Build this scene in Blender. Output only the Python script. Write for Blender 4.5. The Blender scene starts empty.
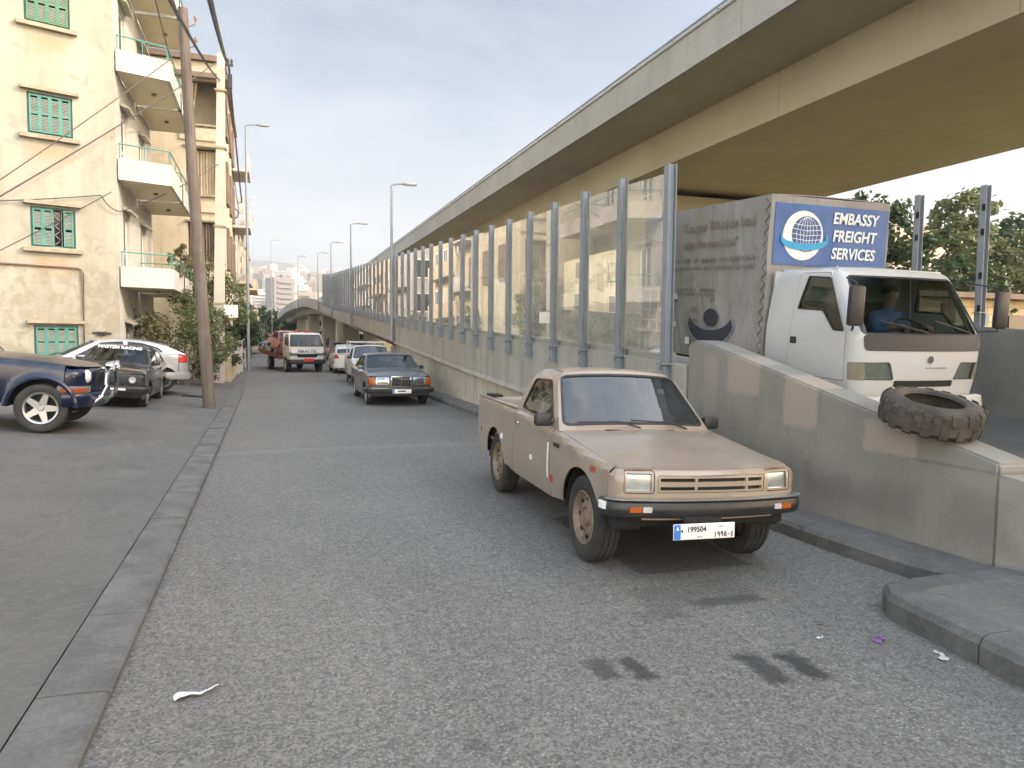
import bpy, bmesh, math, random
from mathutils import Vector, Matrix
R = math.radians; PI = math.pi
rng = random.Random(11)
S = bpy.context.scene; COL = S.collection
V = Vector

# ------------------------------------------------------------------ materials
def new_mat(name):
    m = bpy.data.materials.new(name); m.use_nodes = True
    nt = m.node_tree; nt.nodes.clear()
    out = nt.nodes.new('ShaderNodeOutputMaterial')
    return m, nt, out
def nd(nt, t, ins=None, **kw):
    n = nt.nodes.new(t)
    for k, v in kw.items(): setattr(n, k, v)
    if ins:
        for k, v in ins.items():
            s = n.inputs[k]
            if hasattr(v, 'is_linked') or isinstance(v, bpy.types.NodeSocket): nt.links.new(v, s)
            else: s.default_value = v
    return n
def c4(c): return (c[0], c[1], c[2], 1.0)
def math_n(nt, op, a, b=0.0, clamp=False):
    n = nd(nt, 'ShaderNodeMath', {0: a, 1: b}, operation=op); n.use_clamp = clamp
    return n.outputs[0]
def mixc(nt, f, a, b, mode='MIX'):
    n = nd(nt, 'ShaderNodeMix', data_type='RGBA', blend_type=mode)
    for s, v in ((0, f), (6, a), (7, b)):
        if isinstance(v, bpy.types.NodeSocket): nt.links.new(v, n.inputs[s])
        elif s == 0: n.inputs[0].default_value = v
        else: n.inputs[s].default_value = c4(v)
    return n.outputs[2]
def coord(nt, scale=(1, 1, 1), which='Object', rot=(0, 0, 0)):
    tc = nd(nt, 'ShaderNodeTexCoord')
    mp = nd(nt, 'ShaderNodeMapping', {'Vector': tc.outputs[which], 'Scale': scale, 'Rotation': rot})
    return mp.outputs[0]
def noise(nt, vec, scale, detail=4, rough=.6, dist=0.0):
    return nd(nt, 'ShaderNodeTexNoise', {'Vector': vec, 'Scale': scale, 'Detail': detail, 'Roughness': rough, 'Distortion': dist}).outputs[0]
def ramp(nt, f, lo, hi):
    return nd(nt, 'ShaderNodeMapRange', {0: f, 1: lo, 2: hi, 3: 0.0, 4: 1.0}).outputs[0]
def bump(nt, h, strength=.2, dist=.01, normal=None):
    ins = {'Height': h, 'Strength': strength, 'Distance': dist}
    if normal is not None: ins['Normal'] = normal
    return nd(nt, 'ShaderNodeBump', ins).outputs[0]
def finish(nt, out, col, rough=.8, metal=0., normal=None, **extra):
    ins = {'Base Color': c4(col) if isinstance(col, tuple) else col, 'Roughness': rough, 'Metallic': metal}
    if normal is not None: ins['Normal'] = normal
    for k, v in extra.items(): ins[k.replace('_', ' ')] = v
    b = nd(nt, 'ShaderNodeBsdfPrincipled', ins)
    nt.links.new(b.outputs[0], out.inputs[0]); return b
MATS = {}
def mottled(name, a, b, scale=3., rough=.85, bstr=.25, bdist=.01, streak=0., streak_col=None, fine=40., fine_amt=.12, metal=0., lo=.35, hi=.65, **extra):
    """two tones mixed by noise, a fine grain and optional vertical streaks"""
    if name in MATS: return MATS[name]
    m, nt, out = new_mat(name)
    v = coord(nt)
    n1 = noise(nt, v, scale, 6, .62)
    col = mixc(nt, ramp(nt, n1, lo, hi), a, b)
    n2 = noise(nt, v, fine, 3, .7)
    col = mixc(nt, fine_amt, col, mixc(nt, ramp(nt, n2, .3, .7), (0, 0, 0), (1, 1, 1)), 'OVERLAY')
    if streak > 0:
        vs = coord(nt, (1, 1, .06))
        n3 = noise(nt, vs, 2.2, 5, .7)
        col = mixc(nt, math_n(nt, 'MULTIPLY', ramp(nt, n3, .5, .78), streak), col, streak_col or (a[0]*.4, a[1]*.4, a[2]*.4))
    nrm = bump(nt, n2, bstr, bdist) if bstr > 0 else None
    finish(nt, out, col, rough, metal, nrm, **extra)
    MATS[name] = m; return m
def paint(name, col, rough=.3, dust=.2, dust_col=(.33, .30, .26), coat=.5, metal=0.):
    if name in MATS: return MATS[name]
    m, nt, out = new_mat(name)
    v = coord(nt)
    n1 = noise(nt, v, 2.5, 6, .65)
    n2 = noise(nt, v, 55., 3, .7)
    f = math_n(nt, 'MULTIPLY', math_n(nt, 'ADD', ramp(nt, n1, .3, .8), math_n(nt, 'MULTIPLY', n2, .35)), dust, True)
    c = mixc(nt, f, col, dust_col)
    r = math_n(nt, 'ADD', math_n(nt, 'MULTIPLY', f, .8), rough, True)
    finish(nt, out, c, r, metal, None, Coat_Weight=coat, Coat_Roughness=.08)
    MATS[name] = m; return m
def plain(name, col, rough=.6, metal=0., **extra):
    if name in MATS: return MATS[name]
    m, nt, out = new_mat(name)
    v = coord(nt)
    n = noise(nt, v, 14., 4, .65)
    c = mixc(nt, ramp(nt, n, .25, .8), tuple(x*.82 for x in col), tuple(min(1, x*1.08) for x in col))
    finish(nt, out, c, rough, metal, None, **extra)
    MATS[name] = m; return m
def glass(name, tint=(.75, .8, .8), amount=1.0, ior=1.5, rough=.01, dust=0., dust_col=(.4, .38, .33)):
    if name in MATS: return MATS[name]
    m, nt, out = new_mat(name)
    fr = nd(nt, 'ShaderNodeFresnel', {'IOR': ior}).outputs[0]
    t = nd(nt, 'ShaderNodeBsdfTransparent', {'Color': c4(tint)})
    g = nd(nt, 'ShaderNodeBsdfGlossy', {'Color': (1, 1, 1, 1), 'Roughness': rough})
    ge = nd(nt, 'ShaderNodeNewGeometry')
    fr = math_n(nt, 'MULTIPLY', fr, math_n(nt, 'SUBTRACT', 1., ge.outputs['Backfacing']))
    mx = nd(nt, 'ShaderNodeMixShader', {0: math_n(nt, 'MULTIPLY', fr, amount, True), 1: t.outputs[0], 2: g.outputs[0]})
    if dust > 0:
        v = coord(nt)
        n = noise(nt, v, 1.6, 6, .7)
        d = nd(nt, 'ShaderNodeBsdfDiffuse', {'Color': c4(dust_col)})
        mx = nd(nt, 'ShaderNodeMixShader', {0: math_n(nt, 'MULTIPLY', ramp(nt, n, .2, .8), dust), 1: mx.outputs[0], 2: d.outputs[0]})
    nt.links.new(mx.outputs[0], out.inputs[0])
    MATS[name] = m; return m
def box_mask(nt, vec, c, h, soft=.06, distort=.12, ns=9.):
    """1 inside an axis-aligned patch of a surface, with a ragged edge (paint patches, stains)"""
    sep = nd(nt, 'ShaderNodeSeparateXYZ', {0: vec})
    nz = noise(nt, vec, ns, 4, .7)
    w = math_n(nt, 'MULTIPLY', math_n(nt, 'SUBTRACT', nz, .5), distort*2)
    res = None
    for i in range(3):
        if c[i] is None: continue
        d = math_n(nt, 'SUBTRACT', h[i], math_n(nt, 'ABSOLUTE', math_n(nt, 'SUBTRACT', sep.outputs[i], c[i])))
        res = d if res is None else math_n(nt, 'MINIMUM', res, d)
    return ramp(nt, math_n(nt, 'ADD', res, w), 0., soft)

# ------------------------------------------------------------------ mesh helpers
def finish_mesh(me, smooth=40):
    if smooth:
        me.polygons.foreach_set('use_smooth', [True]*len(me.polygons))
        me.set_sharp_from_angle(angle=R(smooth))
    me.update()
def link(name, me, mat=None, parent=None, smooth=40, **props):
    if isinstance(me, bmesh.types.BMesh):
        bm = me; me = bpy.data.meshes.new(name); bm.to_mesh(me); bm.free()
    finish_mesh(me, smooth)
    o = bpy.data.objects.new(name, me); COL.objects.link(o)
    if mat is not None:
        for mm in (mat if isinstance(mat, (list, tuple)) else [mat]): me.materials.append(mm)
    if parent is not None: o.parent = parent
    for k, v in props.items():
        if v is not None: o[k] = v
    return o
def thing(name, label, cat, loc=(0, 0, 0), rot=(0, 0, 0), group=None, scale=1.):
    o = bpy.data.objects.new(name, None); COL.objects.link(o)
    o.empty_display_size = .3
    o.location = loc; o.rotation_euler = rot; o.scale = (scale,)*3
    o['label'] = label; o['category'] = cat
    if group: o['group'] = group
    return o
def empty(name, parent, loc=(0, 0, 0), rot=(0, 0, 0)):
    o = bpy.data.objects.new(name, None); COL.objects.link(o); o.parent = parent
    o.location = loc; o.rotation_euler = rot; return o
def tag(o, label, cat, group=None):
    o['label'] = label; o['category'] = cat
    if group: o['group'] = group
    return o
def struct(o): o['kind'] = 'structure'; return o
def dup_tree(o, parent=None):
    c = o.copy(); COL.objects.link(c); c.parent = parent
    for ch in o.children: dup_tree(ch, c)
    return c

class MB:
    def __init__(s): s.v = []; s.f = []; s.m = []
    def add(s, vs, fs, mi=0):
        b = len(s.v); s.v += [tuple(x) for x in vs]
        s.f += [tuple(b+i for i in f) for f in fs]; s.m += [mi]*len(fs); return s
    def box(s, c, d, rot=None, mi=0, bev=0.):
        x, y, z = d[0]/2, d[1]/2, d[2]/2
        if bev > 0:
            bm = bmesh.new(); bmesh.ops.create_cube(bm, size=1.)
            for v in bm.verts: v.co = V((v.co.x*d[0], v.co.y*d[1], v.co.z*d[2]))
            bmesh.ops.bevel(bm, geom=bm.edges[:], offset=min(bev, min(d)*.45), segments=2, affect='EDGES', profile=.5)
            bm.verts.index_update()
            vs = [v.co.copy() for v in bm.verts]; fs = [[v.index for v in f.verts] for f in bm.faces]; bm.free()
        else:
            vs = [V((a*x, b*y, e*z)) for a in (-1, 1) for b in (-1, 1) for e in (-1, 1)]
            fs = [(0, 1, 3, 2), (4, 6, 7, 5), (0, 4, 5, 1), (2, 3, 7, 6), (0, 2, 6, 4), (1, 5, 7, 3)]
        if rot is not None:
            M = rot if isinstance(rot, Matrix) else Matrix.Rotation(rot, 3, 'Z')
            vs = [M @ v for v in vs]
        return s.add([v+V(c) for v in vs], fs, mi)
    def tube(s, pts, r, n=8, mi=0, cap=True, r1=None):
        pts = [V(p) for p in pts]; rings = []
        up = V((0, 0, 1))
        for i, p in enumerate(pts):
            t = (pts[min(i+1, len(pts)-1)]-pts[max(i-1, 0)]).normalized()
            a = t.cross(up)
            if a.length < 1e-3: a = t.cross(V((1, 0, 0)))
            a.normalize(); b = a.cross(t).normalized()
            rr = r if r1 is None else r+(r1-r)*i/(len(pts)-1)
            rings.append([p+a*rr*math.cos(2*PI*k/n)+b*rr*math.sin(2*PI*k/n) for k in range(n)])
        vs = [q for g in rings for q in g]; fs = []
        for i in range(len(pts)-1):
            for k in range(n):
                fs.append((i*n+k, i*n+(k+1) % n, (i+1)*n+(k+1) % n, (i+1)*n+k))
        if cap: fs += [tuple(range(n))[::-1], tuple((len(pts)-1)*n+k for k in range(n))]
        return s.add(vs, fs, mi)
    def lathe(s, prof, n=32, axis='x', c=(0, 0, 0), mi=0, closed=False):
        """prof: (along axis, radius)"""
        vs = []
        for k in range(n):
            a = 2*PI*k/n
            for h, r in prof:
                p = (h, r*math.cos(a), r*math.sin(a)) if axis == 'x' else ((r*math.cos(a), h, r*math.sin(a)) if axis == 'y' else (r*math.cos(a), r*math.sin(a), h))
                vs.append(V(p)+V(c))
        L = len(prof); fs = []
        for k in range(n):
            k2 = (k+1) % n
            for i in range(L if closed else L-1):
                j = (i+1) % L
                fs.append((k*L+i, k2*L+i, k2*L+j, k*L+j))
        return s.add(vs, fs, mi)
    def prism(s, poly, a, b, axis='x', mi=0):
        """extrude a 2D polygon along an axis from a to b. x:(y,z) y:(x,z) z:(x,y)"""
        def P(h, p): return (h, p[0], p[1]) if axis == 'x' else ((p[0], h, p[1]) if axis == 'y' else (p[0], p[1], h))
        n = len(poly)
        vs = [P(a, p) for p in poly]+[P(b, p) for p in poly]
        fs = [tuple(range(n)), tuple(range(2*n-1, n-1, -1))]+[(i, (i+1) % n, n+(i+1) % n, n+i) for i in range(n)]
        return s.add(vs, fs, mi)
    def quad(s, pts, mi=0): return s.add(pts, [tuple(range(len(pts)))], mi)
    def sweep(s, path, sec, closed_sec=True, mi=0, cap=True):
        """sweep a section (a: to the right of travel, b: up) along a path, frames kept upright"""
        path = [V(p) for p in path]; n = len(sec); vs = []
        for i, p in enumerate(path):
            t = path[min(i+1, len(path)-1)]-path[max(i-1, 0)]
            rgt = V((t.y, -t.x, 0)).normalized()
            for a, b in sec: vs.append(p+rgt*a+V((0, 0, b)))
        fs = []
        for i in range(len(path)-1):
            for k in range(n if closed_sec else n-1):
                k2 = (k+1) % n
                fs.append((i*n+k, i*n+k2, (i+1)*n+k2, (i+1)*n+k))
        if cap and closed_sec: fs += [tuple(range(n)), tuple((len(path)-1)*n+k for k in range(n))[::-1]]
        return s.add(vs, fs, mi)
    def mesh(s, name):
        me = bpy.data.meshes.new(name); me.from_pydata(s.v, [], s.f)
        if any(s.m): me.polygons.foreach_set('material_index', s.m)
        bm = bmesh.new(); bm.from_mesh(me); bmesh.ops.recalc_face_normals(bm, faces=bm.faces[:]); bm.to_mesh(me); bm.free()
        return me
    def build(s, name, mat, parent=None, smooth=35, **props):
        return link(name, s.mesh(name), mat, parent, smooth, **props)

def rpoly(pts, r=.03, n=4):
    """polygon with rounded corners; a point may carry its own radius as third value"""
    out = []; N = len(pts)
    for i in range(N):
        p = V(pts[i][:2]); a = V(pts[i-1][:2]); b = V(pts[(i+1) % N][:2])
        rr = pts[i][2] if len(pts[i]) > 2 else r
        da = (a-p); db = (b-p)
        t = min(rr, da.length*.45, db.length*.45)
        if t < 1e-4: out.append((p.x, p.y)); continue
        p0 = p+da.normalized()*t; p1 = p+db.normalized()*t
        for k in range(n+1):
            f = k/n
            q = p0*(1-f)**2+p*2*f*(1-f)+p1*f*f
            out.append((q.x, q.y))
    return out
def inset(poly, d):
    c = V((sum(p[0] for p in poly)/len(poly), sum(p[1] for p in poly)/len(poly)))
    N = len(poly); out = []
    area = sum(poly[i][0]*poly[(i+1) % N][1]-poly[(i+1) % N][0]*poly[i][1] for i in range(N))
    sg = 1 if area > 0 else -1
    for i in range(N):
        a = V(poly[i-1]); p = V(poly[i]); b = V(poly[(i+1) % N])
        t = (b-a)
        if t.length < 1e-9: out.append(tuple(p)); continue
        t.normalize(); nrm = V((-t.y, t.x))*sg
        q = p+nrm*d; out.append((q.x, q.y))
    return out

def panel(name, outline, fmap, mat, parent, holes=(), du=.08, dv=.08, th=.012, off=0., center=(0, 2, .6), smooth=35, mirror=False, **props):
    """a sheet with thickness: a 2D outline (with holes) in the (u, v) plane laid onto a curved surface fmap(u, v)"""
    bm = bmesh.new(); edges = []
    for lp in [outline]+list(holes):
        vs = [bm.verts.new((p[0], p[1], 0)) for p in lp]
        for i in range(len(vs)):
            if (vs[i].co-vs[i-1].co).length > 1e-7: edges.append(bm.edges.new((vs[i-1], vs[i])))
    bmesh.ops.triangle_fill(bm, use_beauty=True, edges=edges, normal=(0, 0, 1))
    us = [v.co.x for v in bm.verts]; ws = [v.co.y for v in bm.verts]
    for ax, (a, b), d in ((0, (min(us), max(us)), du), (1, (min(ws), max(ws)), dv)):
        n = int((b-a)/d)
        for k in range(1, n+1):
            c = a+(b-a)*k/(n+1); co = V((c, 0, 0)) if ax == 0 else V((0, c, 0)); no = V((1, 0, 0)) if ax == 0 else V((0, 1, 0))
            bmesh.ops.bisect_plane(bm, geom=bm.verts[:]+bm.edges[:]+bm.faces[:], dist=1e-6, plane_co=co, plane_no=no)
    bm.verts.index_update()
    e = 1e-3; P = []; Nn = []
    for v in bm.verts:
        u, w = v.co.x, v.co.y
        p = V(fmap(u, w)); a = V(fmap(u+e, w))-V(fmap(u-e, w)); b = V(fmap(u, w+e))-V(fmap(u, w-e))
        n = a.cross(b); n = n.normalized() if n.length > 1e-12 else V((0, 0, 0))
        P.append(p); Nn.append(n)
    cen = V(center); sg = 1 if sum(n.dot(p-cen) for p, n in zip(P, Nn)) >= 0 else -1
    m = MB(); nv = len(P)
    outer = [p+n*sg*off for p, n in zip(P, Nn)]; inner = [p+n*sg*(off-th) for p, n in zip(P, Nn)]
    fs = []
    for f in bm.faces:
        idx = [v.index for v in f.verts]
        if f.normal.z*sg < 0: idx.reverse()
        fs.append(tuple(idx)); fs.append(tuple(i+nv for i in reversed(idx)))
    for ed in bm.edges:
        if len(ed.link_faces) == 1:
            i, j = ed.verts[0].index, ed.verts[1].index
            fs.append((i, j, j+nv, i+nv))
    bm.free()
    m.add(outer+inner, fs)
    if mirror: m.v = [(-x, y, z) for x, y, z in m.v]
    return m.build(name, mat, parent, smooth, **props)

def text(name, body, size, mat, parent=None, loc=(0, 0, 0), rot=(PI/2, 0, 0), ext=.002, offset=0., shear=0., align='CENTER', sx=1., **props):
    cu = bpy.data.curves.new(name, 'FONT'); cu.body = body; cu.size = size; cu.extrude = ext; cu.offset = offset; cu.shear = shear
    cu.align_x = align; cu.align_y = 'CENTER'; cu.resolution_u = 3
    o = bpy.data.objects.new(name, cu); COL.objects.link(o)
    dg = bpy.context.evaluated_depsgraph_get(); dg.update()
    me = bpy.data.meshes.new_from_object(o.evaluated_get(dg)); me.name = name
    bpy.data.objects.remove(o); bpy.data.curves.remove(cu)
    me.transform(Matrix.Diagonal((sx, 1, 1, 1)))
    r = link(name, me, mat, parent, 0, **props); r.location = loc; r.rotation_euler = rot
    return r
def interp(tab):
    """smooth (monotone cubic) interpolation through (x, y) knots"""
    xs = [t[0] for t in tab]; ys = [t[1] for t in tab]; n = len(xs)
    d = [(ys[i+1]-ys[i])/(xs[i+1]-xs[i]) for i in range(n-1)]
    m = [d[0]]+[(0 if d[i-1]*d[i] <= 0 else 2*d[i-1]*d[i]/(d[i-1]+d[i])) for i in range(1, n-1)]+[d[-1]] if n > 2 else [d[0], d[0]]
    def f(x):
        if x <= xs[0]: return ys[0]
        if x >= xs[-1]: return ys[-1]
        i = max(k for k in range(n-1) if xs[k] <= x)
        h = xs[i+1]-xs[i]; t = (x-xs[i])/h
        return (2*t**3-3*t*t+1)*ys[i]+(t**3-2*t*t+t)*h*m[i]+(-2*t**3+3*t*t)*ys[i+1]+(t**3-t*t)*h*m[i+1]
    return f
def lerp(a, b, t): return a+(b-a)*t

# ------------------------------------------------------------------ common materials
M_RUBBER = mottled('rubber', (.018, .018, .018), (.04, .038, .035), 5., .85, .3, .004)
M_BLACK = plain('black_plastic', (.02, .02, .021), .5)
M_DARK = plain('dark_inside', (.012, .012, .012), .9)
M_SEAT = mottled('seat_cloth', (.05, .05, .055), (.09, .085, .08), 20., .9)
M_CHROME = plain('chrome', (.55, .56, .57), .16, 1.)
M_ALLOY = plain('alloy', (.40, .41, .42), .38, .85)
M_STEEL = mottled('galvanised_steel', (.20, .23, .265), (.25, .28, .315), 2., .5, .05, .002, metal=.25)
M_GLASS = glass('car_glass', (.55, .60, .60), 1.0, 1.5)
M_LENS = glass('lamp_lens', (.9, .9, .9), 1., 1.5)
M_AMBER = plain('amber_lens', (.34, .075, .012), .25)
M_RED = plain('red_lens', (.45, .02, .02), .2)
M_WHITEP = plain('white_plastic', (.75, .75, .73), .5)
M_BLUE = plain('plate_blue', (.03, .16, .50), .5)
M_INK = plain('ink_black', (.02, .02, .02), .6)
# ------------------------------------------------------------------ vehicles
def wheel(root, x, y, r, w, side, style, rimmat, steer=0., tyremat=None):
    """side=-1: outer face towards -x"""
    e = empty('wheel', root, (x, y, r), (0, 0, steer))
    s = side; h = w/2; rr = r*.62 if style != 'alloy' else r*.66
    prof = [(-h*.8, rr), (-h*.98, rr+.3*(r-rr)), (-h, r-.045), (-h*.86, r-.012)]
    for g in (-.45, 0, .45): prof += [(h*(g-.07), r), (h*(g-.05), r-.009), (h*(g+.05), r-.009), (h*(g+.07), r)]
    prof += [(h*.86, r-.012), (h, r-.045), (h*.98, rr+.3*(r-rr)), (h*.8, rr)]
    MB().lathe(prof, 40).build('tyre', tyremat or M_RUBBER, e)
    m = MB(); f = s*h*.72
    if style == 'steel':
        m.lathe([(s*h*.86, rr+.004), (s*h*.95, rr-.006), (s*h*.8, rr-.02), (s*h*.45, rr-.035), (s*h*.4, rr-.06), (s*h*.62, rr*.55), (s*h*.66, rr*.42), (s*h*.45, rr*.36), (s*h*.5, rr*.3), (s*h*.7, rr*.26), (s*h*.7, .001)], 32)
        o = m.build('rim', rimmat, e)
        d = MB()
        for k in range(8):
            a = 2*PI*k/8; q = rr*.73
            d.lathe([(s*h*.585, .0), (s*h*.585, .016), (s*h*.40, .017)], 10, c=(0, q*math.cos(a), q*math.sin(a)))
        d.build('rim_hole', M_DARK, e)
    elif style == 'alloy':
        m.lathe([(s*h*.86, rr+.004), (s*h*1.0, rr-.004), (s*h*.9, rr-.03), (s*h*.2, rr-.045)], 36)
        for k in range(5):
            a = 2*PI*k/5+.3; M = Matrix.Rotation(a, 3, 'X')
            vs = [M @ V(q) for q in ((s*h*.8, -.058, .03), (s*h*.8, .058, .03), (s*h*.92, .034, rr-.01), (s*h*.92, -.034, rr-.01), (s*h*.5, -.058, .03), (s*h*.5, .058, .03), (s*h*.6, .034, rr-.01), (s*h*.6, -.034, rr-.01))]
            m.add(vs, [(0, 1, 2, 3), (4, 7, 6, 5), (0, 3, 7, 4), (1, 5, 6, 2), (3, 2, 6, 7)])
        m.lathe([(s*h*.95, .001), (s*h*.95, .035), (s*h*.6, .07)], 20)
        m.build('rim', rimmat, e)
        MB().lathe([(s*h*.12, .001), (s*h*.12, rr-.03)], 28).build('brake_disc', M_DARK, e)
    else:
        m.lathe([(s*h*.86, rr+.004), (s*h*.97, rr-.008), (s*h*.75, rr-.03), (s*h*.85, rr*.5), (s*h*.9, .001)], 28)
        m.build('rim', rimmat, e)
    return e

class Car:
    """builds the skin of a car from a few curves; the front is at y=0, the car looks along -y"""
    def __init__(c, root, body, **k):
        c.root = root; c.body = body; c.__dict__.update(dict(rs=.06, rr=.07, rcF=.18, bowF=.10, rcR=.16, bowR=.06, bulge=.05, zm=.62, tum=.30, crown=.035, hcrown=.035, tF=.10, tR=.06, trim=None, dres=.10, bowW=.14)); c.__dict__.update(k)
        c.zt = interp(c.top); c.zr = interp(c.roof); c.cen = (0, c.L/2, .7)
        c.y0 = c.bowF+c.rcF; c.y1 = c.L-c.bowR-c.rcR
        c.trim = c.trim or M_BLACK
        for end in 'FR': c._path(end)
    def Wat(c, y):
        w = c.W
        if y < 1.4: w *= 1-c.tF*((1.4-y)/1.4)**2
        if y > c.L-1.2: w *= 1-c.tR*((y-c.L+1.2)/1.2)**2
        return w
    def _path(c, end):
        W = c.Wat(c.y0) if end == 'F' else c.Wat(c.y1)
        rc, bow = (c.rcF, c.bowF) if end == 'F' else (c.rcR, c.bowR)
        pts = []
        for i in range(41): 
            x = (W-rc)*i/40; pts.append((x, bow*(x/(W-rc))**2*(1 if rc < W else 0)))
        for i in range(1, 25):
            a = PI/2*i/24; pts.append((W-rc+rc*math.sin(a), bow+rc*(1-math.cos(a))))
        s = [0.]
        for i in range(1, len(pts)): s.append(s[-1]+math.dist(pts[i], pts[i-1]))
        c.__dict__['path'+end] = (pts, s, W)
    def plan(c, s, d=0., end='F'):
        """point on the front outline at arc length s from the middle, offset inwards by d"""
        pts, S_, W = c.__dict__['path'+end]; a = abs(s); sg = 1 if s >= 0 else -1
        if a >= S_[-1]: x, y, nx, ny = W, pts[-1][1]+(a-S_[-1]), 1., 0.
        else:
            i = max(0, min(len(pts)-2, next((k for k in range(len(S_)-1) if S_[k+1] > a), len(pts)-2)))
            t = (a-S_[i])/(S_[i+1]-S_[i]); p, q = pts[i], pts[i+1]
            x, y = lerp(p[0], q[0], t), lerp(p[1], q[1], t)
            def tn(j):
                j0, j1 = max(j-1, 0), min(j+1, len(pts)-1); dx, dy = pts[j1][0]-pts[j0][0], pts[j1][1]-pts[j0][1]; L = math.hypot(dx, dy); return dy/L, -dx/L
            n0, n1 = tn(i), tn(i+1); nx, ny = lerp(n0[0], n1[0], t), lerp(n0[1], n1[1], t)
            if a < 1e-9: nx, ny = 0., -1.
        x -= nx*d; y -= ny*d
        return sg*x, (y if end == 'F' else c.L-y)
    def smax(c, end='F'): return c.__dict__['path'+end][1][-1]
    def dz(c, z, zt):
        s = zt-z; d = c.bulge*((z-c.zm)/.4)**2 if z < c.zm else c.bulge*.35*((z-c.zm)/.4)**2
        if s < c.rs: t = min(1, max(0, (c.rs-s)/c.rs)); d += c.rs*(1-math.sqrt(max(0, 1-t*t)))
        return d
    def side(c, y, z):
        return (-(c.Wat(y)-c.dz(z, c.zt(y))+c.flare(y, z)), y, z)
    def flare(c, y, z):
        f = 0
        for yw in (c.yf, c.yr):
            d = math.hypot(y-yw, z-c.rt)-c.ra
            if d > -.03: f = max(f, c.fl*math.exp(-(d/.05)**2))
        return f
    fl = .012; zsF = None
    def front(c, end='F', slope=0., z0=.6):
        zt = c.zt(0) if end == 'F' else c.zt(c.L)
        def f(s, z):
            x, y = c.plan(s, c.dz(z, zt), end)
            return (x, y+(1 if end == 'F' else -1)*slope*max(0, z-z0), z)
        return f
    def zb(c, y):
        z = c.zs if y > c.yf else c.zsF or c.zs
        for yw in (c.yf, c.yr):
            d = abs(y-yw)
            if d < c.ra: z = max(z, c.rt+math.sqrt(c.ra**2-d*d))
        return z
    def hsill(c, yw):
        return math.sqrt(max(0, c.ra**2-(c.rt-c.zs)**2))
    def bottom(c, a, b):
        """points of the lower edge from a to b, round the wheel arches"""
        pts = []; ys = [a, b]
        for yw in (c.yf, c.yr):
            for k in range(0, 25):
                an = PI*k/24; y = yw-c.ra*math.cos(an); ys.append(y)
        ys = sorted(y for y in ys if a <= y <= b)
        for y in ys:
            z = c.zb(y)
            on_edge = any(abs(abs(y-yw)-c.ra) < 1e-6 for yw in (c.yf, c.yr))
            if on_edge:
                inward = any((y < yw) for yw in (c.yf, c.yr) if abs(abs(y-yw)-c.ra) < 1e-6)
                zl = c.zs if y > c.yf else c.zsF or c.zs
                pair = ([(y, zl), (y, c.rt)] if inward else [(y, c.rt), (y, zl)]) if zl < c.rt-.01 else []
                pts += pair
            else: pts.append((y, z))
        pts = [p for i, p in enumerate(pts) if i == 0 or math.dist(p, pts[i-1]) > 1e-5]
        return pts
    def ztop_edge(c, y): return c.zt(y)
    def side_piece(c, name, a, b, gap=.010, mat=None, both=True, **kw):
        a += gap; b -= gap
        bt = c.bottom(a, b)
        n = max(3, int((b-a)/.12))
        tp = [(b+(a-b)*k/n, c.ztop_edge(b+(a-b)*k/n)) for k in range(n+1)]
        out = bt+tp
        res = []
        for mir in ((False, True) if both else (False,)):
            res.append(panel(name, out, c.side, mat or c.body, c.root, du=c.dres, dv=c.dres*.7, center=c.cen, mirror=mir, **kw))
        return res
    def xg(c, y, z):
        """half width of the glass house"""
        zr = c.zr(min(max(y, c.yR0), c.yR1)); zt = c.zt(y)
        w = c.Wat(y)-c.rs-.004-c.tum*max(0, z-zt)-.06*max(0, z-zt)**2
        s = zr-z
        if s < c.rr: t = min(1, max(0, (c.rr-s)/c.rr)); w -= c.rr*(1-math.sqrt(max(0, 1-t*t)))
        return w
    def gside(c, y, z): return (-c.xg(y, z), y, z)
    def roofmap(c, u, v):
        y = lerp(c.yR0, c.yR1, v); z = c.zr(y)
        bf = .5*c.bowW*(1-u*u)*(1-v); br = .5*c.bowB*(1-u*u)*v
        return (u*c.xg(y, z), y-bf+br, z+c.crown*(1-u*u))
    bowB = .08
    def screen(c, ya, yb, rear=False):
        za = c.zt(ya); zb = c.zr(yb); bow = (c.bowB if rear else -c.bowW)
        def f(u, v):
            y = lerp(ya, yb, v); z = lerp(za, zb, v)
            x = c.xg(y, min(z, zb))
            return (u*x, y+bow*(1-u*u)*(1-.5*v), z+(c.hcrown*(1-v)+c.crown*v)*(1-u*u))
        return f
    def hoodmap(c, yb, end='F'):
        zt = c.zt
        def f(u, v):
            x0, y0 = c._offx(u, end)
            B = (u*(c.Wat(yb)-c.rs), yb+((-c.bowW if end == 'F' else c.bowB)*(1-u*u)))
            y = lerp(y0, B[1], v); x = lerp(x0, B[0], v)
            z = zt(lerp(y0, yb, v))+c.hcrown*(1-u*u)*min(1, v*3)
            return (x, y, z)
        return f
    def _offx(c, u, end):
        key = '_off'+end
        if key not in c.__dict__:
            smx = c.smax(end); tab = []
            for k in range(81):
                s = smx*k/80; x, y = c.plan(s, c.rs, end); tab.append((x, y))
            c.__dict__[key] = tab
        tab = c.__dict__[key]; a = min(1., abs(u))*80; i = min(79, int(a)); t = a-i
        x, y = lerp(tab[i][0], tab[i+1][0], t), lerp(tab[i][1], tab[i+1][1], t)
        return (x if u >= 0 else -x), y
    # ---- assembled pieces
    def skin(c, splits, names):
        for i, nm in enumerate(names): c.side_piece(nm, splits[i], splits[i+1], gap=.010 if nm else .0)
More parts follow.
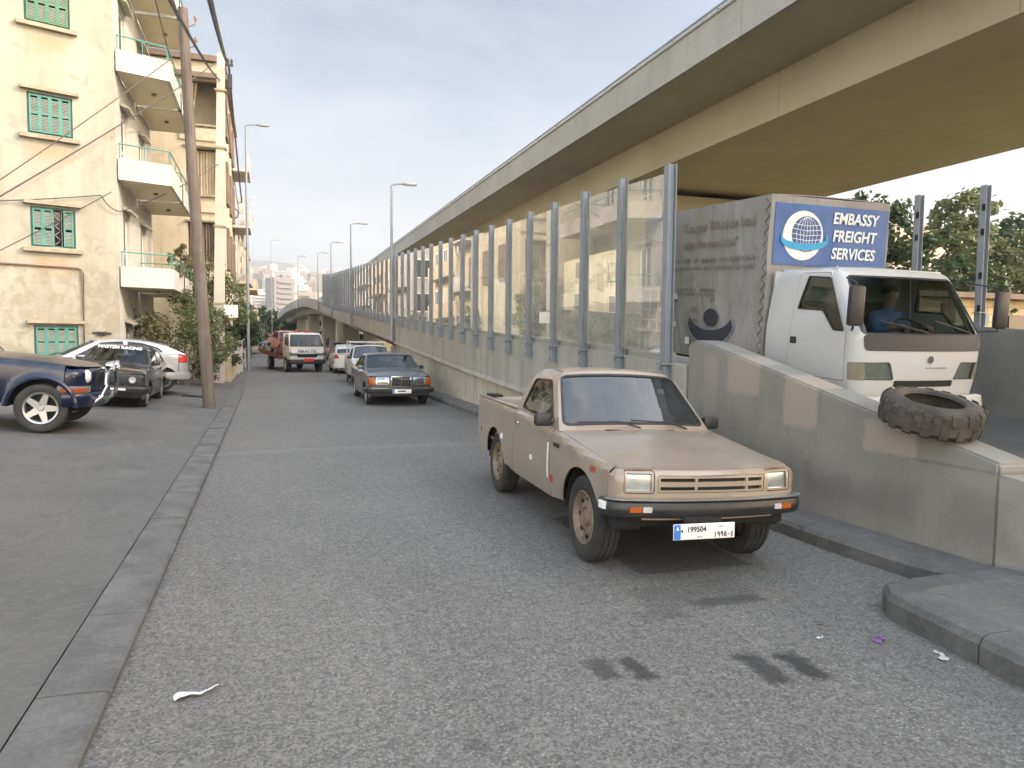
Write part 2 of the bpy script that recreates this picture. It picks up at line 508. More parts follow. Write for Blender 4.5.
    def glasshouse(c, outline, windows, frame_name='roof_pillar', glassmat=None, trim=True, mat=None):
        for mir in (False, True):
            fr = panel(frame_name, outline, c.gside, mat or c.body, c.root, holes=windows, du=.15, dv=.10, th=.03, center=c.cen, mirror=mir)
            for w in windows:
                g = panel('side_window', inset(w, -.004), c.gside, glassmat or M_GLASS, c.root, du=.2, dv=.1, th=.004, off=-.008, center=c.cen, mirror=mir)
                if trim: panel('window_seal', w, c.gside, c.trim, g, holes=[inset(w, .014)], du=.2, dv=.1, th=.012, off=.003, center=c.cen, mirror=mir)
    def roof_panel(c, mat=None): return panel('roof', [(-1, 0), (1, 0), (1, 1), (-1, 1)], c.roofmap, mat or c.body, c.root, du=.12, dv=.15, th=.02, center=(0, c.L/2, 0))
    def windscreen(c, ya, yb, name='windscreen', rear=False, glassmat=None, m=(.05, .10, .08), mat=None, seal=.016):
        f = c.screen(ya, yb, rear)
        full = [(-1, 0), (1, 0), (1, 1), (-1, 1)]
        hole = rpoly([(-1+m[0]*1.3, m[1]), (1-m[0]*1.3, m[1]), (1-m[0]*1.2, 1-m[2]), (-1+m[0]*1.2, 1-m[2])], .10, 5)
        panel('screen_frame', full, f, mat or c.body, c.root, holes=[hole], du=.2, dv=.25, th=.03, center=c.cen)
        g = panel(name, inset(hole, -.005), f, glassmat or M_GLASS, c.root, du=.15, dv=.2, th=.004, off=-.006, center=c.cen)
        panel('windscreen_seal', inset(hole, -.006), f, c.trim, g, holes=[inset(hole, seal*1.4)], du=.2, dv=.25, th=.012, off=.004, center=c.cen)
        return f
    def hood(c, yb, end='F', name='bonnet', mat=None):
        f = c.hoodmap(yb, end)
        return panel(name, [(-.986, .008), (.986, .008), (.986, .985), (-.986, .985)], f, mat or c.body, c.root, du=.1, dv=.12, th=.015, center=(0, c.L/2, 0)), f
    def fascia(c, z0, end='F', name='nose', holes=(), mat=None, slope=0., zs0=.6):
        f = c.front(end, slope, zs0); sm = c.smax(end); zt = c.zt(0) if end == 'F' else c.zt(c.L)
        panel(name, [(-sm, z0), (sm, z0), (sm, zt), (-sm, zt)], f, mat or c.body, c.root, holes=holes, du=.07, dv=.05, center=c.cen)
        return f
    def bumper(c, sec, z, ext, end='F', off=.05, mat=None, name='bumper', smx=None, parent=None):
        sm = c.smax(end)+ext if smx is None else smx
        path = []
        for k in range(61):
            s = -sm+2*sm*k/60; x, y = c.plan(s, -off, end); path.append((x, y, z))
        if end == 'R': path = path[::-1]
        return MB().sweep(path, sec).build(name, mat or M_BLACK, parent or c.root, 30)
    def underbody(c, zmax=None):
        m = MB(); wi = c.W-.30
        zt = min(c.zt(c.L*.3), c.zt(c.L*.8))-.12 if zmax is None else zmax
        m.box((0, c.L/2, (c.zs+.02+zt)/2), (2*wi, c.L-.5, zt-c.zs-.02))
        for a, b in ((c.yf+c.ra+.01, c.yr-c.ra-.01), (c.y0, c.yf-c.ra-.01), (c.yr+c.ra+.01, c.y1)):
            if b-a > .05: m.box((0, (a+b)/2, (c.zs+.03+zt)/2), (2*c.W-.16, b-a, zt-c.zs-.03))
        m.build('underbody', M_DARK, c.root)
        for yw in (c.yf, c.yr):
            for sx in (-1, 1):
                a = MB()
                n = 20
                vs = []; fs = []
                for k in range(n+1):
                    an = PI*k/n; y = yw-(c.ra+.012)*math.cos(an); z = c.rt+(c.ra+.012)*math.sin(an)
                    vs += [(sx*(c.W-.05), y, z), (sx*(c.W-.34), y, z)]
                for k in range(n): fs.append((2*k, 2*k+1, 2*k+3, 2*k+2))
                fs.append(tuple(2*k+1 for k in range(n+1)))
                a.add(vs, fs); a.build('wheel_well', M_DARK, c.root)
    def wheels(c, w, style, rimmat, inset_=.03, steer=0., tyremat=None):
        for y in (c.yf, c.yr):
            for sx in (-1, 1): wheel(c.root, sx*(c.W-inset_-w/2), y, c.rt, w, sx, style, rimmat, steer if y == c.yf else 0, tyremat)
    def cabin(c, ydash, yseat, yback, zfloor=.35, zseat=.55, rear=None, wheel_x=.36):
        m = MB(); W = c.W-.16
        m.box((0, (ydash+yback)/2, zfloor), (2*W, yback-ydash+.3, .04))
        zd = c.zt(ydash)
        m.box((0, ydash+.12, zd-.12), (2*W-.02, .34, .20), bev=.05)
        m.build('dashboard', M_DARK, c.root)
        for sx in (-1, 1):
            s = MB(); x = sx*.37
            s.box((x, yseat, zseat), (.5, .5, .16), bev=.05)
            s.box((x, yseat+.30, zseat+.34), (.48, .14, .62), Matrix.Rotation(R(-14), 3, 'X'), bev=.05)
            s.box((x, yseat+.40, zseat+.72), (.26, .09, .16), bev=.04)
            s.build('seat', M_SEAT, c.root)
        if rear:
            s = MB(); s.box((0, rear, zseat), (2*W-.1, .5, .16), bev=.05); s.box((0, rear+.3, zseat+.3), (2*W-.1, .14, .55), Matrix.Rotation(R(-18), 3, 'X'), bev=.05)
            s.build('rear_seat', M_SEAT, c.root)
        sw = MB(); ring = []
        for k in range(21):
            a = 2*PI*k/20; ring.append((wheel_x+.18*math.cos(a), yseat-.42-.06*math.sin(a), zd+.02+.16*math.sin(a)))
        sw.tube(ring, .013, 6); sw.tube([(wheel_x, yseat-.42, zd+.02), (wheel_x, yseat-.6, zd-.06)], .03, 8); sw.tube([(wheel_x-.18, yseat-.42, zd+.02), (wheel_x+.18, yseat-.42, zd+.02)], .012, 6)
        sw.build('steering_wheel', M_BLACK, c.root)
    def wipers(c, ya, yb, spec, name='wiper'):
        f = c.screen(ya, yb)
        for (u0, v0, u1, v1) in spec:
            cen = V(c.cen); m = MB(); pts = []
            for k in range(7):
                t = k/6; p = V(f(lerp(u0, u1, t), lerp(v0, v1, t))); p += V((0, -.028, .022)); pts.append(p)
            m.tube(pts, .008, 5); q = [V(f(u0+.02, -.02))+V((0, -.02, .02)), pts[2]+V((0, -.012, .008)), pts[3]]
            m.tube(q, .009, 5); m.build(name, M_BLACK, c.root)
    def mirror(c, y, z, sx, mat=None, size=(.11, .07, .10), out=.09):
        x = sx*(c.xg(y, z)+out); m = MB(); m.box((x, y, z), (size[0]*1.5, size[1], size[2]), bev=.025); m.tube([(sx*c.xg(y, z), y, z-.03), (x, y, z-.03)], .018, 6)
        return m.build('wing_mirror', mat or M_BLACK, c.root)
    def handle(c, y, z, mat=None, door=None):
        for sx in ((-1, 1)):
            x = -c.side(y, z)[0]
            MB().box((sx*(x+.018), y, z), (.022, .15, .026), bev=.008).build('door_handle', mat or M_CHROME, (door[0 if sx < 0 else 1] if door else c.root))

def glyphs(name, strokes, cell, width, mat, parent, loc, ext=.003, y=True):
    """flat pen strokes in the x-z plane"""
    m = MB(); x0, z0 = loc[0], loc[2]
    for i, g in enumerate(strokes):
        for pl in g:
            for a, b in zip(pl, pl[1:]):
                A = V((x0+i*cell[0]+a[0]*cell[0]*.75, loc[1], z0+a[1]*cell[1])); B = V((x0+i*cell[0]+b[0]*cell[0]*.75, loc[1], z0+b[1]*cell[1]))
                d = (B-A); L = d.length+width*.6; an = math.atan2(d.z, d.x)
                m.box((A+B)/2, (L, ext, width), Matrix.Rotation(-an, 3, 'Y'))
    return m.build(name, mat, parent, 0)
AR = {'1': [[(.5, 1), (.45, 0)]],
      '9': [[(.75, .75), (.55, 1), (.2, .9), (.2, .6), (.5, .5), (.75, .62), (.75, .9), (.72, .5), (.8, 0)]],
      '5': [[(.5, 1), (.2, .5), (.25, .1), (.6, .0), (.85, .3), (.7, .75), (.5, 1)]],
      '0': [[(.4, .45), (.6, .55)], [(.4, .55), (.6, .45)]],
      '4': [[(.75, 1), (.3, .8), (.7, .55), (.25, .35), (.4, 0), (.85, .05)]]}
def number_plate(parent, loc, rot=(0, 0, 0), w=.52, h=.11, digits=None, arabic=None, red=False, scale=1.):
    e = MB().box((0, 0, 0), (w, .008, h), bev=.003).build('number_plate', M_WHITEP if not red else plain('plate_red', (.55, .02, .02), .5), parent)
    e.location = loc; e.rotation_euler = rot
    if red: return e
    MB().box((-w/2+.03, -.005, 0), (.052, .004, h-.008)).build('country_band', M_BLUE, e, 0)
    if digits:
        text('plate_number', digits, h*.50, M_INK, e, (-w*.13, -.006, h*.13), ext=.001, offset=.0012, sx=.95)
        c = MB(); c.prism([(-.012, -.004), (.012, -.004), (.004, .006), (.008, .006), (0, .022), (-.008, .006), (-.004, .006)], -.009, -.0072, 'y')
        q = c.build('cedar_mark', M_WHITEP, e, 0); q.location = (-w/2+.03, 0, .018)
        MB().box((-w*.365, -.006, .006), (.016, .002, .018)).build('plate_letter', M_INK, e, 0)
        glyphs('plate_arabic_number', [AR[d] for d in arabic], (.028, .034), .0055, M_INK, e, (w*.155, -.006, -.042))
        glyphs('plate_arabic_word', [[[(0, .3), (.3, 0), (.6, .5), (1, .2)]], [[(0, .2), (.5, .6), (1, .1)]]], (.022, .014), .003, M_INK, e, (-.06, -.006, -.043))
        glyphs('plate_arabic_word', [[[(0, .3), (.3, 0), (.6, .5), (1, .2)]], [[(0, .2), (.5, .6), (1, .1)]]], (.020, .014), .003, M_INK, e, (.12, -.006, .027))
    else:
        MB().box((.0, -.006, .008), (w*.4, .002, h*.32)).build('plate_number', M_INK, e, 0)
    return e
# ---- beige pickup (the nearest car)
def pickup_paint():
    m, nt, out = new_mat('beige_paint')
    v = coord(nt)
    n1 = noise(nt, v, 1.7, 6, .65); n2 = noise(nt, v, 60., 3, .7)
    col = mixc(nt, ramp(nt, n1, .3, .72), (.245, .194, .145), (.298, .242, .186))
    # old darker and lighter touch-up patches on the flanks
    n3 = noise(nt, coord(nt, (1, 1, 1.6)), 2.1, 3, .5, .6)
    col = mixc(nt, math_n(nt, 'MULTIPLY', ramp(nt, n3, .56, .6), .55), col, (.31, .242, .17))
    n4 = noise(nt, coord(nt, (1.3, 1.3, 1)), 3.1, 3, .5, .4)
    col = mixc(nt, math_n(nt, 'MULTIPLY', ramp(nt, n4, .61, .64), .5), col, (.25, .18, .125))
    n5 = noise(nt, v, 22., 5, .75)
    col = mixc(nt, math_n(nt, 'MULTIPLY', ramp(nt, n5, .665, .71), .6), col, (.16, .08, .045))
    col = mixc(nt, .08, col, mixc(nt, n2, (0, 0, 0), (1, 1, 1)), 'OVERLAY')
    r = math_n(nt, 'ADD', math_n(nt, 'MULTIPLY', ramp(nt, n1, .3, .75), .2), .30)
    finish(nt, out, col, r, 0., bump(nt, noise(nt, v, 2.8, 3, .5), .10, .03), Coat_Weight=.9, Coat_Roughness=.16, Coat_Normal=bump(nt, noise(nt, v, 3.3, 3, .5), .10, .03))
    return m
def build_pickup(loc, rot, scale, white=False):
    body = pickup_paint() if not white else paint('white_pickup_paint', (.62, .63, .62), .35, .35)
    if not white:
        t = thing('pickup_truck', 'beige single cab pickup parked beside the concrete wall with black bumper', 'pickup', loc, rot, None, scale)
    else:
        t = thing('pickup_truck', 'white pickup with a pipe rack over its bed parked behind the grey saloon', 'pickup', loc, rot, None, scale)
    c = Car(t, body, L=4.36, W=.80, zs=.36, zsF=.50, top=[(0, .835), (.5, .880), (1.35, .965), (2.7, 1.035), (4.36, 1.06)],
            roof=[(1.8, 1.455), (2.05, 1.475), (2.45, 1.465)], yR0=1.86, yR1=2.42, yf=.68, yr=3.36, rt=.345, ra=.405, rs=.05, rr=.06,
            rcF=.10, bowF=.07, rcR=.06, bowR=.02, bulge=.05, zm=.68, tum=.30, crown=.03, hcrown=.03, tF=.04, tR=.02, fl=.012, bowW=.10, bowB=.02, dres=.055)
    c.skin([c.y0, 1.42, 2.62, c.y1], ['front_wing', 'door', 'bed_side'])
    gl = rpoly([(1.40, .955), (2.66, 1.005), (2.52, 1.43, .05), (2.42, 1.50, .01), (1.86, 1.50, .01)], .004, 2)
    ol = [(1.34, c.zt(1.34)), (2.68, c.zt(2.68)), (2.56, 1.30), (2.42, c.zr(2.42)), (2.15, c.zr(2.15)), (1.86, c.zr(1.86))]
    win = rpoly([(1.50, 1.00), (2.52, 1.055), (2.40, 1.375), (1.91, 1.385)], .06, 5)
    c.glasshouse(ol, [win])
    c.roof_panel()
    c.windscreen(1.34, 1.86, glassmat=glass('windscreen_glass', (.50, .55, .58), 1.6, 1.55, .02, .10, (.30, .33, .36)), m=(.035, .07, .07), seal=.02)
    hd, hf = c.hood(1.30)
    # cowl between bonnet and windscreen
    panel('cowl', [(-1, 0), (1, 0), (1, 1), (-1, 1)], lambda u, v: (u*(c.Wat(1.3)-c.rs), lerp(1.295, 1.36, v)-c.bowW*(1-u*u), c.zt(1.32)+c.hcrown*(1-u*u)+.004), body, t, du=.2, dv=.5, center=(0, 2, 0))
    for x in (-.28, .22):
        MB().box((x, 1.205, c.zt(1.2)+.031), (.16, .05, .008), Matrix.Rotation(R(3), 3, 'X')).build('cowl_vent', M_DARK, t)
    # nose with lamp bezels and grille
    hl = [rpoly([(s*.585-.115, .665), (s*.585+.115, .665), (s*.585+.115, .835), (s*.585-.115, .835)], .022, 3) for s in (-1, 1)]
    gr = rpoly([(-.445, .672), (.445, .672), (.445, .80), (-.445, .80)], .008, 2)
    f = c.fascia(.60, holes=hl+[gr])
    for k, s in enumerate((-1, 1)):
        b = panel('headlight_bezel', inset(hl[k], .006), f, body, t, holes=[inset(hl[k], .022)], du=.1, dv=.1, th=.03, off=-.004, center=c.cen)
        h = panel('headlight', inset(hl[k], .023), f, glass('headlight_glass', (.85, .87, .88), 1.2, 1.5, .06), t, du=.05, dv=.05, th=.006, off=-.012, center=c.cen)
        panel('reflector', inset(hl[k], .024), f, plain('headlight_reflector', (.80, .82, .82), .32, .8), h, du=.05, dv=.05, th=.004, off=-.022, center=c.cen)
    panel('grille_back', gr, f, M_DARK, t, th=.01, off=-.03, center=c.cen)
    g = MB()
    slots = []
    for (a, b) in ((-.425, -.155), (-.145, .205) if False else (-.135, .275), (.295, .425)):
        for z0, z1 in ((.690, .716), (.752, .778)): slots.append(rpoly([(a, z0), (b, z0), (b, z1), (a, z1)], .006, 2))
    panel('grille', inset(gr, .004), f, body, t, holes=slots, du=.1, dv=.06, th=.025, off=-.004, center=c.cen)
    # bumper with painted-over steel face, lamps and the plate under it
    bm = c.bumper(rpoly([(0, -.055), (.02, -.07), (.050, -.055), (.060, .0), (.050, .05), (.02, .065), (0, .05)], .01, 2), .560, .05, off=.0, mat=mottled('bumper_black', (.010, .0105, .011), (.024, .024, .025), 6., .42, .1, .003))
    bf = lambda s, z: (lambda p: (p[0], p[1], z))(c.plan(s, -.063))
    MB().sweep([bf(-.80+1.6*k/40, .632) for k in range(41)], [(-.05, -.004), (.0, -.006), (.0, .002), (-.05, .005)]).build('bumper_top_strip', plain('worn_chrome', (.34, .36, .38), .35, .8), t)
    for s in (-1, 1):
        panel('turn_signal', rpoly([(s*.62-.045, .542), (s*.62+.045, .542), (s*.62+.045, .582), (s*.62-.045, .582)], .006, 2), bf, M_AMBER, t, du=.05, dv=.05, th=.02, off=.004, center=c.cen)
        q = s*.535
        panel('side_lamp', rpoly([(q-.033, .542), (q+.033, .542), (q+.033, .582), (q-.033, .582)], .006, 2), bf, plain('clear_lens', (.42, .42, .41), .3), t, du=.05, dv=.05, th=.02, off=.003, center=c.cen)
    panel('bumper_sticker', [(-.85, .55), (-.79, .55), (-.79, .605), (-.85, .605)], bf, M_WHITEP, t, du=.03, dv=.05, th=.02, off=.002, center=c.cen)
    panel('valance', [(-.9, .40), (.9, .40), (.9, .54), (-.9, .54)], lambda s, z: c.plan(s, .05+(.54-z)*.5)+(z,), M_DARK, t, du=.08, dv=.1, center=c.cen)
    panel('valance_lip', [(-.55, .470), (.55, .470), (.55, .515), (-.55, .515)], lambda s, z: c.plan(s, .02)+(z,), body, t, du=.1, dv=.1, center=c.cen)
    p0 = c.plan(-.12, -.075)
    number_plate(t, (p0[0], p0[1]-.02, .415), (R(-4), 0, R(1.5)), .505, .113, '199504', '199504')
    MB().box((-.12, p0[1]+.02, .48), (.3, .03, .06)).build('plate_bracket', M_DARK, t)
    # side details
    sp = lambda y, z, off=.003: (c.side(y, z)[0]-off, y, z)
    for nm, y0, y1, z0, z1, mt, r in (('side_marker', .40, .49, .755, .80, M_AMBER, .012), ('reflector_sticker', 1.33, 1.40, .50, .56, M_RED, .008), ('paint_patch', 1.46, 1.49, .52, .84, M_WHITEP, .01), ('paint_patch', 1.93, 2.01, .60, .65, M_WHITEP, .02), ('paint_patch', 3.02, 3.08, .66, .72, M_WHITEP, .01), ('reflector_sticker', 4.02, 4.07, .62, .67, M_RED, .008)):
        if white and nm != 'side_marker': continue
        panel(nm, rpoly([(y0, z0), (y1, z0), (y1, z1), (y0, z1)], r, 3), c.side, mt, t, du=.05, dv=.05, th=.006, off=.003, center=c.cen)
    MB().box((c.side(1.25, .845)[0]-.004, 1.25, .845), (.006, .14, .035)).build('wing_badge', M_INK, t)
    for s in (-1, 1):
        x = -c.side(2.5, .90)[0]
        MB().box((s*(x+.012), 2.47, .905), (.018, .12, .03), bev=.006).build('door_handle', M_CHROME, t)
    c.mirror(1.56, 1.035, -1, size=(.105, .09, .115), out=.10); c.mirror(1.50, 1.02, 1, size=(.105, .09, .115), out=.12)
    c.wipers(1.34, 1.86, [(-.05, .06, -.80, .085), (.60, .05, -.12, .10)])
    c.underbody(.62); c.wheels(.20, 'steel', mottled('old_rim', (.225, .175, .125), (.13, .09, .06), 9., .6, .2, .003), .035)
    c.cabin(1.45, 1.98, 2.5)
    # cab back and load bed
    f2 = c.screen(2.66, 2.42, True)
    c.windscreen(2.66, 2.42, 'rear_window', True, m=(.12, .2, .15))
    b = MB(); wi = .70
    b.box((0, 3.50, .58), (1.5, 1.66, .03))
    for s in (-1, 1): b.box((s*wi, 3.50, .81), (.03, 1.62, .46))
    b.box((0, 2.70, .80), (1.44, .03, .46))
    for k in range(9): b.box((-.6+.15*k, 3.5, .60), (.05, 1.6, .02))
    b.build('load_bed', body if white else mottled('rusty_bed', (.30, .21, .14), (.16, .09, .055), 6., .8), t)
    for s in (-1, 1):
        MB().box((s*(.735), 3.50, 1.046), (.075, 1.66, .022), bev=.008).build('bed_rail', body, t)
    MB().box((0, c.L-.06, .80), (1.46, .05, .46), bev=.01).build('tailgate', body, t)
    MB().box((-.62, 4.1, 1.065), (.14, .30, .03), bev=.01).build('rail_catch', M_DARK, t)
    c.side_piece  # tail corners
    ft = c.front('R')
    sm = c.smax('R')
    for s in (-1, 1):
        panel('tail_corner', [(s*(sm-.14), .5), (s*sm, .5), (s*sm, c.zt(c.L)-.005), (s*(sm-.14), c.zt(c.L)-.005)], ft, body, t, du=.05, dv=.1, center=c.cen)
        panel('tail_lamp', [(s*(sm-.15), .62), (s*(sm-.07), .62), (s*(sm-.07), .82), (s*(sm-.15), .82)], ft, M_RED, t, du=.05, dv=.1, off=.008, center=c.cen)
    if not white:
        MB().box((.42, 1.70, 1.30), (.075, .006, .055), Matrix.Rotation(R(-40), 3, 'X')).build('tax_sticker', M_WHITEP, t)
        MB().box((.0, 1.92, 1.40), (.20, .02, .06), bev=.02).build('rear_view_mirror', M_BLACK, t)
    else:
        r = MB()
        for x in (-.68, .68):
            r.tube([(x, 2.78, 1.04), (x, 2.78, 1.62)], .025, 6); r.tube([(x, 4.2, 1.04), (x, 4.2, 1.62)], .025, 6); r.tube([(x, 2.78, 1.62), (x, 4.2, 1.62)], .025, 6)
        for y in (2.78, 4.2): r.tube([(-.68, y, 1.60), (.68, y, 1.60)], .025, 6)
        r.tube([(-.68, 2.78, 1.3), (.68, 2.78, 1.3)], .02, 6)
        r.tube([(-.5, 2.78, 1.05), (.3, 2.78, 1.58)], .018, 6)
        r.build('pipe_rack', body, t)
    return t

# ---- three-box saloon
def build_saloon(loc, rot, body, name, label, front='chrome', group=None, plate=True, simple=False):
    t = thing(name, label, 'car', loc, rot, group)
    c = Car(t, body, L=4.72, W=.89, zs=.24, top=[(0, .80), (.3, .86), (1.5, .955), (2.6, .96), (3.6, .975), (4.4, .93), (4.72, .88)],
            roof=[(2.05, 1.385), (2.55, 1.41), (3.15, 1.38)], yR0=2.08, yR1=3.12, yf=.86, yr=3.66, rt=.315, ra=.365, rs=.06, rr=.06,
            rcF=.13, bowF=.07, rcR=.14, bowR=.05, bulge=.06, zm=.62, tum=.34, crown=.03, hcrown=.035, tF=.05, tR=.05, bowW=.13, bowB=.08, dres=.09 if not simple else .14)
    c.skin([c.y0, 1.42, 2.50, 3.35, c.y1], ['front_wing', 'front_door', 'rear_door', 'rear_wing'])
    ol = [(1.45, c.zt(1.45)), (3.80, c.zt(3.8)), (3.12, c.zr(3.12)), (2.6, c.zr(2.6)), (2.08, c.zr(2.08))]
    w1 = rpoly([(1.66, .985), (2.46, .995), (2.46, 1.35), (2.10, 1.34)], .03, 3); w2 = rpoly([(2.55, .995), (3.42, 1.0), (3.10, 1.34), (2.55, 1.35)], .03, 3)
    c.glasshouse(ol, [w1, w2]); c.roof_panel()
    c.windscreen(1.45, 2.08, glassmat=glass('saloon_windscreen', (.45, .5, .52), 1.3, 1.52)); c.windscreen(3.80, 3.12, 'rear_window', True)
    c.hood(1.43); c.hood(3.83, 'R', 'boot_lid')
    f = c.fascia(.30); c.fascia(.30, 'R', 'tail'); fr = c.front('R')
    if front == 'chrome':
        panel('grille', rpoly([(-.27, .565), (.27, .565), (.25, .80), (-.25, .80)], .02, 3), f, M_DARK, t, du=.1, dv=.1, off=.012, center=c.cen)
        gb = rpoly([(-.29, .55), (.29, .55), (.27, .835), (-.27, .835)], .03, 3)
        panel('grille_frame', gb, f, M_CHROME, t, holes=[inset(gb, .028)], du=.1, dv=.1, th=.03, off=.026, center=c.cen)
        s_ = MB()
        for k in range(6):
            p = f(0, .60+.034*k); s_.box((0, p[1]-.02, p[2]), (.49, .012, .008))
        p = f(0, .69); s_.box((0, p[1]-.025, .69), (.02, .014, .22)); s_.build('grille_bars', M_CHROME, t)
        for s in (-1, 1):
            hl = rpoly([(s*.335, .60), (s*.68, .60), (s*.68, .795), (s*.335, .795)], .02, 3)
            h = panel('headlight', hl, f, glass('headlight_glass', (.85, .87, .88), 1.2, 1.5, .06), t, du=.06, dv=.06, th=.006, off=.014, center=c.cen)
            panel('reflector', inset(hl, .008), f, plain('reflector', (.62, .64, .64), .16, 1.), h, du=.06, dv=.06, th=.004, off=.004, center=c.cen)
            panel('lamp_rim', hl, f, M_CHROME, h, holes=[inset(hl, .014)], du=.1, dv=.1, th=.02, off=.02, center=c.cen)
            sm = c.smax()
            panel('turn_signal', rpoly([(s*.70, .60), (s*(sm+.0), .60), (s*(sm+.0), .795), (s*.70, .795)], .015, 2), f, M_AMBER, t, du=.04, dv=.08, off=.014, center=c.cen)
    else:
        for s in (-1, 1): panel('headlight', rpoly([(s*.40, .58), (s*.80, .60), (s*.84, .74), (s*.44, .72)], .04, 3), f, plain('reflector', (.62, .64, .64), .16, 1.), t, du=.06, dv=.06, off=.006, center=c.cen)
        panel('grille', rpoly([(-.3, .58), (.3, .58), (.3, .70), (-.3, .70)], .02, 3), f, M_DARK, t, du=.1, dv=.1, off=.005, center=c.cen)
    for s in (-1, 1): panel('tail_lamp', rpoly([(s*.50, .58), (s*.84, .58), (s*.84, .76), (s*.50, .76)], .02, 3), fr, M_RED, t, du=.06, dv=.06, off=.006, center=c.cen)
    sec = [(0, -.07), (.06, -.07), (.08, -.02), (.08, .03), (.05, .07), (0, .07)]
    c.bumper(sec, .45, .45, off=.02); c.bumper(sec, .45, .45, 'R', off=.02)
    if front == 'chrome':
        MB().sweep([(lambda q: (q[0], q[1], .515))(c.plan(-1.2+2.4*k/40, -.085)) for k in range(41)], [(-.02, -.015), (.016, -.015), (.016, .015), (-.02, .015)]).build('bumper_trim', M_CHROME, t)
    if plate: number_plate(t, (0, c.plan(0, -.115)[1], .43), (0, 0, 0), .52, .11)
    c.underbody(.6); c.wheels(.19, 'cap', M_ALLOY if front != 'chrome' else plain('wheel_cover', (.35, .36, .37), .4, .5))
    if not simple:
        c.cabin(1.6, 2.25, 3.5, rear=3.15); c.wipers(1.45, 2.08, [(-.1, .05, -.75, .08), (.55, .05, -.05, .10)]); c.mirror(1.72, 1.02, -1, body); c.mirror(1.72, 1.02, 1, M_BLACK)
    for y in (2.3, 3.25): c.handle(y, .86)
    return t

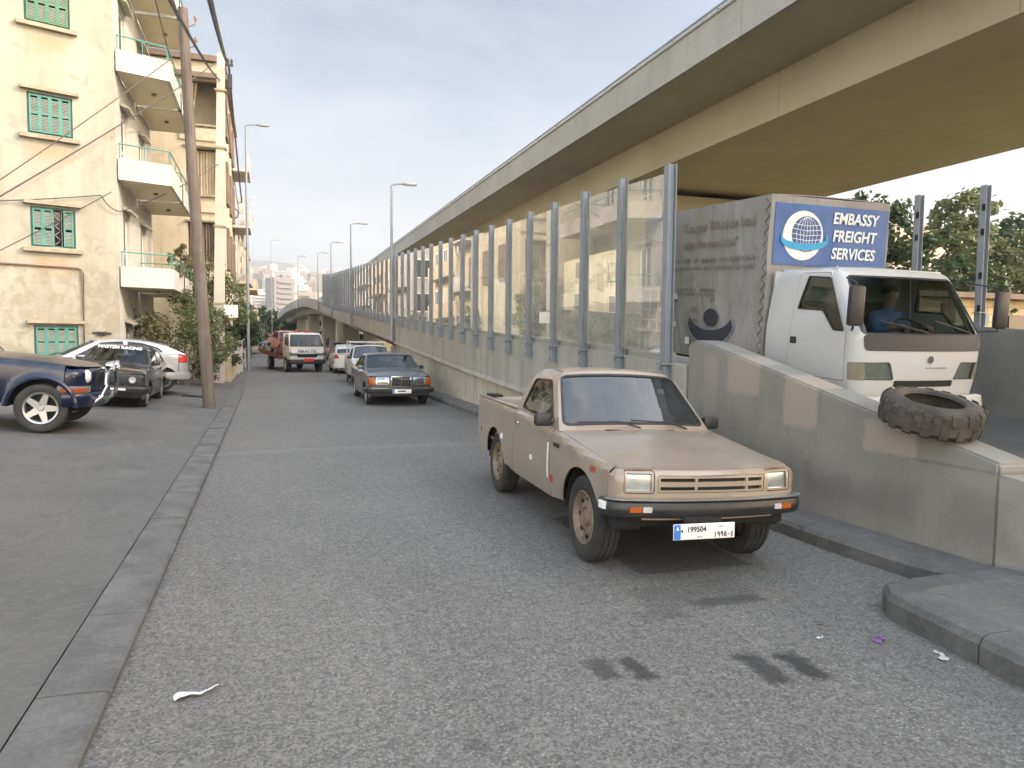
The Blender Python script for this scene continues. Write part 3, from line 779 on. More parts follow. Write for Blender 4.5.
# ---- two-box hatchback; 'old' = square 1980s one, 'new' = arched roof
def build_hatch(loc, rot, body, name, label, style='old', group=None, cat='car', simple=False):
    t = thing(name, label, cat, loc, rot, group)
    if style == 'old':
        c = Car(t, body, L=3.95, W=.82, zs=.24, top=[(0, .80), (.3, .87), (1.25, .955), (2.6, .975), (3.95, .97)], roof=[(1.75, 1.365), (2.4, 1.385), (3.45, 1.34)], yR0=1.78, yR1=3.42,
                yf=.78, yr=3.18, rt=.30, ra=.345, rs=.05, rr=.06, rcF=.10, bowF=.05, rcR=.12, bowR=.05, bulge=.05, zm=.62, tum=.36, crown=.03, hcrown=.03, tF=.04, tR=.04, bowW=.11, bowB=.06, dres=.10, fl=.015)
        ya, yd, ye = 1.22, [1.25, 2.42], 3.82
        ol = [(ya, c.zt(ya)), (ye, c.zt(ye)), (3.42, c.zr(3.42)), (2.6, c.zr(2.6)), (1.78, c.zr(1.78))]
        wins = [rpoly([(1.42, .99), (2.40, 1.0), (2.40, 1.32), (1.80, 1.31)], .03, 3), rpoly([(2.48, 1.0), (3.50, 1.0), (3.25, 1.29), (2.48, 1.32)], .03, 3)]
        rz = .75
    else:
        c = Car(t, body, L=4.27, W=.885, zs=.22, top=[(0, .66), (.25, .78), (1.1, .955), (2.6, 1.00), (3.5, 1.05), (4.27, 1.00)], roof=[(1.95, 1.40), (2.35, 1.44), (3.0, 1.40), (3.62, 1.26)], yR0=1.95, yR1=3.62,
                yf=.90, yr=3.51, rt=.315, ra=.36, rs=.07, rr=.10, rcF=.30, bowF=.16, rcR=.26, bowR=.10, bulge=.07, zm=.60, tum=.36, crown=.035, hcrown=.04, tF=.09, tR=.07, bowW=.16, bowB=.10, dres=.08, fl=.014)
        ya, yd, ye = 1.08, [1.32, 2.62], 4.10
        ol = [(ya, c.zt(ya)), (3.0, c.zt(3.0)), (ye, c.zt(ye)), (3.62, c.zr(3.62)), (3.3, c.zr(3.3)), (3.0, c.zr(3.)), (2.6, c.zr(2.6)), (2.3, c.zr(2.3)), (1.95, c.zr(1.95))]
        wins = [rpoly([(1.42, 1.0), (2.58, 1.035), (2.55, 1.375), (2.02, 1.345)], .04, 4), rpoly([(2.65, 1.04), (3.52, 1.08, .02), (3.42, 1.20, .06), (3.0, 1.335, .08), (2.65, 1.37)], .04, 4)]
        rz = .80
    c.skin([c.y0]+yd+[c.y1], ['front_wing', 'door', 'rear_wing'])
    c.glasshouse(ol, wins); c.roof_panel()
    c.windscreen(ya, c.yR0, glassmat=glass('hatch_windscreen', (.62, .66, .66), .9, 1.5)); c.windscreen(ye, c.yR1, 'rear_window', True)
    c.hood(ya-.02); c.hood(ye+.015, 'R', 'tail_shelf')
    f = c.fascia(.28); c.fascia(.28, 'R', 'tail'); fr = c.front('R'); smr = c.smax('R')
    if style == 'old':
        panel('grille', rpoly([(-.74, .615), (.74, .615), (.74, .775), (-.74, .775)], .015, 2), f, M_BLACK, t, du=.1, dv=.1, off=.006, center=c.cen)
        for s in (-1, 1):
            x, y, z = f(s*.565, .695)
            MB().lathe([(.01, .088), (-.02, .088), (-.022, .078), (-.012, .074)], 24, 'y', (x, y-.036, z)).build('lamp_rim', M_BLACK, t)
            h = MB().lathe([(-.016, .001), (-.014, .05), (-.008, .076)], 24, 'y', (x, y-.036, z)).build('headlight', glass('headlight_glass', (.85, .87, .88), 1.2, 1.5, .06), t)
            MB().lathe([(.018, .001), (.008, .05), (-.004, .074)], 24, 'y', (x, y-.036, z)).build('reflector', plain('lamp_white', (.70, .72, .73), .2, 0.), h)
        sec = [(0, -.08), (.06, -.075), (.085, -.02), (.085, .04), (.06, .08), (0, .08)]
        c.bumper(sec, .46, .30, off=.02); c.bumper(sec, .46, .30, 'R', off=.02)
        MB().box((.30, c.plan(.3, -.115)[1], .475), (.30, .01, .05)).build('number_plate', M_WHITEP, t)
        for s in (-1, 1): panel('tail_lamp', rpoly([(s*.48, .62), (s*.80, .62), (s*.80, .86), (s*.48, .86)], .02, 3), fr, M_RED, t, du=.06, dv=.06, off=.008, center=c.cen)
    else:
        for s in (-1, 1):
            panel('headlight', rpoly([(s*.42, .56), (s*.86, .60), (s*.98, .70), (s*.6, .66)], .03, 3), f, plain('reflector', (.62, .64, .64), .16, 1.), t, du=.06, dv=.06, off=.006, center=c.cen)
            panel('tail_lamp', rpoly([(s*.62, .80), (s*(smr-.02), .78), (s*(smr+.02), .86), (s*(smr-.02), .98), (s*.72, .97)], .03, 3), fr, M_RED, t, du=.05, dv=.05, off=.012, center=c.cen)
        sec = [(0, -.10), (.03, -.10), (.04, 0), (.03, .10), (0, .10)]
        c.bumper(sec, .42, .35, 'R', off=.012, mat=body); c.bumper(sec, .42, .35, off=.012, mat=body)
        MB().box((0, c.L+.03, .62), (.5, .01, .11)).build('number_plate', M_WHITEP, t)
    c.underbody(.6); c.wheels(.19, 'alloy' if not simple else 'cap', M_ALLOY)
    if not simple:
        c.cabin(ya+.15, 1.9 if style == 'old' else 2.05, 3.1, rear=2.85)
        c.mirror(1.50 if style == 'old' else 1.45, 1.03, -1, body if style == 'new' else M_BLACK); c.mirror(1.50 if style == 'old' else 1.45, 1.03, 1, body if style == 'new' else M_BLACK)
        c.wipers(ya, c.yR0, [(-.1, .05, -.75, .08), (.55, .05, -.05, .10)])
    c.handle(2.30, .88, M_BLACK if style == 'old' else body)
    c.obj = t
    return c

# ---- off-roader with chrome nose bar
def build_offroader(loc, rot, scale):
    body = paint('navy_paint', (.004, .008, .028), .2, .03, (.05, .045, .04), .12, .0)
    t = thing('off_roader', 'dark blue off-roader with chrome nose bar parked facing the street', 'car', loc, rot, None, scale)
    c = Car(t, body, L=4.40, W=.90, zs=.42, top=[(0, 1.00), (.25, 1.045), (1.6, 1.125), (2.6, 1.14), (4.4, 1.13)], roof=[(2.25, 1.70), (2.8, 1.75), (4.1, 1.72)], yR0=2.30, yR1=4.08,
            yf=.68, yr=3.33, rt=.375, ra=.46, rs=.09, rr=.09, rcF=.26, bowF=.12, rcR=.14, bowR=.05, bulge=.07, zm=.78, tum=.22, crown=.035, hcrown=.06, tF=.06, tR=.03, bowW=.14, bowB=.05, dres=.07, fl=.055)
    c.skin([c.y0, 1.66, 2.60, 3.25, c.y1], ['front_wing', 'front_door', 'rear_door', 'rear_wing'])
    ol = [(1.72, c.zt(1.72)), (4.3, c.zt(4.3)), (4.08, c.zr(4.08)), (3., c.zr(3.)), (2.6, c.zr(2.6)), (2.30, c.zr(2.30))]
    wins = [rpoly([(1.95, 1.17), (2.55, 1.18), (2.55, 1.65), (2.36, 1.63)], .04, 3), rpoly([(2.62, 1.17), (3.25, 1.17), (3.25, 1.66), (2.62, 1.66)], .04, 3), rpoly([(3.36, 1.17), (4.15, 1.17), (4.02, 1.64), (3.36, 1.65)], .04, 3)]
    c.glasshouse(ol, wins); c.roof_panel(); c.windscreen(1.72, 2.30, glassmat=glass('hatch_windscreen', (.62, .66, .66), .9, 1.5)); c.windscreen(4.3, 4.08, 'rear_window', True)
    c.hood(1.70); f = c.fascia(.48); c.fascia(.48, 'R', 'tail')
    for yw in (c.yf, c.yr):
        for s in (-1, 1):
            path = []; n = 26; lip = MB()
            for k in range(n+1):
                a = PI*(.02+.97*k/n); y = yw-(c.ra+.02)*math.cos(a); z = c.rt+(c.ra+.02)*math.sin(a)
                path.append((s*(c.W+.012), y, z))
            lip.tube(path, .038, 6); lip.build('arch_flare', body, t)
    panel('grille', rpoly([(-.42, .72), (.42, .72), (.40, .98), (-.40, .98)], .03, 3), f, M_DARK, t, du=.1, dv=.1, off=.006, center=c.cen)
    for s in (-1, 1):
        x, y, z = f(s*.60, .88)
        h = MB().lathe([(-.045, .001), (-.035, .07), (0, .105), (.03, .11)], 24, 'y', (x, y+.01, z)).build('headlight', plain('lamp_white', (.70, .72, .73), .2, 0.), t)
        sm = c.smax()
        panel('turn_signal', rpoly([(s*.62, .635), (s*(sm+.05), .635), (s*(sm+.05), .70), (s*.62, .70)], .02, 2), f, M_AMBER, t, du=.04, dv=.05, th=.02, off=.03, center=c.cen)
        panel('signal_trim', rpoly([(s*.55, .60), (s*(sm+.10), .60), (s*(sm+.10), .735), (s*.55, .735)], .02, 2), f, plain('grey_trim', (.2, .2, .21), .5), t, du=.04, dv=.05, th=.02, off=.014, center=c.cen)
    sec = rpoly([(0, -.15), (.05, -.15), (.085, -.06), (.085, .03), (.05, .075), (0, .08)], .03, 3)
    c.bumper(sec, .56, .02, off=.0, mat=body); c.bumper(sec, .56, .25, 'R', off=.0, mat=body)
    # chrome nose bar with two spot lamps
    b = MB()
    for s in (-1, 1):
        b.tube([(s*.52, .26, .40), (s*.52, .05, .44), (s*.50, -.09, .58), (s*.46, -.12, .75), (s*.40, -.10, .93)], .036, 10)
    b.tube([(-.40, -.10, .93), (-.25, -.12, .97), (.25, -.12, .97), (.40, -.10, .93)], .036, 10); b.tube([(-.51, -.05, .56), (-.2, -.09, .52), (.2, -.09, .52), (.51, -.05, .56)], .03, 10)
    b.build('nose_bar', M_CHROME, t)
    for s in (-1, 1):
        l = MB().lathe([(.10, .001), (.09, .05), (0, .085), (-.02, .088), (-.02, .08)], 20, 'y', (s*.22, -.15, 1.06)).build('spot_lamp', M_CHROME, t)
        MB().lathe([(-.025, .001), (-.015, .08)], 20, 'y', (s*.22, -.15, 1.06)).build('lamp_face', plain('lamp_white', (.70, .72, .73), .2, 0.), l)
    c.underbody(.8); c.wheels(.235, 'alloy', M_ALLOY, .0); c.cabin(1.85, 2.55, 3.6, .55, .80, rear=3.2)
    c.mirror(2.02, 1.22, -1, body, (.13, .09, .14)); c.mirror(2.02, 1.22, 1, body, (.13, .09, .14)); c.wipers(1.72, 2.30, [(-.1, .04, -.8, .06), (.5, .04, -.1, .08)])
    for y in (2.42, 3.15): c.handle(y, .98, body)
    m = MB()
    for s in (-1, 1): m.box((s*.90, 2.2, .40), (.10, 1.7, .05), bev=.02)
    m.build('side_step', M_ALLOY, t)
    return t
# ------------------------------------------------------------------ trucks and people
def figure(name, label, bones, mats, loc, rotz=0, hair=None, scale=1., group=None):
    """bones: list of chains; a chain is a list of (x, y, z, radius, material index); chains meet where points coincide"""
    me = bpy.data.meshes.new(name); idx = {}; vs = []; rad = []; mi = []; es = []
    for ch in bones:
        prev = None
        for (x, y, z, r, k) in ch:
            key = (round(x, 4), round(y, 4), round(z, 4))
            if key not in idx: idx[key] = len(vs); vs.append((x, y, z)); rad.append(r); mi.append(k)
            i = idx[key]
            if prev is not None and prev != i: es.append((prev, i))
            prev = i
    me.from_pydata(vs, es, [])
    o = bpy.data.objects.new(name, me); COL.objects.link(o)
    md = o.modifiers.new('skin', 'SKIN')
    sv = me.skin_vertices[0].data if len(me.skin_vertices) else None
    if sv is None:
        bm = bmesh.new(); bm.from_mesh(me); bm.verts.layers.skin.verify(); bm.to_mesh(me); bm.free(); sv = me.skin_vertices[0].data
    for i, r in enumerate(rad): sv[i].radius = (r, r)
    sv[0].use_root = True
    o.modifiers.new('sub', 'SUBSURF').levels = 2
    o.modifiers['sub'].render_levels = 2
    dg = bpy.context.evaluated_depsgraph_get(); dg.update()
    m2 = bpy.data.meshes.new_from_object(o.evaluated_get(dg))
    bpy.data.objects.remove(o)
    src = [V(v) for v in vs]
    want = [mi[min(range(len(src)), key=lambda i: (src[i]-p.center).length-rad[i])] for p in m2.polygons]
    m2.materials.clear()
    r = link(name, m2, mats, None, 180)
    m2.polygons.foreach_set('material_index', want); m2.update()
    tag(r, label, 'person', group); r.location = loc; r.rotation_euler = (0, 0, rotz); r.scale = (scale,)*3
    if hair:
        (hx, hy, hz, hr) = hair
        h = MB(); n = 16
        prof = [(hr*1.10*math.cos(PI*.56*k/7), hr*1.08*math.sin(PI*.56*k/7)+.001) for k in range(8)]
        h.lathe(prof, 18, 'z', (hx, hy+.012, hz)); h.build('hair', M_INK, r)
    return r
def hand(base, d, side, curl, k, r=.008):
    """palm and five fingers from a wrist point along direction d"""
    b = V(base); d = V(d).normalized(); s = d.cross(V((0, 0, 1))).normalized()*side; up = s.cross(d)*side
    out = []
    palm = b+d*.06; out.append([tuple(b)+(.026, k), tuple(palm)+(.030, k)])
    for j, (o, L) in enumerate(((-.028, .06), (-.009, .075), (.010, .07), (.027, .055))):
        p0 = palm+s*o; p1 = palm+s*o+d*L*.5; p2 = p1+d*L*.3-up*curl*.03; p3 = p2+d*L*.1-up*curl*.035
        out.append([tuple(palm)+(.030, k), tuple(p0+d*.012)+(r, k), tuple(p1)+(r, k), tuple(p2)+(r*.9, k), tuple(p3)+(r*.8, k)])
    t0 = b+d*.03-s*.03; t1 = t0+d*.03-s*.02; t2 = t1+d*.03-up*.01
    out.append([tuple(b)+(.026, k), tuple(t0)+(r*1.1, k), tuple(t1)+(r, k), tuple(t2)+(r*.8, k)])
    return out

class Cab:
    def __init__(c, t, body, W=.93, z0=.50, zt=2.08, zw=1.36, slope=.60, L=1.55, yf=.95):
        c.t = t; c.body = body
        k = Car(t, body, L=4., W=W, zs=z0, top=[(0, zt), (4., zt)], roof=[(1, zt), (2, zt)], yR0=1, yR1=2, yf=yf, yr=3.9, rt=.40, ra=.47, rs=.09, rr=.09, rcF=.16, bowF=.07, bulge=.03, zm=1.2, tF=.03, crown=.03, hcrown=.03, fl=.01, dres=.07)
        c.k = k; c.zw = zw; c.slope = slope; c.L = L; c.zt = zt; c.z0 = z0
        c.f = k.front('F', slope, zw)
        y0 = k.y0; c.ytop = y0+slope*(zt-zw)
        def edge(): return [(y0+.003, zw), (c.ytop+.003, zt)]
        win = rpoly([(1.06, 1.60), (.97, 1.99), (y0+.385, 1.97), (y0+.055, zw+.02), (y0+.22, zw+.02), (y0+.42, 1.59)], .03, 4)
        bt = k.bottom(y0, L)
        out = [(y0, z0)] if bt[0][1] > z0+1e-6 else []
        outline = out+[p for p in bt]+[(L, zt), (c.ytop, zt), (y0+.003, zw)]
        dl = rpoly([(y0+.04, .85), (1.15, .85), (1.12, 1.30), (1.10, 2.02), (c.ytop-.02, 2.02), (y0+.03, zw)], .03, 3)
        for mir in (False, True):
            panel('cab_side', outline, k.side, body, t, holes=[inset(dl, -.007)], du=.12, dv=.1, center=k.cen, mirror=mir)
            dr = panel('door', dl, k.side, body, t, holes=[win], du=.12, dv=.1, off=.002, center=k.cen, mirror=mir)
            g = panel('side_window', inset(win, -.004), k.side, M_GLASS, dr, du=.2, dv=.2, th=.004, off=-.01, center=k.cen, mirror=mir)
            panel('window_seal', win, k.side, M_BLACK, dr, holes=[inset(win, .018)], du=.2, dv=.1, th=.012, off=.004, center=k.cen, mirror=mir)
            panel('door_handle', rpoly([(1.0, 1.20), (1.10, 1.20), (1.10, 1.28), (1.0, 1.28)], .015, 2), k.side, M_BLACK, dr, du=.1, dv=.1, off=.008, center=k.cen, mirror=mir)
        sm = k.smax(); c.sm = sm
        c.hole = rpoly([(-sm+.14, zw+.0), (sm-.14, zw+.0), (sm-.19, zt-.085), (-sm+.19, zt-.085)], .07, 5)
        hl = [rpoly([(s*.42, .87), (s*(sm-.02), .87), (s*(sm-.02), 1.06), (s*.50, 1.07)], .03, 3) for s in (-1, 1)]
        panel('front_panel', [(-sm, .62), (sm, .62), (sm, zt), (-sm, zt)], c.f, body, t, holes=[c.hole]+hl, du=.08, dv=.06, th=.03, center=k.cen)
        for q in hl:
            h = panel('headlight', inset(q, .004), c.f, glass('headlight_glass', (.85, .87, .88), 1.2, 1.5, .06), t, du=.06, dv=.06, th=.006, off=-.004, center=k.cen)
            panel('reflector', inset(q, .006), c.f, plain('old_reflector', (.40, .42, .38), .3, .6), h, du=.06, dv=.06, th=.004, off=-.03, center=k.cen)
        g = panel('windscreen', inset(c.hole, -.004), c.f, glass('truck_windscreen', (.62, .68, .68), .9, 1.5), t, du=.1, dv=.1, th=.004, off=-.008, center=k.cen)
        panel('windscreen_seal', c.hole, c.f, M_BLACK, g, holes=[inset(c.hole, .02)], du=.15, dv=.1, th=.012, off=.003, center=k.cen)
        hm = k.hoodmap(L)
        panel('roof', [(-1, 0), (1, 0), (1, .99), (-1, .99)], lambda u, v: (lambda p: (p[0], p[1]+(c.ytop-k.y0)*(1-v), p[2]))(hm(u, v)), body, t, du=.12, dv=.12, th=.02, center=(0, 2, 0))
        for o in list(t.children)+[q for ch in t.children for q in ch.children]:      # the cab narrows towards its roof
            if o.type == 'MESH':
                for v in o.data.vertices: v.co.x *= 1-.085*max(0, v.co.z-zw)
        MB().box((0, L-.02, (z0+zt)/2), (2*W-.12, .03, zt-z0-.06)).build('cab_back', body, t)
        m = MB(); m.box((0, .85, .62), (2*W-.1, 1.3, .10)); m.box((0, y0+.06, zw-.16), (2*W-.2, .34, .26), bev=.06); m.build('cab_floor', M_DARK, t)
        for x in (-.45, .12, .48):
            s_ = MB(); s_.box((x, 1.02, 1.02), (.44, .46, .16), bev=.05); s_.box((x, 1.30, 1.38), (.42, .13, .66), bev=.05); s_.build('seat', M_SEAT, t)
        sw = MB(); ring = [(.42+.21*math.cos(2*PI*j/20), .62-.17*math.sin(2*PI*j/20), 1.40-.12*math.sin(2*PI*j/20)) for j in range(21)]
        sw.tube(ring, .014, 6); sw.tube([(.42, .62, 1.40), (.42, .5, 1.15)], .03, 6); sw.tube([(.21, .62, 1.40), (.63, .62, 1.40)], .014, 6); sw.build('steering_wheel', M_BLACK, t)
    def bumper(c, mat, z=.58):
        return c.k.bumper([(0, -.13), (.05, -.12), (.08, 0), (.06, .11), (0, .12)], z, .12, off=.01, mat=mat)
    def mirrors(c):
        for s in (-1, 1):
            m = MB(); x = s*(c.k.W+.10); m.box((x, .03, 1.66), (.19, .07, .42), bev=.03); m.tube([(s*c.k.W*.93, .24, 1.40), (x, .05, 1.42), (x, .05, 1.9), (s*c.k.W*.93, .36, 1.96)], .012, 6)
            m.build('wing_mirror', M_BLACK, c.t)
    def wipers(c):
        for (s0, z0, s1, z1) in ((-.05, c.zw+.02, -.62, c.zw+.14), (.62, c.zw+.02, .10, c.zw+.15)):
            m = MB(); pts = []
            for j in range(6):
                p = V(c.f(lerp(s0, s1, j/5), lerp(z0, z1, j/5)))+V((0, -.03, .012)); pts.append(p)
            m.tube(pts, .010, 5); m.build('wiper', M_BLACK, c.t)

def tarp_mat():
    m, nt, out = new_mat('grey_tarp')
    v = coord(nt)
    n1 = noise(nt, v, 2.0, 6, .65); n2 = noise(nt, coord(nt, (1, 1, .12)), 5., 5, .7); n3 = noise(nt, v, 30., 4, .7)
    col = mixc(nt, ramp(nt, n1, .3, .7), (.23, .215, .195), (.29, .275, .255))
    col = mixc(nt, math_n(nt, 'MULTIPLY', ramp(nt, n2, .5, .75), .55), col, (.22, .19, .16))
    col = mixc(nt, math_n(nt, 'MULTIPLY', ramp(nt, n3, .62, .75), .4), col, (.20, .17, .15))
    finish(nt, out, col, .75, 0., bump(nt, noise(nt, coord(nt, (1, 1, .45)), 3.2, 5, .6, .6), .9, .06))
    return m
def build_box_truck(loc, rot):
    body = paint('truck_white', (.46, .465, .46), .33, .25)
    t = thing('box_truck', 'white cab truck on the ramp, grey tarpaulin box with blue lettered globe panel', 'truck', loc, rot)
    c = Cab(t, body)
    # black band under the windscreen, emblem, number strip, indicators
    band = rpoly([(-c.sm+.16, 1.36), (c.sm-.16, 1.36), (c.sm-.15, 1.19), (-c.sm+.19, 1.19)], .05, 4)
    panel('scuttle_band', band, c.f, plain('band_grey', (.035, .036, .04), .5), t, du=.1, dv=.06, th=.01, off=.006, center=c.k.cen)
    p = c.f(.02, 1.10); e = MB()
    e.lathe([(-.012, .001), (-.012, .040), (.02, .044)], 18, 'y', p); e.build('front_emblem', M_CHROME, t)
    p = c.f(.12, 1.01); MB().box((p[0], p[1]-.004, p[2]), (.30, .006, .010)).build('front_script', plain('grey_trim', (.2, .2, .21), .5), t)
    for s in (-1, 1):
        panel('turn_signal', rpoly([(s*(c.sm-.24), .87), (s*(c.sm-.02), .87), (s*(c.sm-.02), 1.06), (s*(c.sm-.20), 1.06)], .02, 2), c.f, plain('old_amber', (.20, .185, .13), .35), t, du=.06, dv=.06, th=.02, off=.003, center=c.k.cen)
    panel('grille_slot', rpoly([(-.42, .80), (.42, .80), (.42, .87), (-.42, .87)], .02, 2), c.f, M_DARK, t, du=.1, dv=.05, off=.004, center=c.k.cen)
    c.bumper(paint('truck_white', (0, 0, 0))); c.mirrors(); c.wipers()
    # tarpaulin box
    tarp = tarp_mat(); x, y0, y1, z0, z1 = .93, 1.62, 4.75, .86, 2.985
    def sag(a, b, k=.018): return k*math.sin(a*3.1+1)*math.sin(b*2.3)+.010*math.sin(a*9+b*5)
    sq = lambda a0, b0, a1, b1: [(a0, b0), (a1, b0), (a1, b1), (a0, b1)]
    for s in (-1, 1):
        panel('tarp_side', sq(y0, z0, y1, z1), lambda y, z: (s*(x+sag(y, z)*min(1, 3*(z1-z)+.1)), y, z), tarp, t, du=.15, dv=.12, th=.012, center=(0, 3, 2))
    panel('tarp_top', sq(-x, y0, x, y1), lambda a, y: (a, y, z1+.02-.02*(a/x)**2+.006*math.sin(y*5)), tarp, t, du=.2, dv=.2, th=.012, center=(0, 3, 1))
    panel('tarp_front', sq(-x, z0, x, z1), lambda a, z: (a, y0+.004*math.sin(a*7)*math.sin(z*5), z), tarp, t, du=.2, dv=.2, center=(0, 3, 2))
    panel('tarp_rear', sq(-x, z0, x, z1), lambda a, z: (a, y1, z), tarp, t, du=.3, dv=.3, center=(0, 3, 2))
    blue_s = plain('tarp_blue_grey', (.10, .13, .20), .7)
    panel('blue_stripe', sq(4.02, z0, 4.68, z1-.02), lambda y, z: (-(x+sag(y, z)*min(1, 3*(z1-z)+.1)), y, z), blue_s, t, du=.12, dv=.12, th=.01, off=.006, center=(0, 3, 2))
    bl = mottled('panel_blue', (.030, .085, .25), (.045, .115, .30), 4., .5, .15, .004)
    bp = panel('name_panel', sq(-x+.06, 2.14, x-.03, 2.895), lambda a, z: (a, y0-.012+.004*math.sin(a*7)*math.sin(z*5), z), bl, t, du=.2, dv=.2, th=.01, center=(0, 3, 2))
    wt = plain('panel_white', (.72, .72, .70), .6)
    for i, (w, zz) in enumerate((('EMBASSY', 2.745), ('FREIGHT', 2.525), ('SERVICES', 2.305))):
        text('panel_lettering', w, .195, wt, bp, (.36, y0-.024, zz), (PI/2, 0, 0), offset=.0045, shear=.14, sx=.92 if i < 2 else .88)
    # globe with a ring
    cx, cz = -.44, 2.51
    D = lambda r, a0, a1, n=28, rz=1.: [(cx+r*math.cos(a0+(a1-a0)*k/n), cz+rz*r*math.sin(a0+(a1-a0)*k/n)) for k in range(n+1)]
    g = MB(); g.prism(D(.305, 0, 2*PI, 40)[:-1], y0-.020, y0-.016, 'y'); g.build('logo_disc', wt, bp, 0)
    g = MB(); g.prism([(cx+.05+.225*math.cos(2*PI*k/36), cz+.02+.22*math.sin(2*PI*k/36)) for k in range(36)], y0-.024, y0-.021, 'y'); lg = g.build('logo_globe', plain('logo_navy', (.05, .09, .24), .6), bp, 0)
    g = MB()
    for q in (-.16, -.10, -.05, 0, .05, .10, .16):
        pts = [(cx+.05+q*math.cos(PI*.5*a), y0-.0255, cz+.02+.21*math.sin(PI*.5*a)) for a in (-.9, -.6, -.3, 0, .3, .6, .9)]
        g.tube(pts, .0045, 4)
    for q in (-.12, -.06, .0, .06, .12):
        w = math.sqrt(.22**2-q*q); g.tube([(cx+.05-w, y0-.0255, cz+.02+q), (cx+.05, y0-.0255, cz+.02+q-.02), (cx+.05+w, y0-.0255, cz+.02+q)], .0045, 4)
    g.build('logo_grid', wt, lg, 0)
    ring = [(cx+.02+.36*math.cos(2*PI*k/48), y0-.030, cz-.035+.105*math.sin(2*PI*k/48)) for k in range(49)]
    g = MB()
    for k in range(48):
        a = 2*PI*(k+.5)/48
        if .12*PI < a < .88*PI: continue
        wd = .030+.012*max(0, -math.sin(a)); g.add([V(ring[k])+V((0, 0, wd)), V(ring[k+1])+V((0, 0, wd)), V(ring[k+1])-V((0, 0, wd)), V(ring[k])-V((0, 0, wd))], [(0, 1, 2, 3)])
    g.build('logo_ring', plain('logo_cyan', (.03, .30, .52), .6), bp, 0)
    # faded printing on the left flank
    fade = plain('faded_print', (.22, .165, .14), .8); fade2 = plain('faded_print_grey', (.17, .17, .16), .8)
    ts = bpy.data.objects.get('tarp_side')
    def fl(body, y, z, size, mt=fade, sx=.9, off=.001):
        text('flank_lettering', body, size, mt, t, (-(x+.030), y, z), (PI/2, 0, -PI/2), offset=off, sx=sx, ext=.001)
    fl('"Use over 70% of the Lead', 2.72, 2.70, .165, sx=.92, off=.003); fl('offer, We move it so!"', 2.86, 2.46, .15, sx=.95, off=.003)
    rs = random.Random(5)
    for zz, h in ((2.24, .055), (2.13, .05), (1.82, .05), (1.76, .04)):
        m = MB(); yy = 3.85 if zz > 2 else 3.6
        while yy > (1.85 if zz > 2 else 2.6):
            w = rs.uniform(.03, .06)
            if rs.random() > .18: m.box((-(x+.030), yy, zz+rs.uniform(-.006, .006)), (.003, w*.7, h*rs.uniform(.55, 1.)))
            yy -= w
        m.build('worn_print_row', fade2, t, 0)
    # rubbed smiling mark
    def blot(pts, mt, nm, o=.03): MB().prism(pts, -(x+o), -(x+o+.003), 'x').build(nm, mt, t, 0)
    dk = plain('mark_dark', (.035, .037, .045), .8); halo = plain('mark_halo', (.19, .22, .26), .8)
    yc, zc = 2.72, 1.44
    blot([(yc+.17*math.cos(2*PI*k/20), zc+.12*math.sin(2*PI*k/20)) for k in range(20)], dk, 'round_mark')
    cr = [(yc+.02+.56*math.cos(a), zc-.02+.36*math.sin(a)) for a in [PI+.25+(PI-.5)*k/18 for k in range(19)]]+[(yc+.02+.50*math.cos(a), zc+.04+.22*math.sin(a)) for a in [2*PI-.25-(PI-.5)*k/18 for k in range(19)]]
    blot(inset(cr, -.03), halo, 'mark_halo', .027); blot(cr, dk, 'crescent_mark')
    for (yy, zz) in ((yc+.42, zc+.10), (yc+.40, zc-.06), (yc-.02, zc+.26)): blot([(yy+.05*math.cos(2*PI*k/10), zz+.03*math.sin(2*PI*k/10)) for k in range(10)], fade2, 'small_mark')
    MB().box((-(x+.03), 3.28, 1.08), (.006, .10, .10)).build('flank_label', wt, t)
    # lacing down the front corner
    m = MB()
    m.tube([(-x-.008, y0+(.01 if k % 2 else .09), z0+.12+.07*k) for k in range(29)], .007, 5)
    m.build('lacing', plain('lacing_grey', (.10, .095, .09), .8), t)
    m = MB(); fr = -(x+.10)
    for k in range(5): m.tube([(fr, 3.72, 1.18+.16*k), (fr, 4.9, 1.18+.16*k)], .016, 6)
    for k in range(5): m.tube([(fr, 3.78+.26*k, 1.14), (fr, 3.78+.26*k, 1.86)], .016, 6)
    m.tube([(fr, 3.72, 1.18), (fr, 3.66, 1.3), (fr, 3.66, 1.72), (fr, 3.72, 1.82)], .018, 6)
    for z in (1.3, 1.72): m.box((-(x+.05), 3.68, z), (.12, .07, .09))
    m.build('side_rack', plain('rack_grey', (.45, .44, .42), .5, .4), t)
    # chassis and wheels
    m = MB(); m.box((0, 3.0, .74), (1.80, 3.5, .10)); 
    for s in (-1, 1): m.box((s*.38, 2.5, .58), (.10, 4.4, .18))
    m.box((0, .9, .5), (1.5, 1.2, .2)); m.build('chassis', M_DARK, t)
    MB().box((-.90, 3.2, .78), (.06, 3.1, .10)).build('side_rail', wt, t)
    for y in (.95, 3.75):
        for s in (-1, 1): wheel(t, s*.80, y, .38, .20, s, 'steel', plain('rim_grey', (.35, .35, .35), .5))
    return t

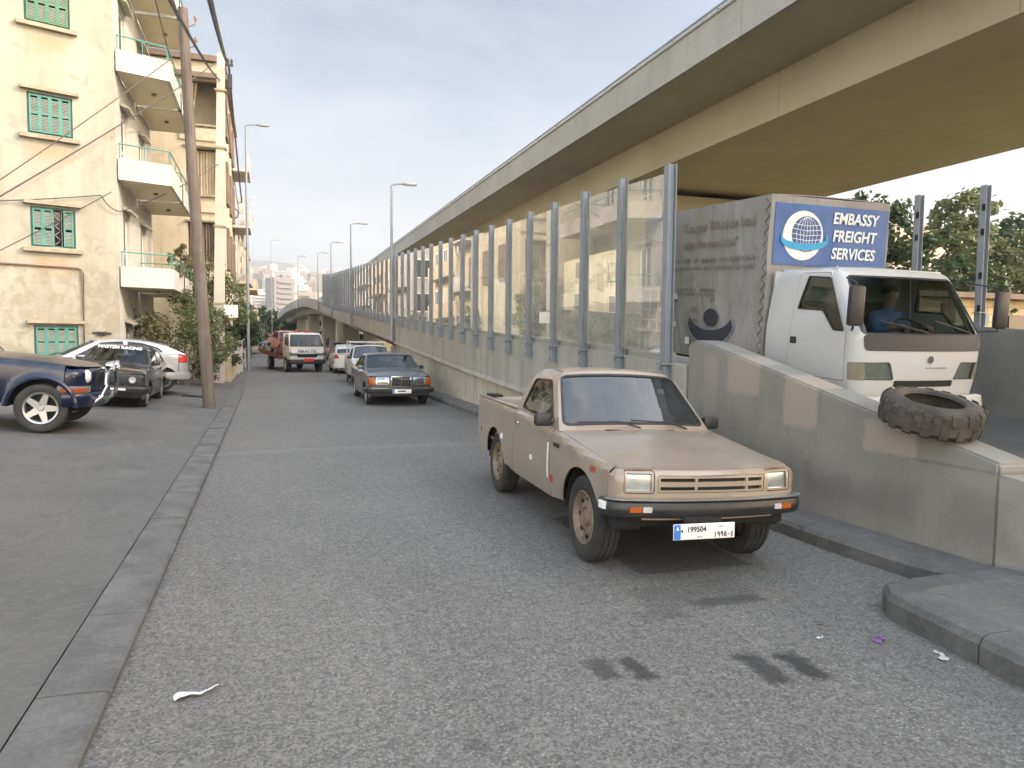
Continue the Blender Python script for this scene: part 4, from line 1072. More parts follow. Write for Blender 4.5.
def build_tow_truck(loc, rot):
    body = paint('tow_white', (.66, .64, .60), .35, .2)
    t = thing('tow_truck', 'white tow truck with amber beacon carrying a red car on its tilted bed', 'truck', loc, rot)
    c = Cab(t, body, W=.95)
    # blue band of lettering under the screen
    band = rpoly([(-.80, 1.02), (.80, 1.02), (.80, 1.20), (-.80, 1.20)], .02, 2)
    panel('front_band', band, c.f, M_WHITEP, t, du=.1, dv=.1, th=.008, off=.008, center=c.k.cen)
    text('front_lettering', 'FERAS TEL', .20, plain('sign_navy', (.02, .04, .18), .6), t, (0, c.f(0, 1.1)[1]-.02, 1.11), offset=.002, sx=1.1)
    panel('grille', rpoly([(-.5, .80), (.5, .80), (.55, .98), (-.55, .98)], .02, 2), c.f, M_DARK, t, du=.1, dv=.06, off=.008, center=c.k.cen)
    c.bumper(M_BLACK); c.mirrors(); c.wipers()
    number_plate(t, (.05, -.10, .66), (0, 0, 0), .52, .16, red=True)
    for x in (-.35, .2): MB().lathe([(0, .11), (.06, .12), (.14, .09), (.16, .001)], 16, 'z', (x, .9, 2.11)).build('beacon', M_AMBER, t)
    bed = mottled('bed_red', (.26, .06, .05), (.16, .07, .05), 3., .7)
    m = MB(); M = Matrix.Rotation(R(3), 3, 'X')
    m.box((0, 4.5, .86), (2.2, 5.6, .10), M); 
    for s in (-1, 1): m.box((s*1.08, 4.5, .96), (.06, 5.6, .22), M)
    m.box((0, 1.75, 1.7), (2.1, .08, .12)); m.box((-1., 1.75, 1.4), (.08, .08, .8)); m.box((1., 1.75, 1.4), (.08, .08, .8)); m.build('tilt_bed', bed, t)
    m = MB()
    for s in (-1, 1): m.box((s*.40, 3.9, .70), (.12, 6.2, .22))
    m.build('chassis', M_DARK, t)
    for y in (.95, 5.2):
        for s in (-1, 1): wheel(t, s*.82, y, .40, .26, s, 'cap', plain('rim_grey', (.35, .35, .35), .5))
    return t
# ------------------------------------------------------------------ the setting
tb_x = interp([(-30, -.80), (22, -.80), (34, -.95), (56, -1.27), (120, -2.0)])      # road-side edge of the left kerb
def kx(y): return tb_x(y)
def ground_z(x, y):
    d = kx(y)-.35-x
    return 0. if d < -.35 else (.05 if d < 0 else min(.06+.085*d, .37))
M_ROAD = None
def road_mat():
    m, nt, out = new_mat('asphalt')
    v = coord(nt)
    big = noise(nt, v, .35, 5, .6); mid = noise(nt, v, 2.4, 5, .65); fine = noise(nt, v, 90., 4, .75)
    lane = noise(nt, coord(nt, (1.2, .05, 1)), 1.3, 4, .55)
    col = mixc(nt, ramp(nt, big, .32, .68), (.120, .118, .114), (.155, .152, .147))
    col = mixc(nt, math_n(nt, 'MULTIPLY', ramp(nt, lane, .35, .7), .45), col, (.105, .103, .100))
    col = mixc(nt, math_n(nt, 'MULTIPLY', ramp(nt, mid, .55, .8), .35), col, (.16, .155, .145))
    vo = nd(nt, 'ShaderNodeTexVoronoi', {'Vector': v, 'Scale': 72.})
    stone = math_n(nt, 'LESS_THAN', vo.outputs['Distance'], .30)
    sep = nd(nt, 'ShaderNodeSeparateColor', {0: vo.outputs['Color']})
    pale = math_n(nt, 'MULTIPLY', stone, math_n(nt, 'GREATER_THAN', sep.outputs[0], .62))
    pale = math_n(nt, 'MULTIPLY', pale, math_n(nt, 'ADD', .25, math_n(nt, 'MULTIPLY', ramp(nt, mid, .35, .65), .75)))
    col = mixc(nt, math_n(nt, 'MULTIPLY', pale, .75), col, (.35, .34, .32))
    dark = math_n(nt, 'MULTIPLY', stone, math_n(nt, 'LESS_THAN', sep.outputs[1], .3))
    col = mixc(nt, math_n(nt, 'MULTIPLY', dark, .6), col, (.045, .045, .044))
    # aggregate and worn binder: small patches a few centimetres across
    a1 = noise(nt, v, 16., 5, .75); a2 = noise(nt, v, 42., 3, .7); a3 = noise(nt, coord(nt, (1, .35, 1)), 6., 5, .7)
    col = mixc(nt, math_n(nt, 'MULTIPLY', ramp(nt, a1, .50, .66), .42), col, (.205, .20, .19))
    col = mixc(nt, math_n(nt, 'MULTIPLY', ramp(nt, a1, .48, .34), .45), col, (.075, .074, .072))
    col = mixc(nt, math_n(nt, 'MULTIPLY', ramp(nt, a3, .54, .72), .30), col, (.19, .18, .165))
    col = mixc(nt, math_n(nt, 'MULTIPLY', ramp(nt, a2, .56, .70), .35), col, (.06, .059, .057))
    cell = math_n(nt, 'ADD', .62, math_n(nt, 'MULTIPLY', sep.outputs[2], .76))
    col = nd(nt, 'ShaderNodeVectorMath', {0: col, 1: nd(nt, 'ShaderNodeCombineXYZ', {0: math_n(nt, 'MULTIPLY', cell, 1.02), 1: cell, 2: math_n(nt, 'MULTIPLY', cell, .95)}).outputs[0]}, operation='MULTIPLY').outputs[0]
    # oil and damp marks with their own outlines; last, a darker patch under the pickup
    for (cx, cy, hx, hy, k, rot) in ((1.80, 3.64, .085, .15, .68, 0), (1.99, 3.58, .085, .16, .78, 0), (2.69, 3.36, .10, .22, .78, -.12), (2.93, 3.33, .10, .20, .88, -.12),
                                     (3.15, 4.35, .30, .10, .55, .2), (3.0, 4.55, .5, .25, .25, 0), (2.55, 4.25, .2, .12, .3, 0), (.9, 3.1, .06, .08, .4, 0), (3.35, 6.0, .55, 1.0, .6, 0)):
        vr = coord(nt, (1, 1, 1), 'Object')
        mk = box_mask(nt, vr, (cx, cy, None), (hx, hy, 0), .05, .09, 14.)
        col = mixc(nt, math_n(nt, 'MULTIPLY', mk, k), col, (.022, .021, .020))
    for (cx, cy, hx, hy, k, cc) in ((3.75, 4.35, .35, .07, .45, (.22, .16, .10)), (1.6, 12.4, 3.0, .25, .35, (.19, .185, .175)), (.9, 9.0, 1.4, .06, .3, (.06, .06, .06)), (2.0, 18., 3.0, 1.6, .35, (.10, .098, .094)), (1.2, 27., 2.4, 3., .4, (.15, .147, .14))):
        mk = box_mask(nt, coord(nt), (cx, cy, None), (hx, hy, 0), .12, .25, 4.)
        col = mixc(nt, math_n(nt, 'MULTIPLY', mk, k), col, cc)
    # fine cracks
    vc = nd(nt, 'ShaderNodeTexVoronoi', {'Vector': nd(nt, 'ShaderNodeVectorMath', {0: coord(nt, (.5, .3, 1)), 1: nd(nt, 'ShaderNodeTexNoise', {'Vector': v, 'Scale': 1.2, 'Detail': 5}).outputs[1]}, operation='ADD').outputs[0], 'Scale': 1.1}, feature='DISTANCE_TO_EDGE')
    cr = math_n(nt, 'MULTIPLY', math_n(nt, 'LESS_THAN', vc.outputs[0], .004), ramp(nt, big, .56, .64))
    col = mixc(nt, math_n(nt, 'MULTIPLY', cr, .3), col, (.05, .05, .05))
    h = math_n(nt, 'ADD', math_n(nt, 'MULTIPLY', fine, .6), math_n(nt, 'MULTIPLY', stone, .5))
    finish(nt, out, col, .9, 0., bump(nt, h, .7, .008))
    return m
def pavement_mat(name, a, b, cracks=True):
    m, nt, out = new_mat(name)
    v = coord(nt)
    n1 = noise(nt, v, .8, 6, .62); n2 = noise(nt, v, 70., 4, .75); n3 = noise(nt, v, 5., 5, .7)
    col = mixc(nt, ramp(nt, n1, .35, .68), a, b)
    col = mixc(nt, math_n(nt, 'MULTIPLY', ramp(nt, n3, .52, .8), .4), col, tuple(x*.62 for x in a))
    col = mixc(nt, .16, col, mixc(nt, n2, (0, 0, 0), (1, 1, 1)), 'OVERLAY')
    b1_ = noise(nt, v, 19., 5, .75); b2_ = noise(nt, coord(nt, (1, .4, 1)), 1.7, 6, .7, .8)
    col = mixc(nt, math_n(nt, 'MULTIPLY', ramp(nt, b1_, .50, .68), .40), col, tuple(x*1.55 for x in b))
    col = mixc(nt, math_n(nt, 'MULTIPLY', ramp(nt, b2_, .56, .64), .38), col, tuple(x*.66 for x in a))
    col = mixc(nt, math_n(nt, 'MULTIPLY', ramp(nt, b2_, .46, .36), .35), col, tuple(x*1.4 for x in b))
    if cracks:
        wob = nd(nt, 'ShaderNodeTexNoise', {'Vector': v, 'Scale': 1.6, 'Detail': 6}).outputs[1]
        vc = nd(nt, 'ShaderNodeTexVoronoi', {'Vector': nd(nt, 'ShaderNodeVectorMath', {0: coord(nt, (.42, .36, 1)), 1: wob}, operation='ADD').outputs[0], 'Scale': .9}, feature='DISTANCE_TO_EDGE')
        cr = math_n(nt, 'MULTIPLY', math_n(nt, 'LESS_THAN', vc.outputs[0], .006), ramp(nt, n1, .50, .58))
        col = mixc(nt, math_n(nt, 'MULTIPLY', cr, .5), col, (.025, .025, .024))
    finish(nt, out, col, .9, 0., bump(nt, n2, .3, .004))
    return m
M_CONC = mottled('concrete', (.30, .285, .25), (.36, .345, .305), .9, .85, .25, .006, .55, (.16, .15, .13), 35.)
M_KERB = mottled('kerb_stone', (.080, .079, .074), (.132, .128, .120), 3.4, .9, .4, .006, 0., None, 45., .2)
M_PAVE = pavement_mat('pavement_asphalt', (.083, .081, .076), (.108, .105, .098))
M_SIDE = pavement_mat('pavement_concrete', (.105, .103, .097), (.145, .142, .134), False)
def deck_mat():
    m, nt, out = new_mat('flyover_concrete')
    v = coord(nt)
    n1 = noise(nt, v, .35, 6, .62); n2 = noise(nt, v, 25., 4, .7); n3 = noise(nt, coord(nt, (1, .12, 1)), .9, 5, .65); n4 = noise(nt, v, .16, 4, .6, .5)
    col = mixc(nt, ramp(nt, n1, .33, .68), (.395, .352, .235), (.46, .415, .29))
    col = mixc(nt, math_n(nt, 'MULTIPLY', ramp(nt, n3, .52, .78), .35), col, (.27, .235, .16))
    col = mixc(nt, math_n(nt, 'MULTIPLY', ramp(nt, n4, .60, .72), .35), col, (.30, .27, .20))
    sep = nd(nt, 'ShaderNodeSeparateXYZ', {0: v})
    for period, wdt, k, ax in ((6., .012, .5, 1), (2.44, .006, .22, 1), (1.36, .005, .16, 0)):     # board marks and pour joints
        fr = math_n(nt, 'ABSOLUTE', math_n(nt, 'SUBTRACT', math_n(nt, 'FRACT', math_n(nt, 'MULTIPLY', sep.outputs[ax], 1/period)), .5))
        col = mixc(nt, math_n(nt, 'MULTIPLY', math_n(nt, 'LESS_THAN', fr, wdt/period), k), col, (.16, .14, .10))
    col = mixc(nt, .08, col, mixc(nt, n2, (0, 0, 0), (1, 1, 1)), 'OVERLAY')
    finish(nt, out, col, .85, 0., bump(nt, n2, .15, .01)); return m
M_DECK = deck_mat()
M_FASCIA = mottled('fascia_concrete', (.33, .32, .285), (.40, .39, .35), .5, .85, .2, .008, .4, (.28, .26, .22), 30.)

# ground sheet with the hillside of the town far beyond
def hill_z(x, y):
    d = max(0, y-400)
    z = .094*d
    if y > 1720: z = .094*1320-(y-1720)*.02
    return z*(1+.10*math.sin(x*.011+1)+.06*math.sin(x*.027+y*.006))-.05
m = MB()
xs = [-1500, -900, -500, -320]+[-300+30*i for i in range(29)]+[600, 900, 1500]
ys = [-300, -60, 0, 60, 120, 180, 235]+[300, 370]+[400+60*i for i in range(24)]+[2000, 2600]
for y in ys:
    for x in xs: m.v.append((x, y, hill_z(x, y)))
W_ = len(xs)
for j in range(len(ys)-1):
    for i in range(W_-1): m.f.append((j*W_+i, j*W_+i+1, (j+1)*W_+i+1, (j+1)*W_+i)); m.m.append(0)
struct(m.build('ground', mottled('earth_ground', (.10, .115, .06), (.20, .18, .12), .06, .95, .3, .05, fine=3.)))
m = MB()
n = 40
for i in range(n+1):
    x = -1400+2800*i/n; h = 238+10*math.sin(x*.008+2)+6*math.sin(x*.021)-max(0, x+150)*.14
    for (yy, k) in ((1750, .5), (1950, .75), (2150, .9), (2300, 1.0), (2400, .9)): m.v.append((x, yy, h*k+5*math.sin(x*.03+yy)))
for i in range(n):
    for j in range(4): m.f.append((i*5+j, (i+1)*5+j, (i+1)*5+j+1, i*5+j+1)); m.m.append(0)
struct(m.build('hill', mottled('hill_scrub', (.10, .12, .07), (.17, .16, .11), .01, .95, 0)))

# street
ry = [-25+2.5*i for i in range(60)]
m = MB()
for y in ry: m.v += [(kx(y)-.05, y, 0), (1.2, y, .015), (2.6, y, .015), (5.05, y, 0), (11., y, 0)] if y > 9.9 else [(kx(y)-.05, y, 0), (1.2, y, .015), (2.6, y, .015), (5.05, y, 0), (5.2, y, 0)]
for j in range(len(ry)-1):
    for i in range(4): m.f.append((j*5+i, j*5+i+1, j*5+i+6, j*5+i+5)); m.m.append(0)
struct(m.build('road', road_mat()))
m = MB()
px = [0, .25, .8, 1.6, 2.6, 3.6, 5., 9., 26.]
pr_ = random.Random(3)
for y in ry:
    for d in px: m.v.append((kx(y)-.345-d, y, ground_z(kx(y)-.35-d, y)+(pr_.uniform(-.006, .006) if d > .3 else -.004)))
for j in range(len(ry)-1):
    for i in range(len(px)-1): m.f.append((j*9+i+1, j*9+i, (j+1)*9+i, (j+1)*9+i+1)); m.m.append(0)
struct(m.build('pavement', M_PAVE))

def stones(path, sec, length, gap=.012, jit=.0):
    """kerb stones laid end to end along a path"""
    path = [V(p) for p in path]; m = MB()
    cum = [0.]
    for a, b in zip(path, path[1:]): cum.append(cum[-1]+(b-a).length)
    def at(s):
        i = max(0, min(len(path)-2, next((k for k in range(len(cum)-1) if cum[k+1] >= s), len(path)-2)))
        return path[i].lerp(path[i+1], (s-cum[i])/(cum[i+1]-cum[i]))
    s = 0.; rr = random.Random(9)
    while s < cum[-1]-.05:
        L = length*rr.uniform(.85, 1.15); e = min(s+L, cum[-1]); dz = rr.uniform(-jit, jit)
        q = [at(s+(e-s-gap)*k/4)+V((rr.uniform(-jit, jit)*.5, 0, dz)) for k in range(5)]
        m.sweep(q, sec); s = e
    return m
struct(stones([(kx(y), y, 0) for y in ry], [(0, -.05), (0, .035), (-.02, .052), (-.16, .058), (-.335, .060), (-.335, -.05)], 1.25, .014, .004).build('kerb', M_KERB, None, 25))
rk = [(5.02, 3.97, 0), (4.88, 4.3, 0), (4.80, 5.2, 0), (4.76, 7, 0), (4.75, 20, 0), (4.8, 33, 0)]
struct(stones(rk, [(0, -.05), (0, .105), (.03, .14), (.18, .150), (.18, -.05)], 1.6, .012, .003).build('kerb', M_KERB, None, 25))
m = MB()
for y in (3.2, 4.3, 5.2, 7, 12, 20, 28, 33):
    x = interp([(3, 5.2), (4.3, 4.88), (5.2, 4.80), (7, 4.76), (20, 4.75), (110, 4.85)])(y)
    m.v += [(x+.17, y, .145), (5.9 if y < 12 else 5.35, y, .15)]
for j in range(7): m.f.append((2*j, 2*j+1, 2*j+3, 2*j+2)); m.m.append(0)
struct(m.build('pavement', M_SIDE))
# the blunt kerbed island in the lower right corner
nose = [(5.3, 3.96), (4.5, 3.99), (4.24, 3.98), (4.10, 3.92), (4.03, 3.80), (3.99, 3.62), (3.91, 2.73), (3.82, 1.4), (3.70, -1), (3.5, -6)]
struct(stones([(p[0], p[1], 0) for p in nose], [(0, -.05), (0, .13), (-.025, .175), (-.07, .195), (-.26, .20), (-.26, -.05)], 1.15, .012, .003).build('kerb', M_KERB, None, 25))
m = MB(); inner = [(x+(.22 if i > 3 else .1), y-(.22 if i < 5 else 0)) for i, (x, y) in enumerate(nose)]
m.prism(inner+[(9, -6), (9, 3.74)], -.04, .196, 'z')
struct(m.build('island', M_SIDE))

# ------------------------------------------------------------------ ramp
zr = interp([(-12, 0), (3, .40), (6, .60), (9.2, .84), (16.2, 1.13), (30, 1.90), (46, 2.80), (62, 3.72), (78, 4.95), (93, 5.80), (115, 6.05), (139, 5.60), (176, 4.25), (215, 2.4)])
xl = interp([(-12, 5.55), (4, 5.35), (8, 5.15), (12, 5.12), (60, 5.12), (78, 4.75), (93, 3.95), (115, 3.1), (139, 2.1), (176, .4), (215, -2)])
def par(y): return zr(y)+.80
yy = [-12+2*i for i in range(115)]
m = MB()
for y in yy: m.v += [(xl(y)+.2, y, zr(y)), (xl(y)+5.9, y, zr(y))]
for j in range(len(yy)-1): m.f.append((2*j, 2*j+1, 2*j+3, 2*j+2)); m.m.append(0)
struct(m.build('ramp_road', mottled('ramp_asphalt', (.085, .084, .082), (.12, .118, .112), .7, .9, .4, .006, fine=70.)))
ramp_t = thing('ramp_wall', 'long concrete ramp with ribbed side that rises and becomes a bridge on columns', 'ramp', (0, 0, 0))
wy = [8.16+2.6*i for i in range(9)]; wy[-1] = 30.9
m = MB()
for a, b in zip(wy, wy[1:]):
    a2, b2 = a+.006, b-.006
    for (x0, x1, d0, d1) in ((5.125, 5.30, -.98, 0.), ):
        vs = [(x, y, par(y)+d) for y in (a2, b2) for x in (x0, x1) for d in (d0, d1)]
        m.add(vs, [(0, 1, 3, 2), (4, 6, 7, 5), (0, 4, 5, 1), (2, 3, 7, 6), (0, 2, 6, 4), (1, 5, 7, 3)])
m.build('fascia_band', M_CONC, ramp_t, 20)
m = MB()
for a, b in zip(wy, wy[1:]):
    vs = [(x, y, par(y)+d) for y in (a+.004, b-.004) for (x, d) in ((5.09, -1.10), (5.125, -.985), (5.29, -.985), (5.29, -1.10))]
    m.add(vs, [(0, 1, 2, 3), (7, 6, 5, 4)]+[(i, (i+1) % 4, 4+(i+1) % 4, 4+i) for i in range(4)])
m.build('ledge', M_CONC, ramp_t, 20)
m = MB(); y = 8.16; cg = []
while y < 30.9:
    for (d, x) in ((0, 5.24), (.05, 5.19), (.20, 5.19), (.25, 5.24)): cg.append((x, y+d))
    y += .30
for (x, y) in cg: m.v += [(x, y, .05), (x, y, par(y)-1.09)]
for j in range(len(cg)-1): m.f.append((2*j, 2*j+1, 2*j+3, 2*j+2)); m.m.append(0)
m.build('ribbed_wall', mottled('ribbed_concrete', (.33, .305, .245), (.41, .385, .315), 1.2, .85, .2, .005, .4, (.2, .18, .14)), ramp_t, 20)
m = MB(); m.sweep([(xl(y)+.06, y, par(y)) for y in [8.9+2*i for i in range(12)]], [(.0, -.02), (.0, .06), (.03, .10), (.26, .10), (.28, -.02)]); m.build('parapet_top', M_CONC, ramp_t, 20)
by = [31.0+2*i for i in range(93)]
sec = [(0, -1.05), (0, 0), (.22, 0), (.22, -.79), (5.6, -.79), (5.6, 0), (5.85, 0), (5.85, -1.05), (4.5, -1.25), (4.2, -1.85), (1.6, -1.85), (1.3, -1.25)]
MB().sweep([(xl(y), y, par(y)) for y in by], sec).build('bridge_deck', M_FASCIA, ramp_t, 25)
for yc in (44, 58, 73, 90, 108, 128, 150, 175):
    m = MB(); z1 = par(yc)-1.84
    m.prism(rpoly([(xl(yc)+2.1, yc-.6), (xl(yc)+3.7, yc-.6), (xl(yc)+3.7, yc+.6), (xl(yc)+2.1, yc+.6)], .3, 5), -.1, z1, 'z')
    m.build('bridge_column', M_FASCIA, ramp_t, 40)
m = MB(); m.box((5.55, 31.3, par(31)/2-.6), (.95, .55, par(31)-1.3)); m.box((8.5, 31.3, par(31)/2-.6), (4.6, .5, par(31)-1.3)); m.build('abutment', M_CONC, ramp_t, 20)

# sound barrier on the ramp edge
M_ACR = glass('barrier_acrylic', (.95, .95, .92), 3.0, 1.5, .006, .42, (.60, .58, .51))
bar = thing('sound_barrier', 'tall sound barrier of steel posts and clear panels along the ramp edge', 'sound barrier', (5.06, 0, 0))
post_m = None; pan_m = None; PY = [8.53+1.335*i for i in range(47)]
def hbeam(h, dz):
    m = MB()
    for x in (-.055, .055): m.box((x, 0, h/2), (.011, .125, h))
    m.box((0, 0, h/2), (.10, .010, h)); m.box((-.03, 0, .30), (.16, .15, .02)); m.box((.09, 0, .16), (.10, .17, .24)); 
    for z in (.08, .24):
        for y in (-.045, .045): m.lathe([(-.075, .001), (-.075, .014), (-.06, .014)], 6, 'x', (0, y, z))
    return m.mesh('post')
post_m = hbeam(2.95, 0)
finish_mesh(post_m, 30); post_m.materials.append(M_STEEL)
for i, y in enumerate(PY):
    o = bpy.data.objects.new('post', post_m); COL.objects.link(o); o.parent = bar; o.location = (xl(y)-5.12, y, par(y)-.32)
for i in range(len(PY)-1):
    a, b = PY[i]+.02, PY[i+1]-.02; m = MB()
    vs = [(x, y, par(y)+d) for x in (-.007, .007) for (y, d) in ((a, .11), (b, .11), (b, 2.52), (a, 2.52))]
    vs = [(p[0]+xl((a+b)/2)-5.12, p[1], p[2]) for p in vs]
    m.add(vs, [(0, 1, 2, 3), (7, 6, 5, 4)]+[(k, (k+1) % 4, 4+(k+1) % 4, 4+k) for k in range(4)])
    m.build('clear_panel', M_ACR, bar, 0)

# sloping end wall beside the pickup
def endwall_mat():
    m, nt, out = new_mat('end_wall_concrete')
    v = coord(nt)
    n1 = noise(nt, v, 1.1, 6, .65); n2 = noise(nt, v, 45., 4, .7); n3 = noise(nt, coord(nt, (1, 1, .10)), 3., 5, .7)
    col = mixc(nt, ramp(nt, n1, .35, .68), (.20, .19, .168), (.255, .243, .215))
    col = mixc(nt, math_n(nt, 'MULTIPLY', ramp(nt, n3, .5, .75), .45), col, (.16, .148, .122))
    pk = (.34, .285, .235)
    for (cy, cz, hy, hz, k) in ((7.05, 1.50, .30, .24, .75), (6.15, 1.28, .26, .30, .8), (5.05, 1.03, .30, .17, .75), (7.65, 1.35, .16, .4, .35)):
        col = mixc(nt, math_n(nt, 'MULTIPLY', box_mask(nt, v, (None, cy, cz), (0, hy, hz), .05, .07, 9.), k), col, pk)
    for (cy, cz, hy, hz, k) in ((4.45, .88, .42, .022, .9), (5.4, .45, .7, .22, .40), (4.2, .5, .35, .3, .35), (6.7, .55, .8, .2, .3)):
        col = mixc(nt, math_n(nt, 'MULTIPLY', box_mask(nt, v, (None, cy, cz), (0, hy, hz), .16 if hz > .1 else .05, .16 if hz > .1 else .03, 4.), k), col, (.06, .057, .052) if hz < .1 else (.10, .096, .085))
    col = mixc(nt, .12, col, mixc(nt, n2, (0, 0, 0), (1, 1, 1)), 'OVERLAY')
    finish(nt, out, col, .88, 0., bump(nt, n2, .35, .006))
    return m
M_EW = endwall_mat()
m = MB(); prof = [(8.13, .10), (8.13, 1.84), (7.98, 1.90), (7.75, 1.87), (4.07, .97), (4.05, .95), (4.05, .10)]
bm = bmesh.new()
a = [bm.verts.new((5.165+(8.13-y)*.055, y, z)) for y, z in prof]; b = [bm.verts.new((5.165+(8.13-y)*.055+.36, y, z)) for y, z in prof]
bm.faces.new(a); bm.faces.new(b[::-1])
for i in range(len(prof)): bm.faces.new((a[i], b[i], b[(i+1) % len(prof)], a[(i+1) % len(prof)]))
bmesh.ops.recalc_face_normals(bm, faces=bm.faces[:])
bmesh.ops.bevel(bm, geom=[e for e in bm.edges if e.calc_face_angle(0) > .6], offset=.02, segments=2, affect='EDGES')
ew = link('end_wall', bm, M_EW, None, 30); tag(ew, 'sloping concrete end wall with pinkish repair patches beside the beige pickup', 'wall')
m = MB(); vs = []
for (x, y, z) in ((5.39, 4.04, .88), (5.75, 4.04, .86), (6.15, 2.75, .60), (5.80, 2.75, .62)): vs += [(x, y, .10), (x, y, z)]
m.add(vs, [(0, 2, 3, 1), (2, 4, 5, 3), (4, 6, 7, 5), (6, 0, 1, 7), (1, 3, 5, 7), (0, 6, 4, 2)])
tag(m.build('wall_stub', M_EW), 'low dark concrete stub at the foot of the sloping end wall', 'wall')
# far side of the ramp
m = MB(); ry2 = [1+2*i for i in range(16)]
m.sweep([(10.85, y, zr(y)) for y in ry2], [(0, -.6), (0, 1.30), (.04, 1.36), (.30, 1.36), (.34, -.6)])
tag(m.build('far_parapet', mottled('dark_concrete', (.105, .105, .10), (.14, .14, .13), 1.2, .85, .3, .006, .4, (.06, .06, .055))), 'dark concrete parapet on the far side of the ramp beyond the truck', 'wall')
for i, y in enumerate((9.80, 8.55)):
    t = thing('barrier_post', ('grey steel post without panel behind the truck windscreen', 'grey steel post without panel to the right of the truck')[i], 'post', (10.95, y+.14, zr(y)+1.36), (0, 0, 0), 'bare posts on the far parapet')
    o = bpy.data.objects.new('beam', post_m.copy()); COL.objects.link(o); o.parent = t; o.scale = (.9, .9, 2.27/2.95)
    for z in (.35, .95, 1.75, 2.2): MB().box((-.062, -.03, z*.87), (.03, .05, .10)).build('clip', M_DARK, t)

# ------------------------------------------------------------------ flyover
fly = thing('flyover', 'wide beige concrete flyover on box girder crossing overhead along the street', 'bridge', (0, 0, 0))
Y0, Y1 = -70, 190
m = MB(); m.prism([(10.14, 8.74), (10.14, 9.0), (22.3, 9.0), (22.3, 8.74), (20.15, 8.48), (11.85, 8.48)], Y0, Y1, 'y'); m.build('deck', M_DECK, fly, 20)
m = MB(); m.prism([(11.9, 7.38), (11.9, 8.478), (20.1, 8.478), (20.1, 7.38)], Y0, Y1, 'y'); m.build('box_girder', M_DECK, fly, 20)
m = MB(); y = Y0
while y < Y1:
    m.prism([(10.02, 8.66), (10.02, 8.72), (10.04, 8.74), (10.04, 9.52), (10.0, 9.54), (10.0, 9.60), (10.30, 9.60), (10.30, 9.02), (10.137, 9.02), (10.137, 8.66)], y+.008, y+5.99, 'y'); y += 6
m.build('parapet', M_FASCIA, fly, 20)
m = MB(); m.prism([(22.2, 8.7), (22.2, 9.6), (22.45, 9.6), (22.45, 8.7)], Y0, Y1, 'y'); m.build('parapet', M_FASCIA, fly, 20)
m = MB(); m.tube([(10.13, Y0, 9.76), (10.13, Y1, 9.76)], .035, 6)
y = Y0+1
while y < Y1: m.box((10.13, y, 9.68), (.06, .10, .17)); y += 2.
m.build('railing', M_STEEL, fly, 20)
for yp in (-22, 23.3, 62, 102, 142):
    m = MB(); m.prism(rpoly([(12.6, 0), (19.4, 0), (19.4, 2.0), (12.6, 2.0)], .9, 6), -.1, 7.17, 'z'); m.v = [(x, y+yp, z) for x, y, z in m.v]
    p = m.build('pier', M_DECK, fly, 40)
    m = MB()
    for x in (13.6, 16, 18.4): m.box((x, yp+1., 7.275), (.7, .7, .20))
    m.build('bearing', M_DARK, p, 0)
# ------------------------------------------------------------------ buildings
def plaster_mat(name, a, b, stain=(.22, .175, .105), cut=True):
    m, nt, out = new_mat(name)
    v = coord(nt)
    n1 = noise(nt, v, .55, 6, .65); n2 = noise(nt, v, 30., 4, .7); n3 = noise(nt, coord(nt, (1, 1, .08)), 1.6, 6, .7); n4 = noise(nt, v, 1.9, 5, .6, .8)
    col = mixc(nt, ramp(nt, n1, .32, .68), a, b)
    col = mixc(nt, math_n(nt, 'MULTIPLY', ramp(nt, n3, .46, .76), .50), col, stain)
    col = mixc(nt, math_n(nt, 'MULTIPLY', ramp(nt, n4, .54, .68), .42), col, tuple(x*.62 for x in a))
    if cut:   # patched render low on the wall
        sep = nd(nt, 'ShaderNodeSeparateXYZ', {0: v})
        low = ramp(nt, sep.outputs[2], 4.2, 3.7)
        vo = noise(nt, v, 2.6, 7, .68, .5)
        col = mixc(nt, math_n(nt, 'MULTIPLY', math_n(nt, 'MULTIPLY', low, ramp(nt, vo, .46, .56)), .5), col, (.23, .19, .125))
    if cut:   # rusty wash below the sills
        vr = coord(nt, (1, 1, 1), 'Object', (0, 0, -R(19.8)))
        for zz in (4.0, 7.16, 10.2):
            mk = box_mask(nt, vr, (4.34-1.65, None, zz-.12), (.62, 0, .34), .35, .22, 3.)
            col = mixc(nt, math_n(nt, 'MULTIPLY', mk, .55), col, (.36, .25, .11))
    col = mixc(nt, .08, col, mixc(nt, n2, (0, 0, 0), (1, 1, 1)), 'OVERLAY')
    finish(nt, out, col, .9, 0., bump(nt, n2, .25, .008))
    return m
M_PL1 = plaster_mat('cream_render', (.325, .303, .245), (.385, .365, .302))
M_PL2 = plaster_mat('yellow_render', (.50, .44, .31), (.56, .50, .37), cut=False)
M_WHITE = mottled('white_render', (.41, .395, .355), (.48, .465, .425), .8, .85, .15, .005, .3, (.40, .36, .28), 25.)
M_SOFF = mottled('balcony_soffit', (.64, .56, .40), (.70, .62, .46), .8, .9, .1, .005)
M_TEAL = mottled('teal_shutter', (.06, .20, .165), (.085, .25, .21), 5., .6, .1, .002, 0, None, 30.)
M_GREEN = mottled('green_shutter', (.045, .16, .085), (.07, .20, .115), 5., .6, .1, .002, 0, None, 30.)
M_SLAT = mottled('shutter_slat', (.20, .24, .20), (.27, .30, .25), 6., .7, .1, .002)
M_SILL = mottled('sill_stone', (.26, .22, .16), (.36, .31, .23), 3., .9, .3, .004)
M_PANE = plain('window_pane', (.02, .025, .03), .08)
M_RAIL = plain('green_rail', (.06, .24, .20), .5)
M_CURT = mottled('curtain_cloth', (.46, .38, .27), (.56, .48, .36), 2., .9, 0)
